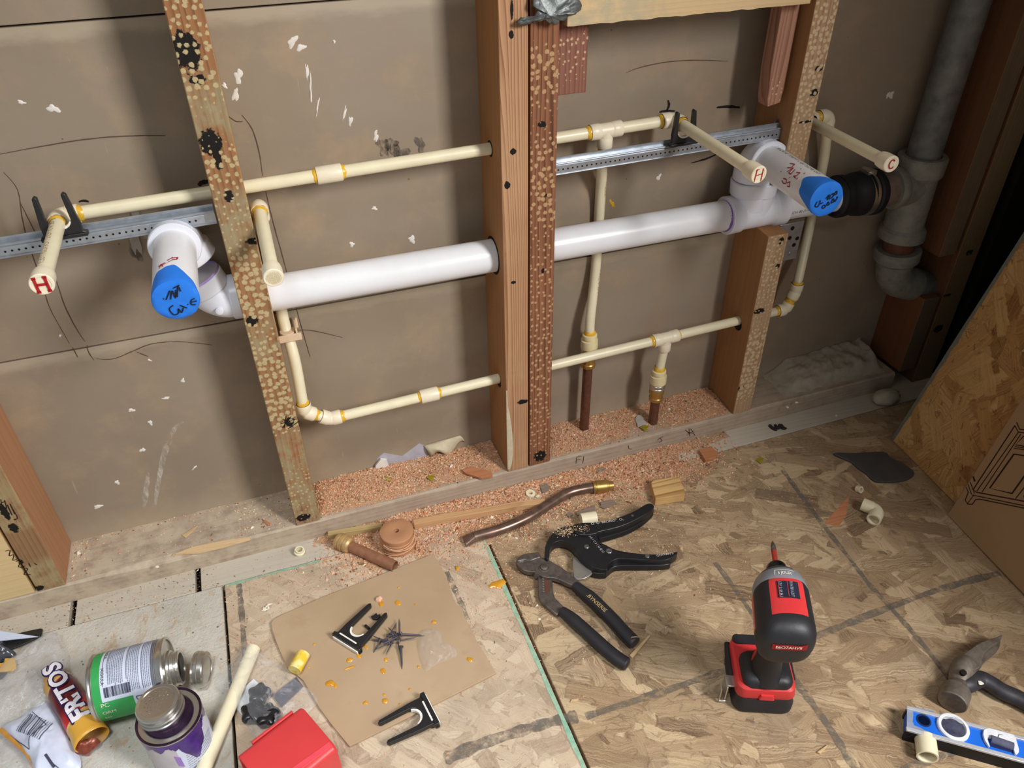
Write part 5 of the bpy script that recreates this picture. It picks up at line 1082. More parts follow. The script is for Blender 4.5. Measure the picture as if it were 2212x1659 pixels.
upj = [(225, 870), (300, 790), (400, 700), (560, 655), (740, 640), (880, 620), (940, 625), (990, 690), (995, 770), (940, 800), (840, 830), (740, 870), (660, 890), (560, 880), (460, 860), (350, 900), (250, 910)]
build('upper_jaw', plate_px(ZP, upj, .003, .017, 2), M_PL, t, bevel=.0022, seg=3)
ja = [ZP(a, b, .010) for a, b in [(700, 860), (800, 1000), (860, 1200), (900, 1400)]]; build('jaw_neck', MB().tube(ja, .006, 16), M_PL, t)
mb = MB(); c_ = ZP(1110, 1125, .015); mb.lathe(c_, (0, 0, 1), [(-.001, .0085), (.0008, .0085), (.0012, .0070), (.0006, .0062), (.0030, .0058), (.0038, .0045)], 28); build('pivot_bolt', mb, M_DARKSTEEL, t)
for i in range(4):
    P = [ZP(300+i*42, 905-i*10, .0153), ZP(318+i*42, 935-i*10, .0153)]; build('tooth', MB().tube(P, .0007, 6), M_STEEL, t)
slot = [(410, 120), (440, 118), (525, 150), (535, 260), (548, 300), (640, 392), (560, 440), (440, 335), (415, 290)]
sl = MB(); out = [Z7(a, b, .009) for a, b in slot]; build('slotted_shank', hull_plate(out, .002, .009, sl), M_PL, t, bevel=.0015)
build('slot_teeth', hull_plate([Z7(a, b, .0096) for a, b in [(462, 150), (500, 160), (506, 250), (474, 270)]], .0088, .0096), plain('slot_rust', srgb(90, 58, 44), .8), t)
mb = MB()
for i in range(6): mb.tube([Z7(448+i*1, 150+i*20, .0098), Z7(462+i*1, 158+i*20, .0098)], .0009, 6)
build('tooth', mb, M_STEEL, t)
GR = plain('dipped_grip', srgb(38, 37, 41), .5, 0, .45, .12, 60)
P = smoothpts([Z7(a, b, .0112) for a, b in [(705, 205), (770, 255), (850, 320), (930, 400), (1010, 480), (1090, 570), (1150, 630), (1192, 668)]], 5)
gA = build('grip', MB().tube(P, [.0072+.0034*min(1, i/8) for i in range(len(P)-2)]+[.0095, .005], 24, sq=.82), GR, t)
P = smoothpts([Z7(a, b, .0098) for a, b in [(600, 405), (660, 450), (740, 520), (840, 610), (940, 700), (1030, 775), (1090, 815), (1130, 838)]], 5)
gB = build('grip', MB().tube(P, [.0072+.0030*min(1, i/8) for i in range(len(P)-2)]+[.009, .005], 24, sq=.85), GR, t)
e = Z7(1180, 628, .012); build('grip_ring', MB().tube([Z7(1146, 640, .013), Z7(1160, 618, .0215), Z7(1195, 614, .0215), Z7(1228, 618, .016)], .0009, 8), plain('tan_cord', srgb(150, 130, 105), .7), t)
mb = MB(); d = Z7(945, 385, .02)-Z7(800, 255, .02); nd = V((-d.y, d.x, 0)); text(mb, '.BYNSERIE', Z7(795, 285, .0204), d, nd, .0088); build('gold_lettering', mb, plain('gold_print', srgb(198, 170, 118), .5), gA)
# ---- impact driver
O = V((.5505, -.4735, 0)); fwd = V((.40, .917, 0)).normalized(); MX = frame(O, fwd)
t = thing('impact_driver', O, 'red and black cordless impact driver standing upright on its battery', 'power tool')
M_DRB = plain('driver_black', srgb(34, 34, 38), .48, 0, .45, .1, 40, bump=.15); M_DRR = plain('driver_red', srgb(204, 54, 56), .4, 0, .5, .04); M_DRG = plain('driver_grey', srgb(140, 144, 152), .35, .3, .5, .05); M_DRD = plain('driver_dark_grey', srgb(82, 84, 88), .45, .3)
def loft(secs, n=40, mfn=None, cap=True):
    """secs: (y, cx, cz, half width, half height, squareness) superellipses along local y"""
    mb = MB(); vs = []; k = len(secs)
    for (y, cx, cz, hw, hh, q) in secs:
        for j in range(n):
            a = 2*math.pi*j/n; ca, sa = math.cos(a), math.sin(a)
            vs.append(MX @ V((cx + .10*y + hw*math.copysign(abs(ca)**q, ca), y, cz + hh*math.copysign(abs(sa)**q, sa))))
    b = mb.add(vs, []); 
    for i in range(k-1):
        for j in range(n):
            mb.f.append([i*n+j, i*n+(j+1)%n, (i+1)*n+(j+1)%n, (i+1)*n+j]); mb.m.append(mfn(i, j, secs[i][0], 360*j/n) if mfn else 0)
    if cap: mb.f.append(list(range(n))[::-1]); mb.m.append(0); mb.f.append([(k-1)*n+j for j in range(n)]); mb.m.append(0)
    return mb
def rrect(x0, x1, y0, y1, r, z, n=6):
    out = []
    for cx, cy, a0 in ((x1-r, y1-r, 0), (x0+r, y1-r, 90), (x0+r, y0+r, 180), (x1-r, y0+r, 270)):
        for i in range(n+1):
            a = R(a0 + 90*i/n); out.append(MX @ V((cx+r*math.cos(a), cy+r*math.sin(a), z)))
    return out
def slab(secs):   # stacked rounded rectangles (x0,x1,y0,y1,r,z)
    mb = MB(); rings_ = [rrect(*s) for s in secs]; k = len(rings_[0]); mb.add([p for r in rings_ for p in r], [[i*k+j, i*k+(j+1)%k, (i+1)*k+(j+1)%k, (i+1)*k+j] for i in range(len(secs)-1) for j in range(k)] + [list(range(k))[::-1], [(len(secs)-1)*k+j for j in range(k)]]); return mb
bt = build('battery', slab([(-.037, .037, -.042, .040, .014, 0), (-.0395, .0395, -.046, .042, .016, .004), (-.0395, .0395, -.046, .043, .016, .015), (-.038, .038, -.044, .042, .015, .019), (-.0375, .0375, -.043, .042, .014, .028)]), M_DRB, t, ang=40)
build('red_shell', slab([(-.038, .038, -.041, .040, .012, .0275), (-.0385, .0385, -.042, .041, .012, .030), (-.037, .037, -.040, .040, .012, .044), (-.034, .034, -.037, .038, .011, .047)]), M_DRR, bt, ang=35)
for s in (-1, 1):
    build('battery_rail', MB().tube([MX @ V((s*.0395, -.012, .030)), MX @ V((s*.0400, .02, .033)), MX @ V((s*.0385, .036, .034))], .0042, 12), M_DRB, bt)
build('front_trim', slab([(-.034, .034, .026, .0415, .006, .044), (-.034, .034, .027, .041, .006, .049)]), M_DRB, bt, ang=35)
build('foot', slab([(-.031, .033, -.0385, .012, .012, .044), (-.031, .033, -.0385, .012, .012, .052), (-.029, .031, -.036, .010, .012, .057), (-.022, .024, -.031, .003, .011, .060)]), M_DRB, t, ang=50)
build('latch', slab([(-.010, .010, -.0445, -.0385, .002, .030), (-.008, .008, -.0440, -.0385, .002, .038)]), M_DRR, bt)
hk = MB(); hk.box((-.0475, -.028, .030), (-.036, -.012, .033), MX); hk.box((-.0490, -.032, .004), (-.0470, -.012, .034), MX); hk.box((-.0560, -.033, .004), (-.0545, -.020, .030), MX); hk.box((-.056, -.034, .003), (-.047, -.032, .007), MX)
build('belt_hook', hk, M_STEEL, t, bevel=.0006)
# handle
mb = MB(); hs = []
H = [(-.013, .052, .023, .030), (-.014, .062, .019, .025), (-.014, .080, .0165, .021), (-.013, .105, .0165, .021), (-.012, .125, .018, .024), (-.012, .145, .021, .030)]; n = 36; vs = []
for y, z, hw, hl in H:
    for j in range(n): a = 2*math.pi*j/n; vs.append(MX @ V((hw*math.cos(a), y + hl*math.sin(a), z)))
mb.add(vs, [[i*n+j, i*n+(j+1)%n, (i+1)*n+(j+1)%n, (i+1)*n+j] for i in range(len(H)-1) for j in range(n)], 0)
for fi in range(len(mb.f)):
    j = fi % n; i = fi//n; a = 360*j/n
    mb.m[fi] = 1 if 100 < a < 165 and i >= 1 else 0
build('handle', mb, [M_DRB, M_DRR], t, ang=60)
build('trigger', MB().tube([MX @ V((0, .010, .132)), MX @ V((0, .013, .118)), MX @ V((0, .010, .104))], .0075, 16), M_DRR, t)
build('direction_switch', MB().box((-.0245, -.006, .138), (-.018, .006, .147), MX), M_BLACKP, t, bevel=.001)
zc = .172
S = [(-.0700, 0, zc-.004, .016, .012, .7), (-.0690, 0, zc-.003, .022, .019, .7), (-.0655, 0, zc-.002, .0285, .026, .75), (-.060, 0, zc-.001, .0325, .031, .8), (-.052, 0, zc, .0345, .0335, .82)]
S += [(-.045+.0032*i, 0, zc, .0348-.00006*i, .0338, .85) for i in range(17)]
def hm(i, j, y, a):
    if 52 <= a <= 118 and y > -.042: return 1
    if (172 <= a <= 196) and -.042 < y: return 1
    return 0
hd = build('motor_housing', loft(S + [(.012, 0, zc, .0325, .0325, .9)], 80, hm), [M_DRB, M_DRR], t, ang=50)
nose = [(.010, 0, zc, .0325, .0325, .92), (.014, 0, zc, .0335, .0335, .95), (.022, 0, zc, .0325, .0325, 1), (.030, 0, zc, .0295, .0295, 1), (.0305, 0, zc, .0280, .0280, 1)]
ns = build('nose_cone', loft(nose, 56), M_DRG, t, ang=30)
build('nose_ring', loft([(.0300, 0, zc, .0275, .0275, 1), (.037, 0, zc, .0245, .0245, 1), (.043, 0, zc, .018, .018, 1), (.046, 0, zc, .0145, .0145, 1)], 48), M_DRD, t, ang=40)
build('collet', loft([(.044, 0, zc, .0125, .0125, 1), (.046, 0, zc, .0135, .0135, 1), (.055, 0, zc, .0125, .0125, 1), (.058, 0, zc, .0105, .0105, 1), (.0585, 0, zc, .005, .005, 1)], 36), plain('gloss_black', srgb(16, 16, 18), .15, 0, .6), t, ang=40)
bit = build('driver_bit', loft([(.058, 0, zc, .0034, .0034, 1), (.082, 0, zc, .0034, .0034, 1)], 18), plain('bit_red', srgb(190, 70, 60), .35, .5), t)
build('bit_tip', loft([(.082, 0, zc, .0036, .0036, 1), (.090, 0, zc, .0034, .0034, 1), (.097, 0, zc, .0018, .0018, 1), (.100, 0, zc, .0006, .0006, 1)], 18), M_DARKSTEEL, bit, ang=40)
def on_head(x, y, lift=.0006):   # point on the top of the housing
    hw = .0340; hh = .0338; q = .85; u_ = min(.999, abs(x)/hw); ca = u_**(1/q); sa = math.sqrt(1-ca*ca); return MX @ V((x + .10*y, y, zc + hh*sa**q + lift))
mb = MB(); mb.grid(lambda i, j: on_head(-.0115+.026*i, -.020+.025*j, .0008), 10, 6); sc_ = build('window_panel', mb, plain('charcoal_panel', srgb(38, 42, 56), .35), hd, ang=60)
mb = MB()
for r in range(5):
    text(mb, ['17', 'V 3', '2 01', 'X A', '0 1'][r], (0, 0, 0), (1, 0, 0), (0, 1, 0), .0048, wrap=lambda x, y, r=r: on_head(-.009+y, .003-x-r*.0045+.001, .0014))
    text(mb, ['E41', 'H 7', 'IIB', 'A Z', 'LFT'][r], (0, 0, 0), (1, 0, 0), (0, 1, 0), .0052, wrap=lambda x, y, r=r: on_head(.004+y, .003-x*.6-r*.0045+.001, .0014))
build('printing', mb, plain('faint_print', srgb(150, 156, 170), .6), sc_)
mb = MB()
for xx in (-.0095, .001): mb.ribbon([on_head(xx, -.019+.0235*k/6, .0012) for k in range(7)], .0006, (0, 0, 1), .0002)
build('red_line', mb, M_DRR, sc_)
mb = MB()
def on_nose(x, y, lift=.0006): return MX @ V((x + .10*y, y, zc + math.sqrt(max(1e-6, .0330**2-x*x)) + lift))
text(mb, '6 JOLEK', (0, 0, 0), (1, 0, 0), (0, 1, 0), .0058, wrap=lambda x, y: on_nose(x-.008, y+.0165, .0008), sx=.85)
fr_ = [(-.0115, .0215), (.0125, .0215)]; mb.ribbon([on_nose(-.0115+.024*k/10, .0225, .0006) for k in range(11)], .0004, (0, 0, 1)); mb.ribbon([on_nose(-.0115, .0155+.007*k/3, .0006) for k in range(4)], .0004, (0, 0, 1))
build('printing', mb, M_CHIPW, ns)
# rear vent with lettering: sits on the sloped back of the housing
def rear(x, z, lift=0): 
    best = None
    for i in range(4):
        y0, _, c0, w0, h0, q0 = S[i]; y1, _, c1, w1, h1, q1 = S[i+1]
        for k in range(8):
            s_ = k/8; y = y0+(y1-y0)*s_; w = w0+(w1-w0)*s_; h = h0+(h1-h0)*s_; c = c0+(c1-c0)*s_; q = q0
            if abs((z-c)/h)**(2/q) + abs(x/w)**(2/q) <= 1: return MX @ V((x + .10*y, y-lift, z+lift*.5))
    return MX @ V((x, -.052-lift, z))
mb = MB(); mb.grid(lambda i, j: rear(-.019+.040*i, zc+.0035+(.0085*j-.0)*1.0, .0008), 16, 5); vt = build('rear_vent', mb, plain('dark_red_vent', srgb(136, 24, 30), .45), hd, ang=80)
mb = MB(); text(mb, 'E6O7AHVII', (0, 0, 0), (1, 0, 0), (0, 1, 0), .0056, wrap=lambda x, y: rear(-.0155+x*1.0, zc+.0065+y, .0016), sx=1.12); build('lettering', mb, M_CHIPW, vt)
mb = MB(); mb.grid(lambda i, j: MX @ V((.0235+.006*i-.0058, -.058+.006*j+.001*i, zc+.0205-.006*i+.0035*j)), 5, 4); build('red_dab', mb, M_DRR, hd)
mb = MB(); text(mb, 'MILWLKEE', (0, 0, 0), (1, 0, 0), (0, 1, 0), .0065, wrap=lambda x, y: MX @ V((-.0347+.10*(-.040+x*.95), -.040+x*.95, zc-.004+y*1.0))); build('printing', mb, M_CHIPW, hd)
# ---- spirit level
ZL = Zf(1940, 1370, 5.739, .024)
a = ZL(105, 880); b = ZL(100, 1185); c = ZL(1561, 1285); d_ = ZL(1561, 1572)
dx = ((c-a)+(d_-b)).normalized(); dy = V((-dx.y, dx.x, 0)); wdt = abs((a-b).dot(dy)); o0 = V((a.x, a.y, 0)); s_ = -1 if (b-a).dot(dy) < 0 else 1; dyy = dy*s_
LM = Matrix(((dx.x, dyy.x, 0, o0.x), (dx.y, dyy.y, 0, o0.y), (0, 0, 1, 0), (0, 0, 0, 1)))
t = thing('spirit_level', LM @ V((.1, wdt/2, 0)), 'blue spirit level with silver rails and a round vial, lower right corner', 'level')
M_LB = plain('level_blue', srgb(24, 104, 214), .4, 0, .5, .05); M_LW = plain('level_silver', srgb(206, 208, 214), .35, .4, .5, .06, 80); M_LK = plain('level_shadow_black', srgb(22, 22, 26), .5)
Lx = .30; sk = (LM.inverted() @ V((b.x, b.y, 0))).x
build('web', MB().prism([LM @ V(p) for p in ((.002, .004, .021), (Lx, .004, .021), (Lx, wdt-.004, .021), (.002+sk*.9, wdt-.004, .021))], (0, 0, -.018)), M_LB, t, bevel=.0006)
for y0, y1 in ((0, .005), (wdt-.0055, wdt)):
    q = sk*(y0/wdt); build('rail', MB().prism([LM @ V(p) for p in ((q, y0, .024), (Lx, y0, .024), (Lx, y1, .024), (q, y1, .024))], (0, 0, -.0035)), M_LW, t, bevel=.0006)
    build('rail_edge', MB().prism([LM @ V(p) for p in ((q+.001, y0+.0005, .0204), (Lx, y0+.0005, .0204), (Lx, y1-.0005, .0204), (q+.001, y1-.0005, .0204))], (0, 0, -.0204)), M_LK, t)  # painted black in place of the shadow under each rail
mb = MB(); PP = [ZL(x, y, .0214) for x, y in [(112, 888), (190, 900), (430, 945), (445, 960), (330, 950), (215, 918), (180, 930), (190, 1000), (180, 1080), (200, 1130), (280, 1160), (330, 1190), (440, 1235), (430, 1248), (300, 1222), (140, 1188), (108, 1172)]]
hull_plate(PP, .0209, .0214, mb); build('worn_paint', mb, plain('scuffed_silver', srgb(150, 158, 180), .5, .3), t)
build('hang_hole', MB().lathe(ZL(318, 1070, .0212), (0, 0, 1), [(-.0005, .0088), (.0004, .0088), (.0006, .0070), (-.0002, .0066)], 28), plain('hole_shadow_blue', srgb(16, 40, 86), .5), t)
cv = ZL(680, 1155, .022); rg_ = build('vial_ring', MB().lathe(cv, (0, 0, 1), [(-.001, .0190), (.002, .0186), (.003, .0174), (.003, .0148), (.0005, .0135), (.0003, .0130)], 40), plain('vial_white', srgb(226, 228, 234), .4), t, ang=30)
build('vial_glass', MB().lathe(cv, (0, 0, 1), [(-.0005, .0138), (.0012, .0135), (.0022, .010), (.0024, .001)], 36), plain('vial_dark_glass', srgb(74, 76, 96), .08, 0, .9, .5, 60), rg_)
w_ = [(1060, 1190), (1080, 1170), (1130, 1160), (1260, 1195), (1430, 1240), (1460, 1280), (1500, 1420), (1500, 1460), (1475, 1488), (1450, 1480), (1420, 1370), (1120, 1270), (1110, 1300), (1140, 1390), (1130, 1398), (1075, 1310), (1055, 1240)]
vw = build('vial_window', hull_plate([ZL(x, y, .0245) for x, y in w_], .0205, .0245), bpy.data.materials['vial_white'], t, bevel=.0005)
build('vial_recess', hull_plate([ZL(x, y, .0216) for x, y in [(1118, 1245), (1420, 1345), (1462, 1480), (1150, 1390)]], .0205, .0216), plain('vial_recess_blue', srgb(40, 44, 84), .3), vw)
build('vial_glass', MB().tube([ZL(1150, 1300, .0235), ZL(1425, 1395, .0235)], .0052, 18), plain('vial_tube', srgb(96, 98, 120), .1, 0, .9, .3), vw)
mb = MB(); mb.ribbon([ZL(1255, 1240, .0247), ZL(1240, 1275, .0247)], .0006, (0, 0, 1)); mb.ribbon([ZL(1262, 1242, .0247), ZL(1300, 1250, .0247)], .0004, (0, 0, 1)); build('marking', mb, M_INK, vw)
# ---- claw hammer
M_HM = plain('worn_hammer_steel', srgb(128, 118, 108), .5, .5, .5, .3, 90, bump=.4, bscale=140); M_HH = plain('hammer_shank', srgb(62, 60, 66), .5, .3, .5, .25, 90, bump=.2)
ZH = Zf(1940, 1370, 5.739); h0 = ZH(800, 450, 0)
t = thing('claw_hammer', V((h0.x, h0.y, 0)), 'old steel claw hammer lying on its side above the blue level', 'hammer')
f0 = ZH(672, 850, .0180); f1 = ZH(745, 640, .0165); f2 = ZH(800, 470, .0185)
d = (f1-f0); L = d.length; d.normalize()
mb = MB(); mb.lathe(f0, d, [(0, .0145), (0, .0165), (.0015, .0178), (.022, .0178), (.025, .0165), (.030, .0128), (L+.006, .0120)], 40); build('striking_face', mb, M_HM, t, ang=40)
mb = MB(); P = smoothpts([ZH(a, b, z) for a, b, z in [(735, 640, .0165), (760, 560, .0175), (790, 470, .0185), (830, 400, .019), (870, 370, .019)]], 5); mb.tube(P, [.0105 + .0048*math.sin(i/len(P)*math.pi*.8) for i in range(len(P))], 28); build('head', mb, M_HM, t)
cl1 = [(700, 420), (735, 350), (830, 270), (1000, 150), (1190, 75), (1275, 28), (1245, 115), (1130, 200), (1040, 290), (1005, 380), (985, 460), (900, 510), (760, 530), (690, 490)]
def clawplate(pts, zb, zt, bend): 
    P = closedsmooth([ZH(a, b, zb) for a, b in pts], 3); x0 = ZH(720, 450, 0); n_ = len(P); top = []; bot = []
    for p in P:
        d_2 = (V((p.x, p.y, 0)) - V((x0.x, x0.y, 0))).length; top.append(V((p.x, p.y, zb + (zt-zb)*max(.25, 1-(d_2/.11)**2) + 0))); bot.append(V((p.x, p.y, zb - .010*max(.15, 1-(d_2/.10)))))
    mb = MB(); mb.add(top + bot, [list(range(n_)), [n_+j for j in range(n_)][::-1]] + [[j, n_+j, n_+(j+1)%n_, (j+1)%n_] for j in range(n_)]); return mb
build('claw', clawplate(cl1, .018, .030, 0), M_HM, t, bevel=.002, seg=3)
build('claw', clawplate([(1000, 420), (1035, 290), (1130, 195), (1235, 120), (1262, 90), (1240, 190), (1170, 260), (1080, 330), (1020, 420)], .010, .016, 0), M_HM, t, bevel=.0015, seg=3)
build('nail_hole', MB().lathe(ZH(815, 470, .0355), (-.1, -.2, 1), [(-.004, .004), (-.0005, .004), (-.0002, .0035)], 16), M_GAP, t)
P = smoothpts([ZH(a, b, z) for a, b, z in [(760, 620, .0165), (850, 610, .0170), (940, 570, .0160), (1040, 560, .0150), (1160, 620, .0140), (1300, 710, .0130), (1440, 770, .0125), (1561, 830, .0125), (1700, 900, .0125), (1900, 1000, .0125)]], 5)
build('shank', MB().tube(P, [.0135 - .0020*min(1, i/18) for i in range(len(P))], 24, sq=.85), M_HH, t)
build('paint_spot', MB().blob(ZH(1025, 605, .0262), (0, -.2, 1), .0032, .003, 0, 10, .3, .0002, .0006), M_CHIPW, t)
# ---- black rubber scrap
P = closedsmooth([U(u, v, z=.005) for u, v in [(1800, 978), (1850, 978), (1908, 975), (1925, 988), (1950, 1000), (1972, 1015), (1974, 1025), (1955, 1036), (1920, 1040), (1890, 1038), (1872, 1022), (1855, 1010), (1838, 996)]], 3)
mb = hull_plate(P, 0, .005); solo('rubber_scrap', mb, plain('charcoal_rubber', srgb(74, 71, 70), .6, 0, .4, .12, 60, bump=.3), 'charcoal rubber scrap, pointed at one end, lying against the leaning sheet', 'rubber scrap', bevel=.0015, seg=3)
# ================================================================ LEANING SHEET AND BOX
A0 = V((1.079, -.128, 0)); nb = (U(1925, 950, z=0) - U(2045, 1110, z=0)); ydir = V((-.135, -.99, 0)).normalized()
lean = V((.30, 0, 1)).normalized(); nS = ydir.cross(lean).normalized(); nS = nS if nS.x < 0 else -nS
def sheet(o, w, h, th): 
    P = [o, o + ydir*w, o + ydir*w + lean*h, o + lean*h]; return MB().prism(P, -nS*th)
M_SH = osb('osb_leaning', [(138,92,48), (204,160,98), (166,118,66), (222,182,122), (184,138,80), (230,192,134)], seed=29, gray=0, sheen=.55, L=.2, Wd=.05, layers=11, dark=.5)
# the sheet's own face is its object-space plane, so give it a turned frame
u_ = ydir; v_ = lean; FR = Matrix(((u_.x, v_.x, nS.x), (u_.y, v_.y, nS.y), (u_.z, v_.z, nS.z)))
def planar(name, polys, th, mats, label, cat, o, parent=None, bevel=.0006):
    """thin board modelled in its own plane (x = along the foot, y = up the slope), then turned upright"""
    mb = MB(); mb.prism([V((x, y, 0)) for x, y in polys], (0, 0, -th)); me_o = build(name, mb, mats, origin=(0, 0, 0), bevel=bevel)
    me_o.matrix_world = Matrix.Translation(o) @ FR.to_4x4(); OFF[me_o.name] = V(o); return tag(me_o, label, cat)
rag = [(0, 0)] + [(0.0015*mnoise.noise(V((0, k*1.7, 0))), k*.05) for k in range(1, 24)] + [(0, 1.2), (.80, 1.2), (.80, 0)]
sh = planar('strand_board_sheet', rag, .011, M_SH, 'golden strand-board sheet leaning against the right wall', 'board', A0)
inv = sh.matrix_world.inverted(); 
me = bpy.data.meshes.new('painted_edge'); 
pts = [(.0005+.0, k*.02, .0004) for k in range(58)]; vs = []; 
for k, p in enumerate(pts): ww = .006 + .006*abs(mnoise.noise(V((k*.5, 3, 0)))); vs += [p, (p[0]+ww, p[1], p[2])]
me.from_pydata(vs, [], [[2*i, 2*i+1, 2*i+3, 2*i+2] for i in range(57)]); me.materials.append(plain('grey_edge_paint', srgb(120, 122, 112), .8)); eo = bpy.data.objects.new('painted_edge', me); COL.objects.link(eo); eo.parent = sh
# cardboard box in front of the sheet
Bo = U(2045, 1112, z=0); 
# edge direction of the box in its own leaning plane, from the photograph's edge
e1 = UPL(2212, 868, Bo, nS); ed = (e1 - Bo).normalized(); yb = ydir
exx, exy = ed.dot(yb), ed.dot(lean)
BX = .055
me_pts = [(0, 0), (.62, 0), (.62, .55), (exx*.60, exy*.60)]
bx = planar('cardboard_box', me_pts, BX*.35, plain('box_cardboard', srgb(170, 138, 102), .8, 0, .2, .06, 12), 'flat cardboard box printed with a cabinet outline, leaning on the strand-board sheet', 'box', Bo, bevel=.002)
ib = bx.matrix_world.inverted(); mb = MB()
def bl(a, b): p = UPL(1960 + a/4.048, 850 + b/4.048, Bo, nS); q = ib @ p; return V((q.x, q.y, 0))
def bline(pts, w=.0016): mb.ribbon([bl(a, b) for a, b in pts], w, (0, 0, 1), .0004)
for pts, w in [([(935, 270), (575, 835), (600, 860), (1100, 960)], .0018), ([(950, 240), (975, 302), (1100, 318)], .0016), ([(935, 270), (965, 328), (1100, 345)], .0016), ([(965, 328), (605, 850)], .0014), ([(985, 345), (650, 858)], .0014), ([(1010, 362), (940, 440), (1100, 468)], .0018), ([(935, 455), (1100, 485)], .0012), ([(925, 470), (1100, 500)], .0012),
     ([(925, 522), (715, 825), (905, 872), (1100, 590)], .0026), ([(925, 522), (1100, 552)], .0018), ([(935, 918), (1100, 700)], .0014), ([(1005, 900), (1100, 760)], .0022), ([(550, 770), (585, 870)], .0014), ([(530, 790), (560, 880)], .0014), ([(515, 815), (532, 860)], .0014), ([(532, 860), (505, 930), (525, 965), (565, 968), (595, 925), (630, 922), (1100, 1022)], .0016), ([(565, 885), (1100, 1000)], .0014), ([(522, 965), (575, 890)], .0012), ([(575, 720), (590, 765)], .003), ([(1005, 900), (1100, 922)], .002)]:
    bline(pts, w)
dr = bpy.data.meshes.new('printed_cabinet'); dr.from_pydata([tuple(p) for p in mb.v], [], mb.f); dr.materials.append(plain('maroon_print', srgb(48, 20, 22), .7)); do = bpy.data.objects.new('printed_cabinet', dr); COL.objects.link(do); do.parent = bx
# ---- plaster rubble on the plate and the loose stone
def rub(i, j):
    x = .935 + .245*i; y = .012 + .076*j; e = min(1, i/.18)*min(1, (1-i)/.06)*min(1, j/.25)
    h = .004 + .034*e*(.35+.65*j)*(.55+.45*i) + .008*mnoise.noise(V((x*45, y*45, 2)))*e + .003*mnoise.noise(V((x*150, y*150, 0)))*e
    return V((x + .006*mnoise.noise(V((y*60, 0, 3)))*(1 if i in (0, 1) else .3), y - .006*mnoise.noise(V((x*50, 7, 0)))*(j < .01), PT + max(.0, h*e)))
mb = MB().grid(rub, 70, 26)
solo('plaster_rubble', mb, plain('grey_plaster_lump', srgb(178, 166, 148), .95, 0, .1, .14, 70, bump=.8, bscale=110), 'craggy grey slab of plaster rubble on the bottom plate in the dark right bay', 'rubble', ang=60)
c = U(1915, 858, z=.012); mb = MB(); n = 18; vs = []
for i in range(9):
    a = math.pi*i/8
    for j in range(n):
        b = 2*math.pi*j/n; dd = V((math.sin(a)*math.cos(b), math.sin(a)*math.sin(b), math.cos(a))); k = 1+.22*mnoise.noise(dd*2.2)
        vs.append(V((c.x + dd.x*.030*k, c.y + dd.y*.020*k, max(0.0005, .013 + dd.z*.014*k))))
mb.add(vs, [[i*n+j, (i+1)*n+j, (i+1)*n+(j+1)%n, i*n+(j+1)%n] for i in range(8) for j in range(n)])
solo('plaster_stone', mb, plain('pale_stone', srgb(186, 178, 156), .9, bump=.4), 'smooth pale lump of plaster on the floor strip beside the leaning sheet', 'rubble', ang=50)
mb = MB(); 
for q in range(8): mb.blob(U(1665+q*4, 922+((q*7)%5)*1.5-q*.4, z=.0005), (0, 0, 1), .006, .004, q, 10, .5, .0003, .003, seed=q+400)
solo('tar_crumb', mb, plain('black_tar', srgb(44, 40, 38), .7), 'black crumbly spot on the floor strip near the notched stud', 'crumb')
# ================================================================ LOWER LEFT CLUTTER
# ---- cement can on its side
zr = .044; pL = U(210, 1487, z=zr); pR = U(368, 1447, z=zr); ax = (pR-pL).normalized(); ax.z = 0; ax.normalize(); CL = (pR-pL).length
t = thing('cement_can', ((pL+pR)/2) - V((0,0,zr)), 'tin can with a green and white label lying on its side, cap off', 'can')
m = NT('green_white_label', .35, .0, .5)
TIN = plain('tin_plate', srgb(196, 194, 188), .25, .9, .5, .06)
build('body', MB().lathe(pL, ax, [(-.0005, .030), (-.001, .040), (0, zr-.001), (.002, zr), (.004, zr-.0006), (.005, zr-.0018), (CL-.008, zr-.0018), (CL-.004, zr-.0008), (CL-.002, zr-.0002), (CL, zr-.001), (CL, zr-.004), (CL-.002, zr-.005), (CL-.002, .030), (CL-.001, .0275)], 72), TIN, t, ang=35)
sidev = V((0, 0, 1)); fr = ax.cross(V((0, 0, 1)))   # fr points to the camera side (-y)
fr = fr if fr.y < 0 else -fr
def oncan(s, a, lift=.0002): return pL + ax*s + (V((0, 0, 1))*math.cos(a) + fr*math.sin(a))*(zr-.0016+lift)
def canpatch(s0, s1, a0, a1, mat, lift, name, parent, n=40):
    mb = MB(); mb.grid(lambda i, j: oncan(s0+(s1-s0)*i, a0+(a1-a0)*j, lift), 3, n); return build(name, mb, mat, parent, ang=60)
LBW = plain('label_white', srgb(206, 212, 230), .4, var=.03); LBG = plain('label_green', srgb(56, 160, 84), .4, var=.04); LBK = plain('label_print', srgb(66, 66, 84), .6); LBKD = plain('label_print_grey', srgb(112, 116, 136), .6)
lb = canpatch(.006, CL-.014, -1.6, 2.9, LBW, 0, 'label', t, 80)
canpatch(.006, .016, -1.6, 1.12, LBG, .0002, 'green_band', lb); canpatch(.006, .052, 1.12, 2.9, LBG, .0002, 'green_panel', lb)
mb = MB(); mbg = MB(); rnd = random.Random(3)
for col, (s0, s1) in enumerate(((.026, .046), (.049, .064), (.066, .084))):   # fine print: rows of short strokes
    nrow = int((s1-s0)/.0021)
    for r_i in range(nrow):
        s = s0 + r_i*.0021; a = -1.1 + (.10 if col == 0 else 0); aend = .62 if col == 0 else .95
        while a < aend:
            L_ = rnd.uniform(.03, .11); q = mb if 0 else mbg; P = [oncan(s, a+L_*k/2, .0004) for k in range(3)]
            mm_ = (V((0, 0, 1))*math.cos(a) + fr*math.sin(a)); q.ribbon(P, .0008, mm_, .0001); a += L_ + .012
a = .66; 
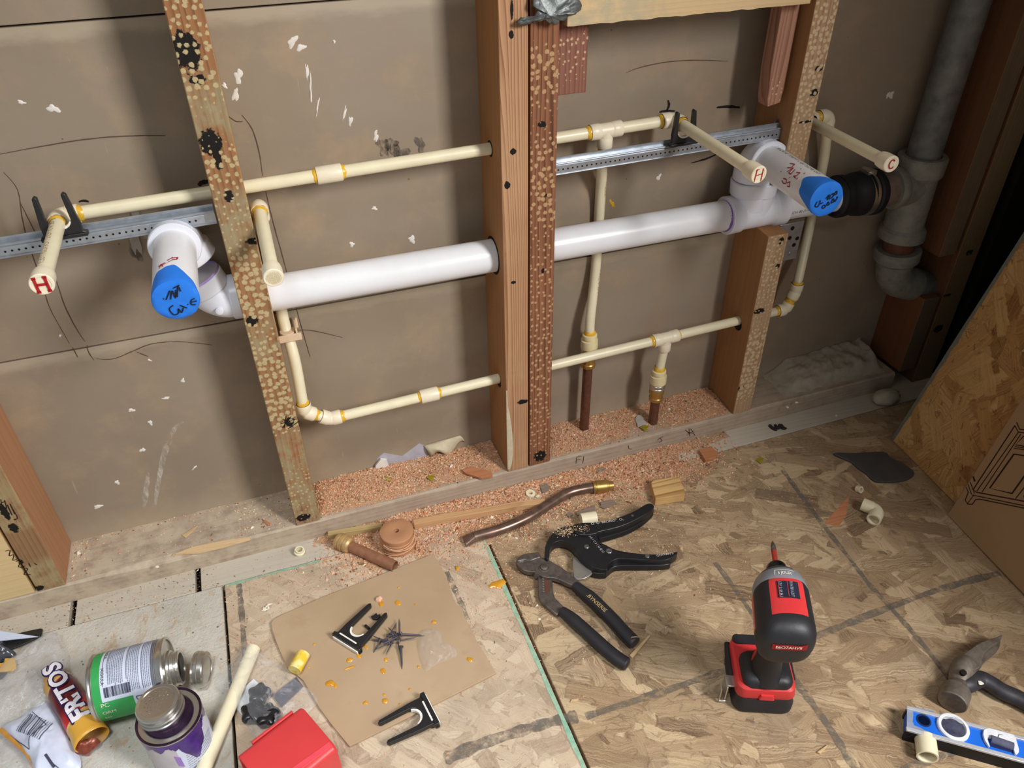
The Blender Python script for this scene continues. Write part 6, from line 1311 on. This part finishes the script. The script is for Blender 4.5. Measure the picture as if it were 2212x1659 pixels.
for k in range(26):   # bar code
    w2 = rnd.choice((.0004, .0008, .0013)); s = .020 + k*.0012; mm_ = V((0, 0, 1))*math.cos(.85) + fr*math.sin(.85); mb.ribbon([oncan(s, .70+.075*j, .0004) for j in range(5)], w2, mm_, .0001)
for s, a0, a1 in ((.0195, .66, -1.1), (.0475, -1.1, .6), (.0655, -1.1, .9), (.0245, -1.1, .3)):
    P = [oncan(s, a0+(a1-a0)*k/10, .0004) for k in range(11)]; 
    for k in range(10): aa = a0+(a1-a0)*k/10; mb.ribbon(P[k:k+2], .0005, V((0, 0, 1))*math.cos(aa) + fr*math.sin(aa), .0001)
def cantext(s_, s0, a0, size, mbx, along='x', lift=.0006):
    if along == 'x': text(mbx, s_, (0,0,0), (1,0,0), (0,1,0), size, wrap=lambda x, y: oncan(s0+x, a0 - y/zr, lift))
    else: text(mbx, s_, (0,0,0), (1,0,0), (0,1,0), size, wrap=lambda x, y: oncan(s0+y, a0 + x/zr, lift))
cantext('IAIOIULA', .0175, .10, .0055, mb, 'y'); cantext('ILAOIOMIKAL', .0195, -.9, .005, mb, 'y'); cantext('DAYLQ', .055, 1.15, .011, mb, 'y'); cantext('ITDI', .061, 1.55, .010, mb, 'y')
mb.lathe(oncan(.085, 1.12, .0003), V((0, 0, 1))*math.cos(1.12)+fr*math.sin(1.12), [(0, .0078), (.0002, .0078), (.0002, .0070), (0, .0070)], 30); cantext('NSF', .080, 1.16, .0055, mb)
build('printing', mb, LBK, lb); build('fine_print', mbg, LBKD, lb)
mb = MB(); cantext('PC', .013, 1.28, .0085, mb, 'x'); cantext('ORM', .012, 1.55, .0075, mb, 'x'); cantext('EEF', .012, 1.8, .006, mb, 'x'); build('white_print', mb, M_CHIPW, lb)
mb = MB(); 
for s in ([(.074, 1.30), (.076, 1.34), (.074, 1.38)], [(.075, 1.42), (.081, 1.44), (.088, 1.42)], [(.078, 1.48), (.074, 1.56), (.079, 1.6)], [(.069, 1.62), (.073, 1.66), (.069, 1.7), (.074, 1.74)]):
    P = smoothpts([oncan(a_, b_, .0006) for a_, b_ in s], 4); mb.ribbon(P, .0015, V((0, 0, 1))*math.cos(1.5)+fr*math.sin(1.5), .0001)
build('handwriting', mb, M_INK, lb)
e = pL + ax*(CL-.003); off2 = V((0, 0, .0))
build('neck', MB().lathe(e + off2, ax, [(0, .0275), (.002, .0275), (.003, .0252), (.006, .0250), (.007, .0225), (.011, .0222), (.0115, .0214), (.014, .0214), (.0145, .0224), (.017, .0222), (.0175, .0190), (.012, .0186), (.011, .0186)], 56), TIN, t, ang=30)
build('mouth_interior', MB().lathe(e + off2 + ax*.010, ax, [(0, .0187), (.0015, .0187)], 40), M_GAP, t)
# its cap, on edge beside it
zc_ = .0245; pc = U(436, 1446, z=zc_); axc = V((ax.x, ax.y, 0)); axc.rotate(Matrix.Rotation(-.22, 3, 'Z'))
solo('screw_cap', MB().lathe(pc - axc*.0075, axc, [(0, .0225), (0, .0243), (.0025, .0245), (.0032, .0232), (.0045, .0232), (.005, .0243), (.007, .0243), (.0075, .0235), (.013, .0232), (.0145, .0220), (.0150, .0180), (.0140, .0172), (.0140, .001)], 48), TIN, 'loose silver screw cap standing on edge beside the open can mouth', 'cap', ang=30)
# ---- purple primer can standing
hC = .080; rC = .0385; pt = U(364, 1546, z=hC); pb = V((pt.x, pt.y, 0))
t = thing('primer_can', pb, 'squat tin can smeared with purple primer, silver screw cap on', 'can')
TIND = plain('purple_stained_tin', srgb(58, 38, 62), .25, .6, .6, .5, 45)
bd = build('body', MB().lathe(pb, (0, 0, 1), [(0, rC-.002), (.0, rC), (.003, rC), (.0045, rC-.0012), (hC-.006, rC-.0012), (hC-.003, rC-.0002), (hC-.001, rC)], 72), TIN, t, ang=35)
build('top_rim', MB().lathe(pb, (0, 0, 1), [(hC-.003, rC-.0001), (hC, rC-.0004), (hC, rC-.003), (hC-.004, rC-.004), (hC-.004, .031), (hC-.003, .0295), (hC+.0015, .0285), (hC+.004, .0265), (hC+.006, .0255)], 72), TIND, t, ang=35)
def onp(a, z, lift=.0002): return pb + V((math.cos(a)*(rC-.0012+lift), math.sin(a)*(rC-.0012+lift), z))
def ppatch(a0, a1, z0, z1, mat, name, par, lift=.0002, top=None): mb = MB(); mb.grid(lambda i, j: onp(a0+(a1-a0)*i, z0+((top(a0+(a1-a0)*i) if top else z1)-z0)*j, lift), 60, 3); return build(name, mb, mat, par, ang=60)
lab = ppatch(R(-85), R(40), .006, hC-.007, LBW, 'label', t); ppatch(R(-170), R(-85), .006, hC-.007, plain('label_grey', srgb(186, 180, 184), .45, var=.08), 'label', t, .0002)
PURD = plain('purple_drip', srgb(64, 26, 116), .2, 0, .6, .45, 90)
mb = MB()
def drip(a): 
    d = math.degrees(a)+90; return .066 - .004*math.sin(d*.23) - .036*max(0, math.sin((d-12)/50*math.pi))**.55*(1 if 12 < d < 62 else 0) + .003*mnoise.noise(V((d*.35, 0, 0)))
mb.grid(lambda i, j: onp(R(-150)+R(170)*i, hC-.004 - (hC-.004-min(hC-.006, drip(R(-150)+R(170)*i)))*j, .0008), 90, 6); build('primer_drip', mb, PURD, t, ang=70)
mb = MB(); mb.grid(lambda i, j: onp(R(-92)+R(9)*i, .030+.022*j-.006*i, .0005), 4, 4); build('purple_block', mb, plain('pale_purple', srgb(152, 118, 190), .4), lab)
mb = MB()
for k in range(9):
    z = .010 + k*.0042; a = R(-78) + .01*k
    while a < R(-18 if k < 7 else -10):
        L_ = rnd.uniform(.04, .14); mb.ribbon([onp(a+L_*q/2, z, .0005) for q in range(3)], .0008, V((math.cos(a), math.sin(a), 0)), .0001); a += L_+.02
for k in range(10): z = .030+k*.0; a = R(2)+k*.018; mb.ribbon([onp(a, .018, .0005), onp(a, .034, .0005)], rnd.choice((.0003, .0006)), V((math.cos(a), math.sin(a), 0)), .0001)
build('printing', mb, LBKD, lab)
tilt = V((-.05, .03, 1)).normalized(); pc = pb + V((-.006, .006, hC+.003))
cp = build('screw_cap', MB().lathe(pc, tilt, [(0, .0255), (.001, .0270), (.004, .0272), (.005, .0258), (.007, .0258), (.0078, .0268), (.010, .0268), (.011, .0256), (.013, .0258), (.0185, .0258), (.0205, .0245), (.0210, .0205), (.0202, .0198), (.0202, .0008)], 56), TIN, t, ang=30)
mb = MB()
for k in range(46): a = k*2.399; r = .0165*math.sqrt(k/46); q = pc + tilt*.0205 + V((math.cos(a)*r, math.sin(a)*r, 0)); mb.lathe(q, tilt, [(0, .0009), (.0005, .0006)], 8)
build('stipple', mb, TIN, cp)
# ---- loose cpvc length
P = [U(u, v, z=.011) for u, v in [(432, 1680), (440, 1655), (476, 1570), (520, 1475), (548, 1400)]]
P = [P[0], P[0].lerp(P[-1], .5) , P[-1]]; P[1] = P[1] + V((-.002, 0, 0))
d = (P[2]-P[0]).normalized(); L = (P[2]-P[0]).length
solo('pipe_length', MB().lathe(P[0], d, [(0, .007), (0, .0092), (L, .0092), (L, .007)], 32), M_CPVC, 'loose straight cream pipe running under the clear parts bag', 'pipe piece', ang=35)
# ---- bag of knobs
KN = plain('knob_black', srgb(24, 24, 28), .3, 0, .6, .2)
def knob(u, v, z, r, label, s=0):
    p = U(u, v, z=z); mb = MB(); n = 48; vs = []
    for h, q in ((-.006, .75), (-.005, .95), (0, 1), (.004, .95), (.006, .7), (.006, .3)):
        for j in range(n): a = 2*math.pi*j/n + s; rr = r*q*(1 + .13*math.cos(5*a)); vs.append(p + V((rr*math.cos(a), rr*math.sin(a), h)))
    mb.add(vs, [[i*n+j, i*n+(j+1)%n, (i+1)*n+(j+1)%n, (i+1)*n+j] for i in range(5) for j in range(n)] + [list(range(n))[::-1], [5*n+j for j in range(n)]])
    return solo('star_knob', mb, KN, label, 'knob', ang=50)
knob(560, 1499, .013, .014, 'black lobed knob in the clear bag, nearest the cardboard', 0)
knob(546, 1538, .013, .015, 'black lobed knob in the clear bag, leftmost of the cluster', .4)
knob(578, 1545, .015, .015, 'black lobed knob in the clear bag, touching the red box', .9)
chip([(498, 1513), (548, 1466), (560, 1478), (572, 1530), (528, 1552)], .002, .0006, plain('white_card', srgb(222, 226, 236), .5, var=.03), 'white paper card inside the clear parts bag', 'paper_card', 'card', 0)
chip([(588, 1502), (640, 1462), (655, 1482), (608, 1528)], .003, .0006, plain('grey_card', srgb(92, 90, 100), .5), 'dark grey leaflet inside the clear parts bag', 'paper_card', 'card', 0)
crumple('clear_bag', [(462, 1478), (500, 1430), (530, 1396), (556, 1402), (600, 1432), (640, 1470), (686, 1508), (668, 1540), (640, 1562), (590, 1590), (550, 1592), (520, 1550), (494, 1508)], .004, M_FILM, 'crumpled clear plastic bag holding black knobs, tucked under the red box', 'plastic bag', base=.004, hump=.022, amp=.012, fs=55, n=24, seed=3)
# ---- red plastic case, open end to the lower left
zt_ = .058; P1 = U(511, 1629, z=zt_); P2 = U(650, 1522, z=zt_); P3 = U(746, 1600, z=zt_)
e1_ = (P2-P1); L1 = e1_.length; e1_.normalize(); e2_ = (P3-P2); e2_ = (e2_ - e1_*e2_.dot(e1_)); L2 = e2_.length; e2_.normalize()
RM = Matrix(((e1_.x, e2_.x, 0, P1.x), (e1_.y, e2_.y, 0, P1.y), (0, 0, 1, 0), (0, 0, 0, 1)))
t = thing('red_case', RM @ V((L1/2, L2/2, 0)), 'bright red plastic box lying with its open end to the lower left', 'plastic box')
RD = plain('red_plastic', srgb(208, 62, 64), .38, 0, .45, .04, 20); TH = .0025
mb = MB(); k = 10; rr = .008; out = []; inn = []
def prof(y0, y1, z0, z1, r):
    o = []
    for cy, cz, a0 in ((y1-r, z1-r, 0), (y0+r, z1-r, 90), (y0+r, z0+r, 180), (y1-r, z0+r, 270)):
        for i in range(7): a = R(a0+15*i); o.append((cy+r*math.cos(a), cz+r*math.sin(a)))
    return o
A_ = prof(0, L2, 0.0, zt_, rr); B_ = prof(TH, L2-TH, TH, zt_-TH, rr-TH); n = len(A_)
ringsX = [(0.0, A_), (L1*.97, A_), (L1, [(L2/2+(a-L2/2)*.95, zt_/2+(b-zt_/2)*.93) for a, b in A_])]
vs = [RM @ V((x, a, b)) for x, pr in ringsX for a, b in pr] + [RM @ V((0.0, a, b)) for a, b in B_] + [RM @ V((L1-.004, a, b)) for a, b in B_]
fs = [[i*n+j, i*n+(j+1)%n, (i+1)*n+(j+1)%n, (i+1)*n+j] for i in range(2) for j in range(n)] + [[2*n+j for j in range(n)]] + [[j, 3*n+j, 3*n+(j+1)%n, (j+1)%n] for j in range(n)] + [[3*n+j, 4*n+j, 4*n+(j+1)%n, 3*n+(j+1)%n] for j in range(n)] + [[4*n+j for j in range(n)][::-1]]
mb.add(vs, fs); build('shell', mb, RD, t, ang=40, bevel=.001)
mb = MB(); mb.prism([RM @ V(p) for p in ((.0, L2-.020, zt_+.0006), (L1*.97, L2-.013, zt_+.0006), (L1*.97, L2-.006, zt_+.0006), (.0, L2-.010, zt_+.0006))], (0, 0, -.002)); build('raised_rib', mb, plain('red_rib', srgb(226, 76, 88), .35), t, bevel=.0004)
mb = MB(); mb.box((.02, -.0030, zt_-.006), (L1-.012, .0006, zt_-.0015), RM); build('edge_lip', mb, RD, t, bevel=.0008)
# ---- snack wrapper roll
m = NT('snack_wrapper_print', .3, 0, .5); a0_ = U(118, 1462, z=.018); a1_ = U(200, 1598, z=.018); dx_ = (a1_-a0_); LW = dx_.length; dx_.normalize(); nx_ = V((-dx_.y, dx_.x, 0))
pos = m.oc(); dt = m.n('VectorMath', {0: pos, 1: tuple(dx_)}, operation='DOT_PRODUCT').outputs['Value']; dn_ = m.n('VectorMath', {0: pos, 1: tuple(nx_)}, operation='DOT_PRODUCT').outputs['Value']
q = m.math('ADD', m.math('DIVIDE', dt, LW), m.math('ADD', .5, m.math('MULTIPLY', dn_, 3.0)))
c_ = m.ramp(q, [(0, srgb(214, 160, 66)), (.155, srgb(214, 160, 66)), (.16, srgb(232, 200, 150)), (.185, srgb(112, 24, 26)), (.5, srgb(96, 18, 26)), (.6, srgb(190, 32, 32)), (.70, srgb(206, 44, 40)), (.71, srgb(236, 206, 140)), (.74, srgb(222, 170, 70)), (1, srgb(214, 158, 60))])
m.col(c_); m.bump(m.noise(m.oc(), 60, 3), .3, .002)
t = thing('snack_wrapper', (a0_+a1_)/2 - V((0, 0, .018)), 'red and yellow snack wrapper with big white letters, rolled up beside the cans', 'wrapper')
mb = MB(); k = 22; n = 30; vs = []
for i in range(k):
    s = i/(k-1); c = a0_.lerp(a1_, s); w = .0175*(1 - .25*(s < .05)) + .004*s
    for j in range(n): a = 2*math.pi*j/n; wob = 1 + .08*mnoise.noise(V((math.cos(a)*1.5, math.sin(a)*1.5, s*6))); vs.append(c + nx_*math.cos(a)*w*wob + V((0, 0, max(-.0175, math.sin(a)*.0165*wob))))
mb.add(vs, [[i*n+j, i*n+(j+1)%n, (i+1)*n+(j+1)%n, (i+1)*n+j] for i in range(k-1) for j in range(n)] + [list(range(n))[::-1]]); o_ = build('roll', mb, m.mat, t, ang=70); s_ = o_.modifiers.new('s', 'SOLIDIFY'); s_.thickness = .0008
mb = MB(); vs = []
text(mb, 'FRITOS', (0, 0, 0), (1, 0, 0), (0, 1, 0), .034, bold=.0012, wrap=lambda x, y: a0_.lerp(a1_, .80) - dx_*x*1.02 + (nx_*-1 if 0 else nx_*-1)*(-.0120 + y*.86) + V((0, 0, .0175*math.sqrt(max(.02, 1-(( -.0120+y*.86)/.0205)**2)) + .0016)), sx=.98)
build('brand_letters', mb, plain('letter_white', srgb(230, 226, 232), .35), o_)
mb = MB(); text(mb, 'FRITOS', (0, 0, 0), (1, 0, 0), (0, 1, 0), .034, bold=.0030, wrap=lambda x, y: a0_.lerp(a1_, .80) - dx_*x*1.02 - nx_*(-.0120 + y*.86) + V((0, 0, .0175*math.sqrt(max(.02, 1-((-.0120+y*.86)/.0205)**2)) + .0009)), sx=.98)
build('letter_outline', mb, plain('outline_navy', srgb(44, 34, 84), .4), o_)
mb = MB(); mb.blob(U(188, 1612, z=.012), (.2, -.9, .5), .013, .012, 0, 14, .3, .001, .004, seed=7); build('torn_end', mb, plain('foil_brown', srgb(128, 62, 44), .3, .2, .5, .4, 200), o_)
# white back of the wrapper, spread towards the viewer
WH = plain('wrapper_white', srgb(206, 212, 232), .35, 0, .5, .05, 30)
wt = crumple('white_wrapper', [(2, 1568), (40, 1545), (88, 1512), (108, 1516), (128, 1545), (140, 1570), (156, 1600), (172, 1640), (160, 1665), (90, 1700), (70, 1660), (40, 1610)], .012, WH, 'crumpled white side of a snack packet with a bar code, lower left corner', 'wrapper', base=.006, hump=.016, amp=.006, fs=35, n=18, seed=9)
def onw(u, v): 
    p = U(u, v, z=.026); return V((p.x, p.y, .0))
ow = OFF[wt.name]; dg_ = None
def wz(p):   # height of the wrapper above a floor point
    hit, loc, _, _ = wt.ray_cast(V((p.x, p.y, .2)) - ow, V((0, 0, -1))); return (loc.z + ow.z) if hit else .02
bpy.context.view_layer.update()
mb = MB()
def wl(pts, w): 
    P = []
    for i in range(len(pts)-1):
        for k in range(6):
            u = pts[i][0]+(pts[i+1][0]-pts[i][0])*k/5; v = pts[i][1]+(pts[i+1][1]-pts[i][1])*k/5; p = onw(u, v); P.append(V((p.x, p.y, wz(p)+.0012)))
    mb.ribbon(P, w, (0, 0, 1), .0002)
for i, w in enumerate((.0005, .001, .0016, .0006, .0012, .0005, .0015, .0010, .0006, .0014, .0008, .0005, .0012)):
    u, v = 30+i*4.4, 1572+i*2.0; wl([(u, v), (u+28, v-38)], w)
wl([(12, 1575), (58, 1612), (62, 1590), (98, 1562)], .0009); wl([(66, 1532), (98, 1562)], .0007); wl([(95, 1625), (112, 1650)], .003); wl([(137, 1572), (148, 1588)], .004); wl([(100, 1635), (122, 1652)], .0008)
build('printing', mb, LBK, wt)
mb = MB(); P = smoothpts([U(u, v, z=.012) for u, v in [(0, 1575), (18, 1592), (40, 1612), (58, 1628), (70, 1650), (80, 1670)]], 5); mb.tube(P, .0028, 8, sq=.5); build('gold_hem', mb, plain('gold_foil', srgb(206, 150, 70), .35, .3), wt)
# ---- milky bags
crumple('milky_bag', [(-30, 1480), (30, 1420), (80, 1385), (118, 1366), (140, 1385), (150, 1430), (150, 1470), (128, 1510), (90, 1545), (40, 1560), (-10, 1580), (-40, 1540)], .004, M_BAG, 'milky translucent plastic bag sprawled at the left edge above the wrapper', 'plastic bag', base=.002, hump=.020, amp=.014, fs=28, n=26, seed=21)
crumple('milky_bag', [(-20, 1575), (10, 1585), (50, 1620), (80, 1665), (60, 1700), (-30, 1700)], .02, M_BAG, 'milky translucent plastic bag in the bottom left corner under the wrapper', 'plastic bag', base=.004, hump=.03, amp=.010, fs=28, n=18, seed=22)
crumple('milky_bag', [(200, 1560), (240, 1575), (262, 1610), (275, 1670), (200, 1690), (150, 1670), (165, 1620)], .002, M_FILM, 'clear flap of plastic bag on the floor between the wrapper and primer can', 'plastic bag', base=.001, hump=.006, amp=.006, fs=30, n=14, seed=23)
# ---- dark pouch, white blade of paper and yellow tag at the left edge
chip([(-40, 1400), (-10, 1378), (86, 1357), (92, 1358), (88, 1374), (40, 1396), (-5, 1412), (-40, 1420)], .004, .003, M_BLACKP, 'black plastic wedge pointing right at the left edge', 'plastic_wedge', 'plastic piece', .0008)
P = [U(u, v, z=.014) for u, v in [(-30, 1360), (0, 1363), (82, 1375), (0, 1384), (-30, 1386)]]; solo('white_flap', MB().prism(P, (0, 0, -.0012)), plain('blue_white_card', srgb(206, 216, 238), .4, var=.03), 'pointed white card tip lying over the black wedge at the left edge', 'card')
crumple('dark_pouch', [(-30, 1385), (5, 1386), (14, 1395), (12, 1410), (32, 1408), (32, 1420), (8, 1428), (-30, 1440)], .004, plain('dark_film', srgb(58, 60, 68), .2, 0, .8, .5, 60), 'glossy dark plastic pouch at the left edge', 'plastic bag', base=.004, hump=.012, amp=.008, fs=70, n=10, seed=31)
chip([(-20, 1432), (8, 1432), (10, 1422), (32, 1421), (34, 1440), (26, 1448), (-20, 1452)], .010, .003, plain('yellow_tag', srgb(222, 176, 74), .5), 'yellow plastic tag under the dark pouch at the left edge', 'tag', 'tag', .0006)
chip([(-20, 1454), (14, 1450), (2, 1464), (-20, 1468)], .004, .004, M_BLACKP, 'black sliver below the yellow tag at the left edge', 'plastic_strip', 'plastic piece', .0005)
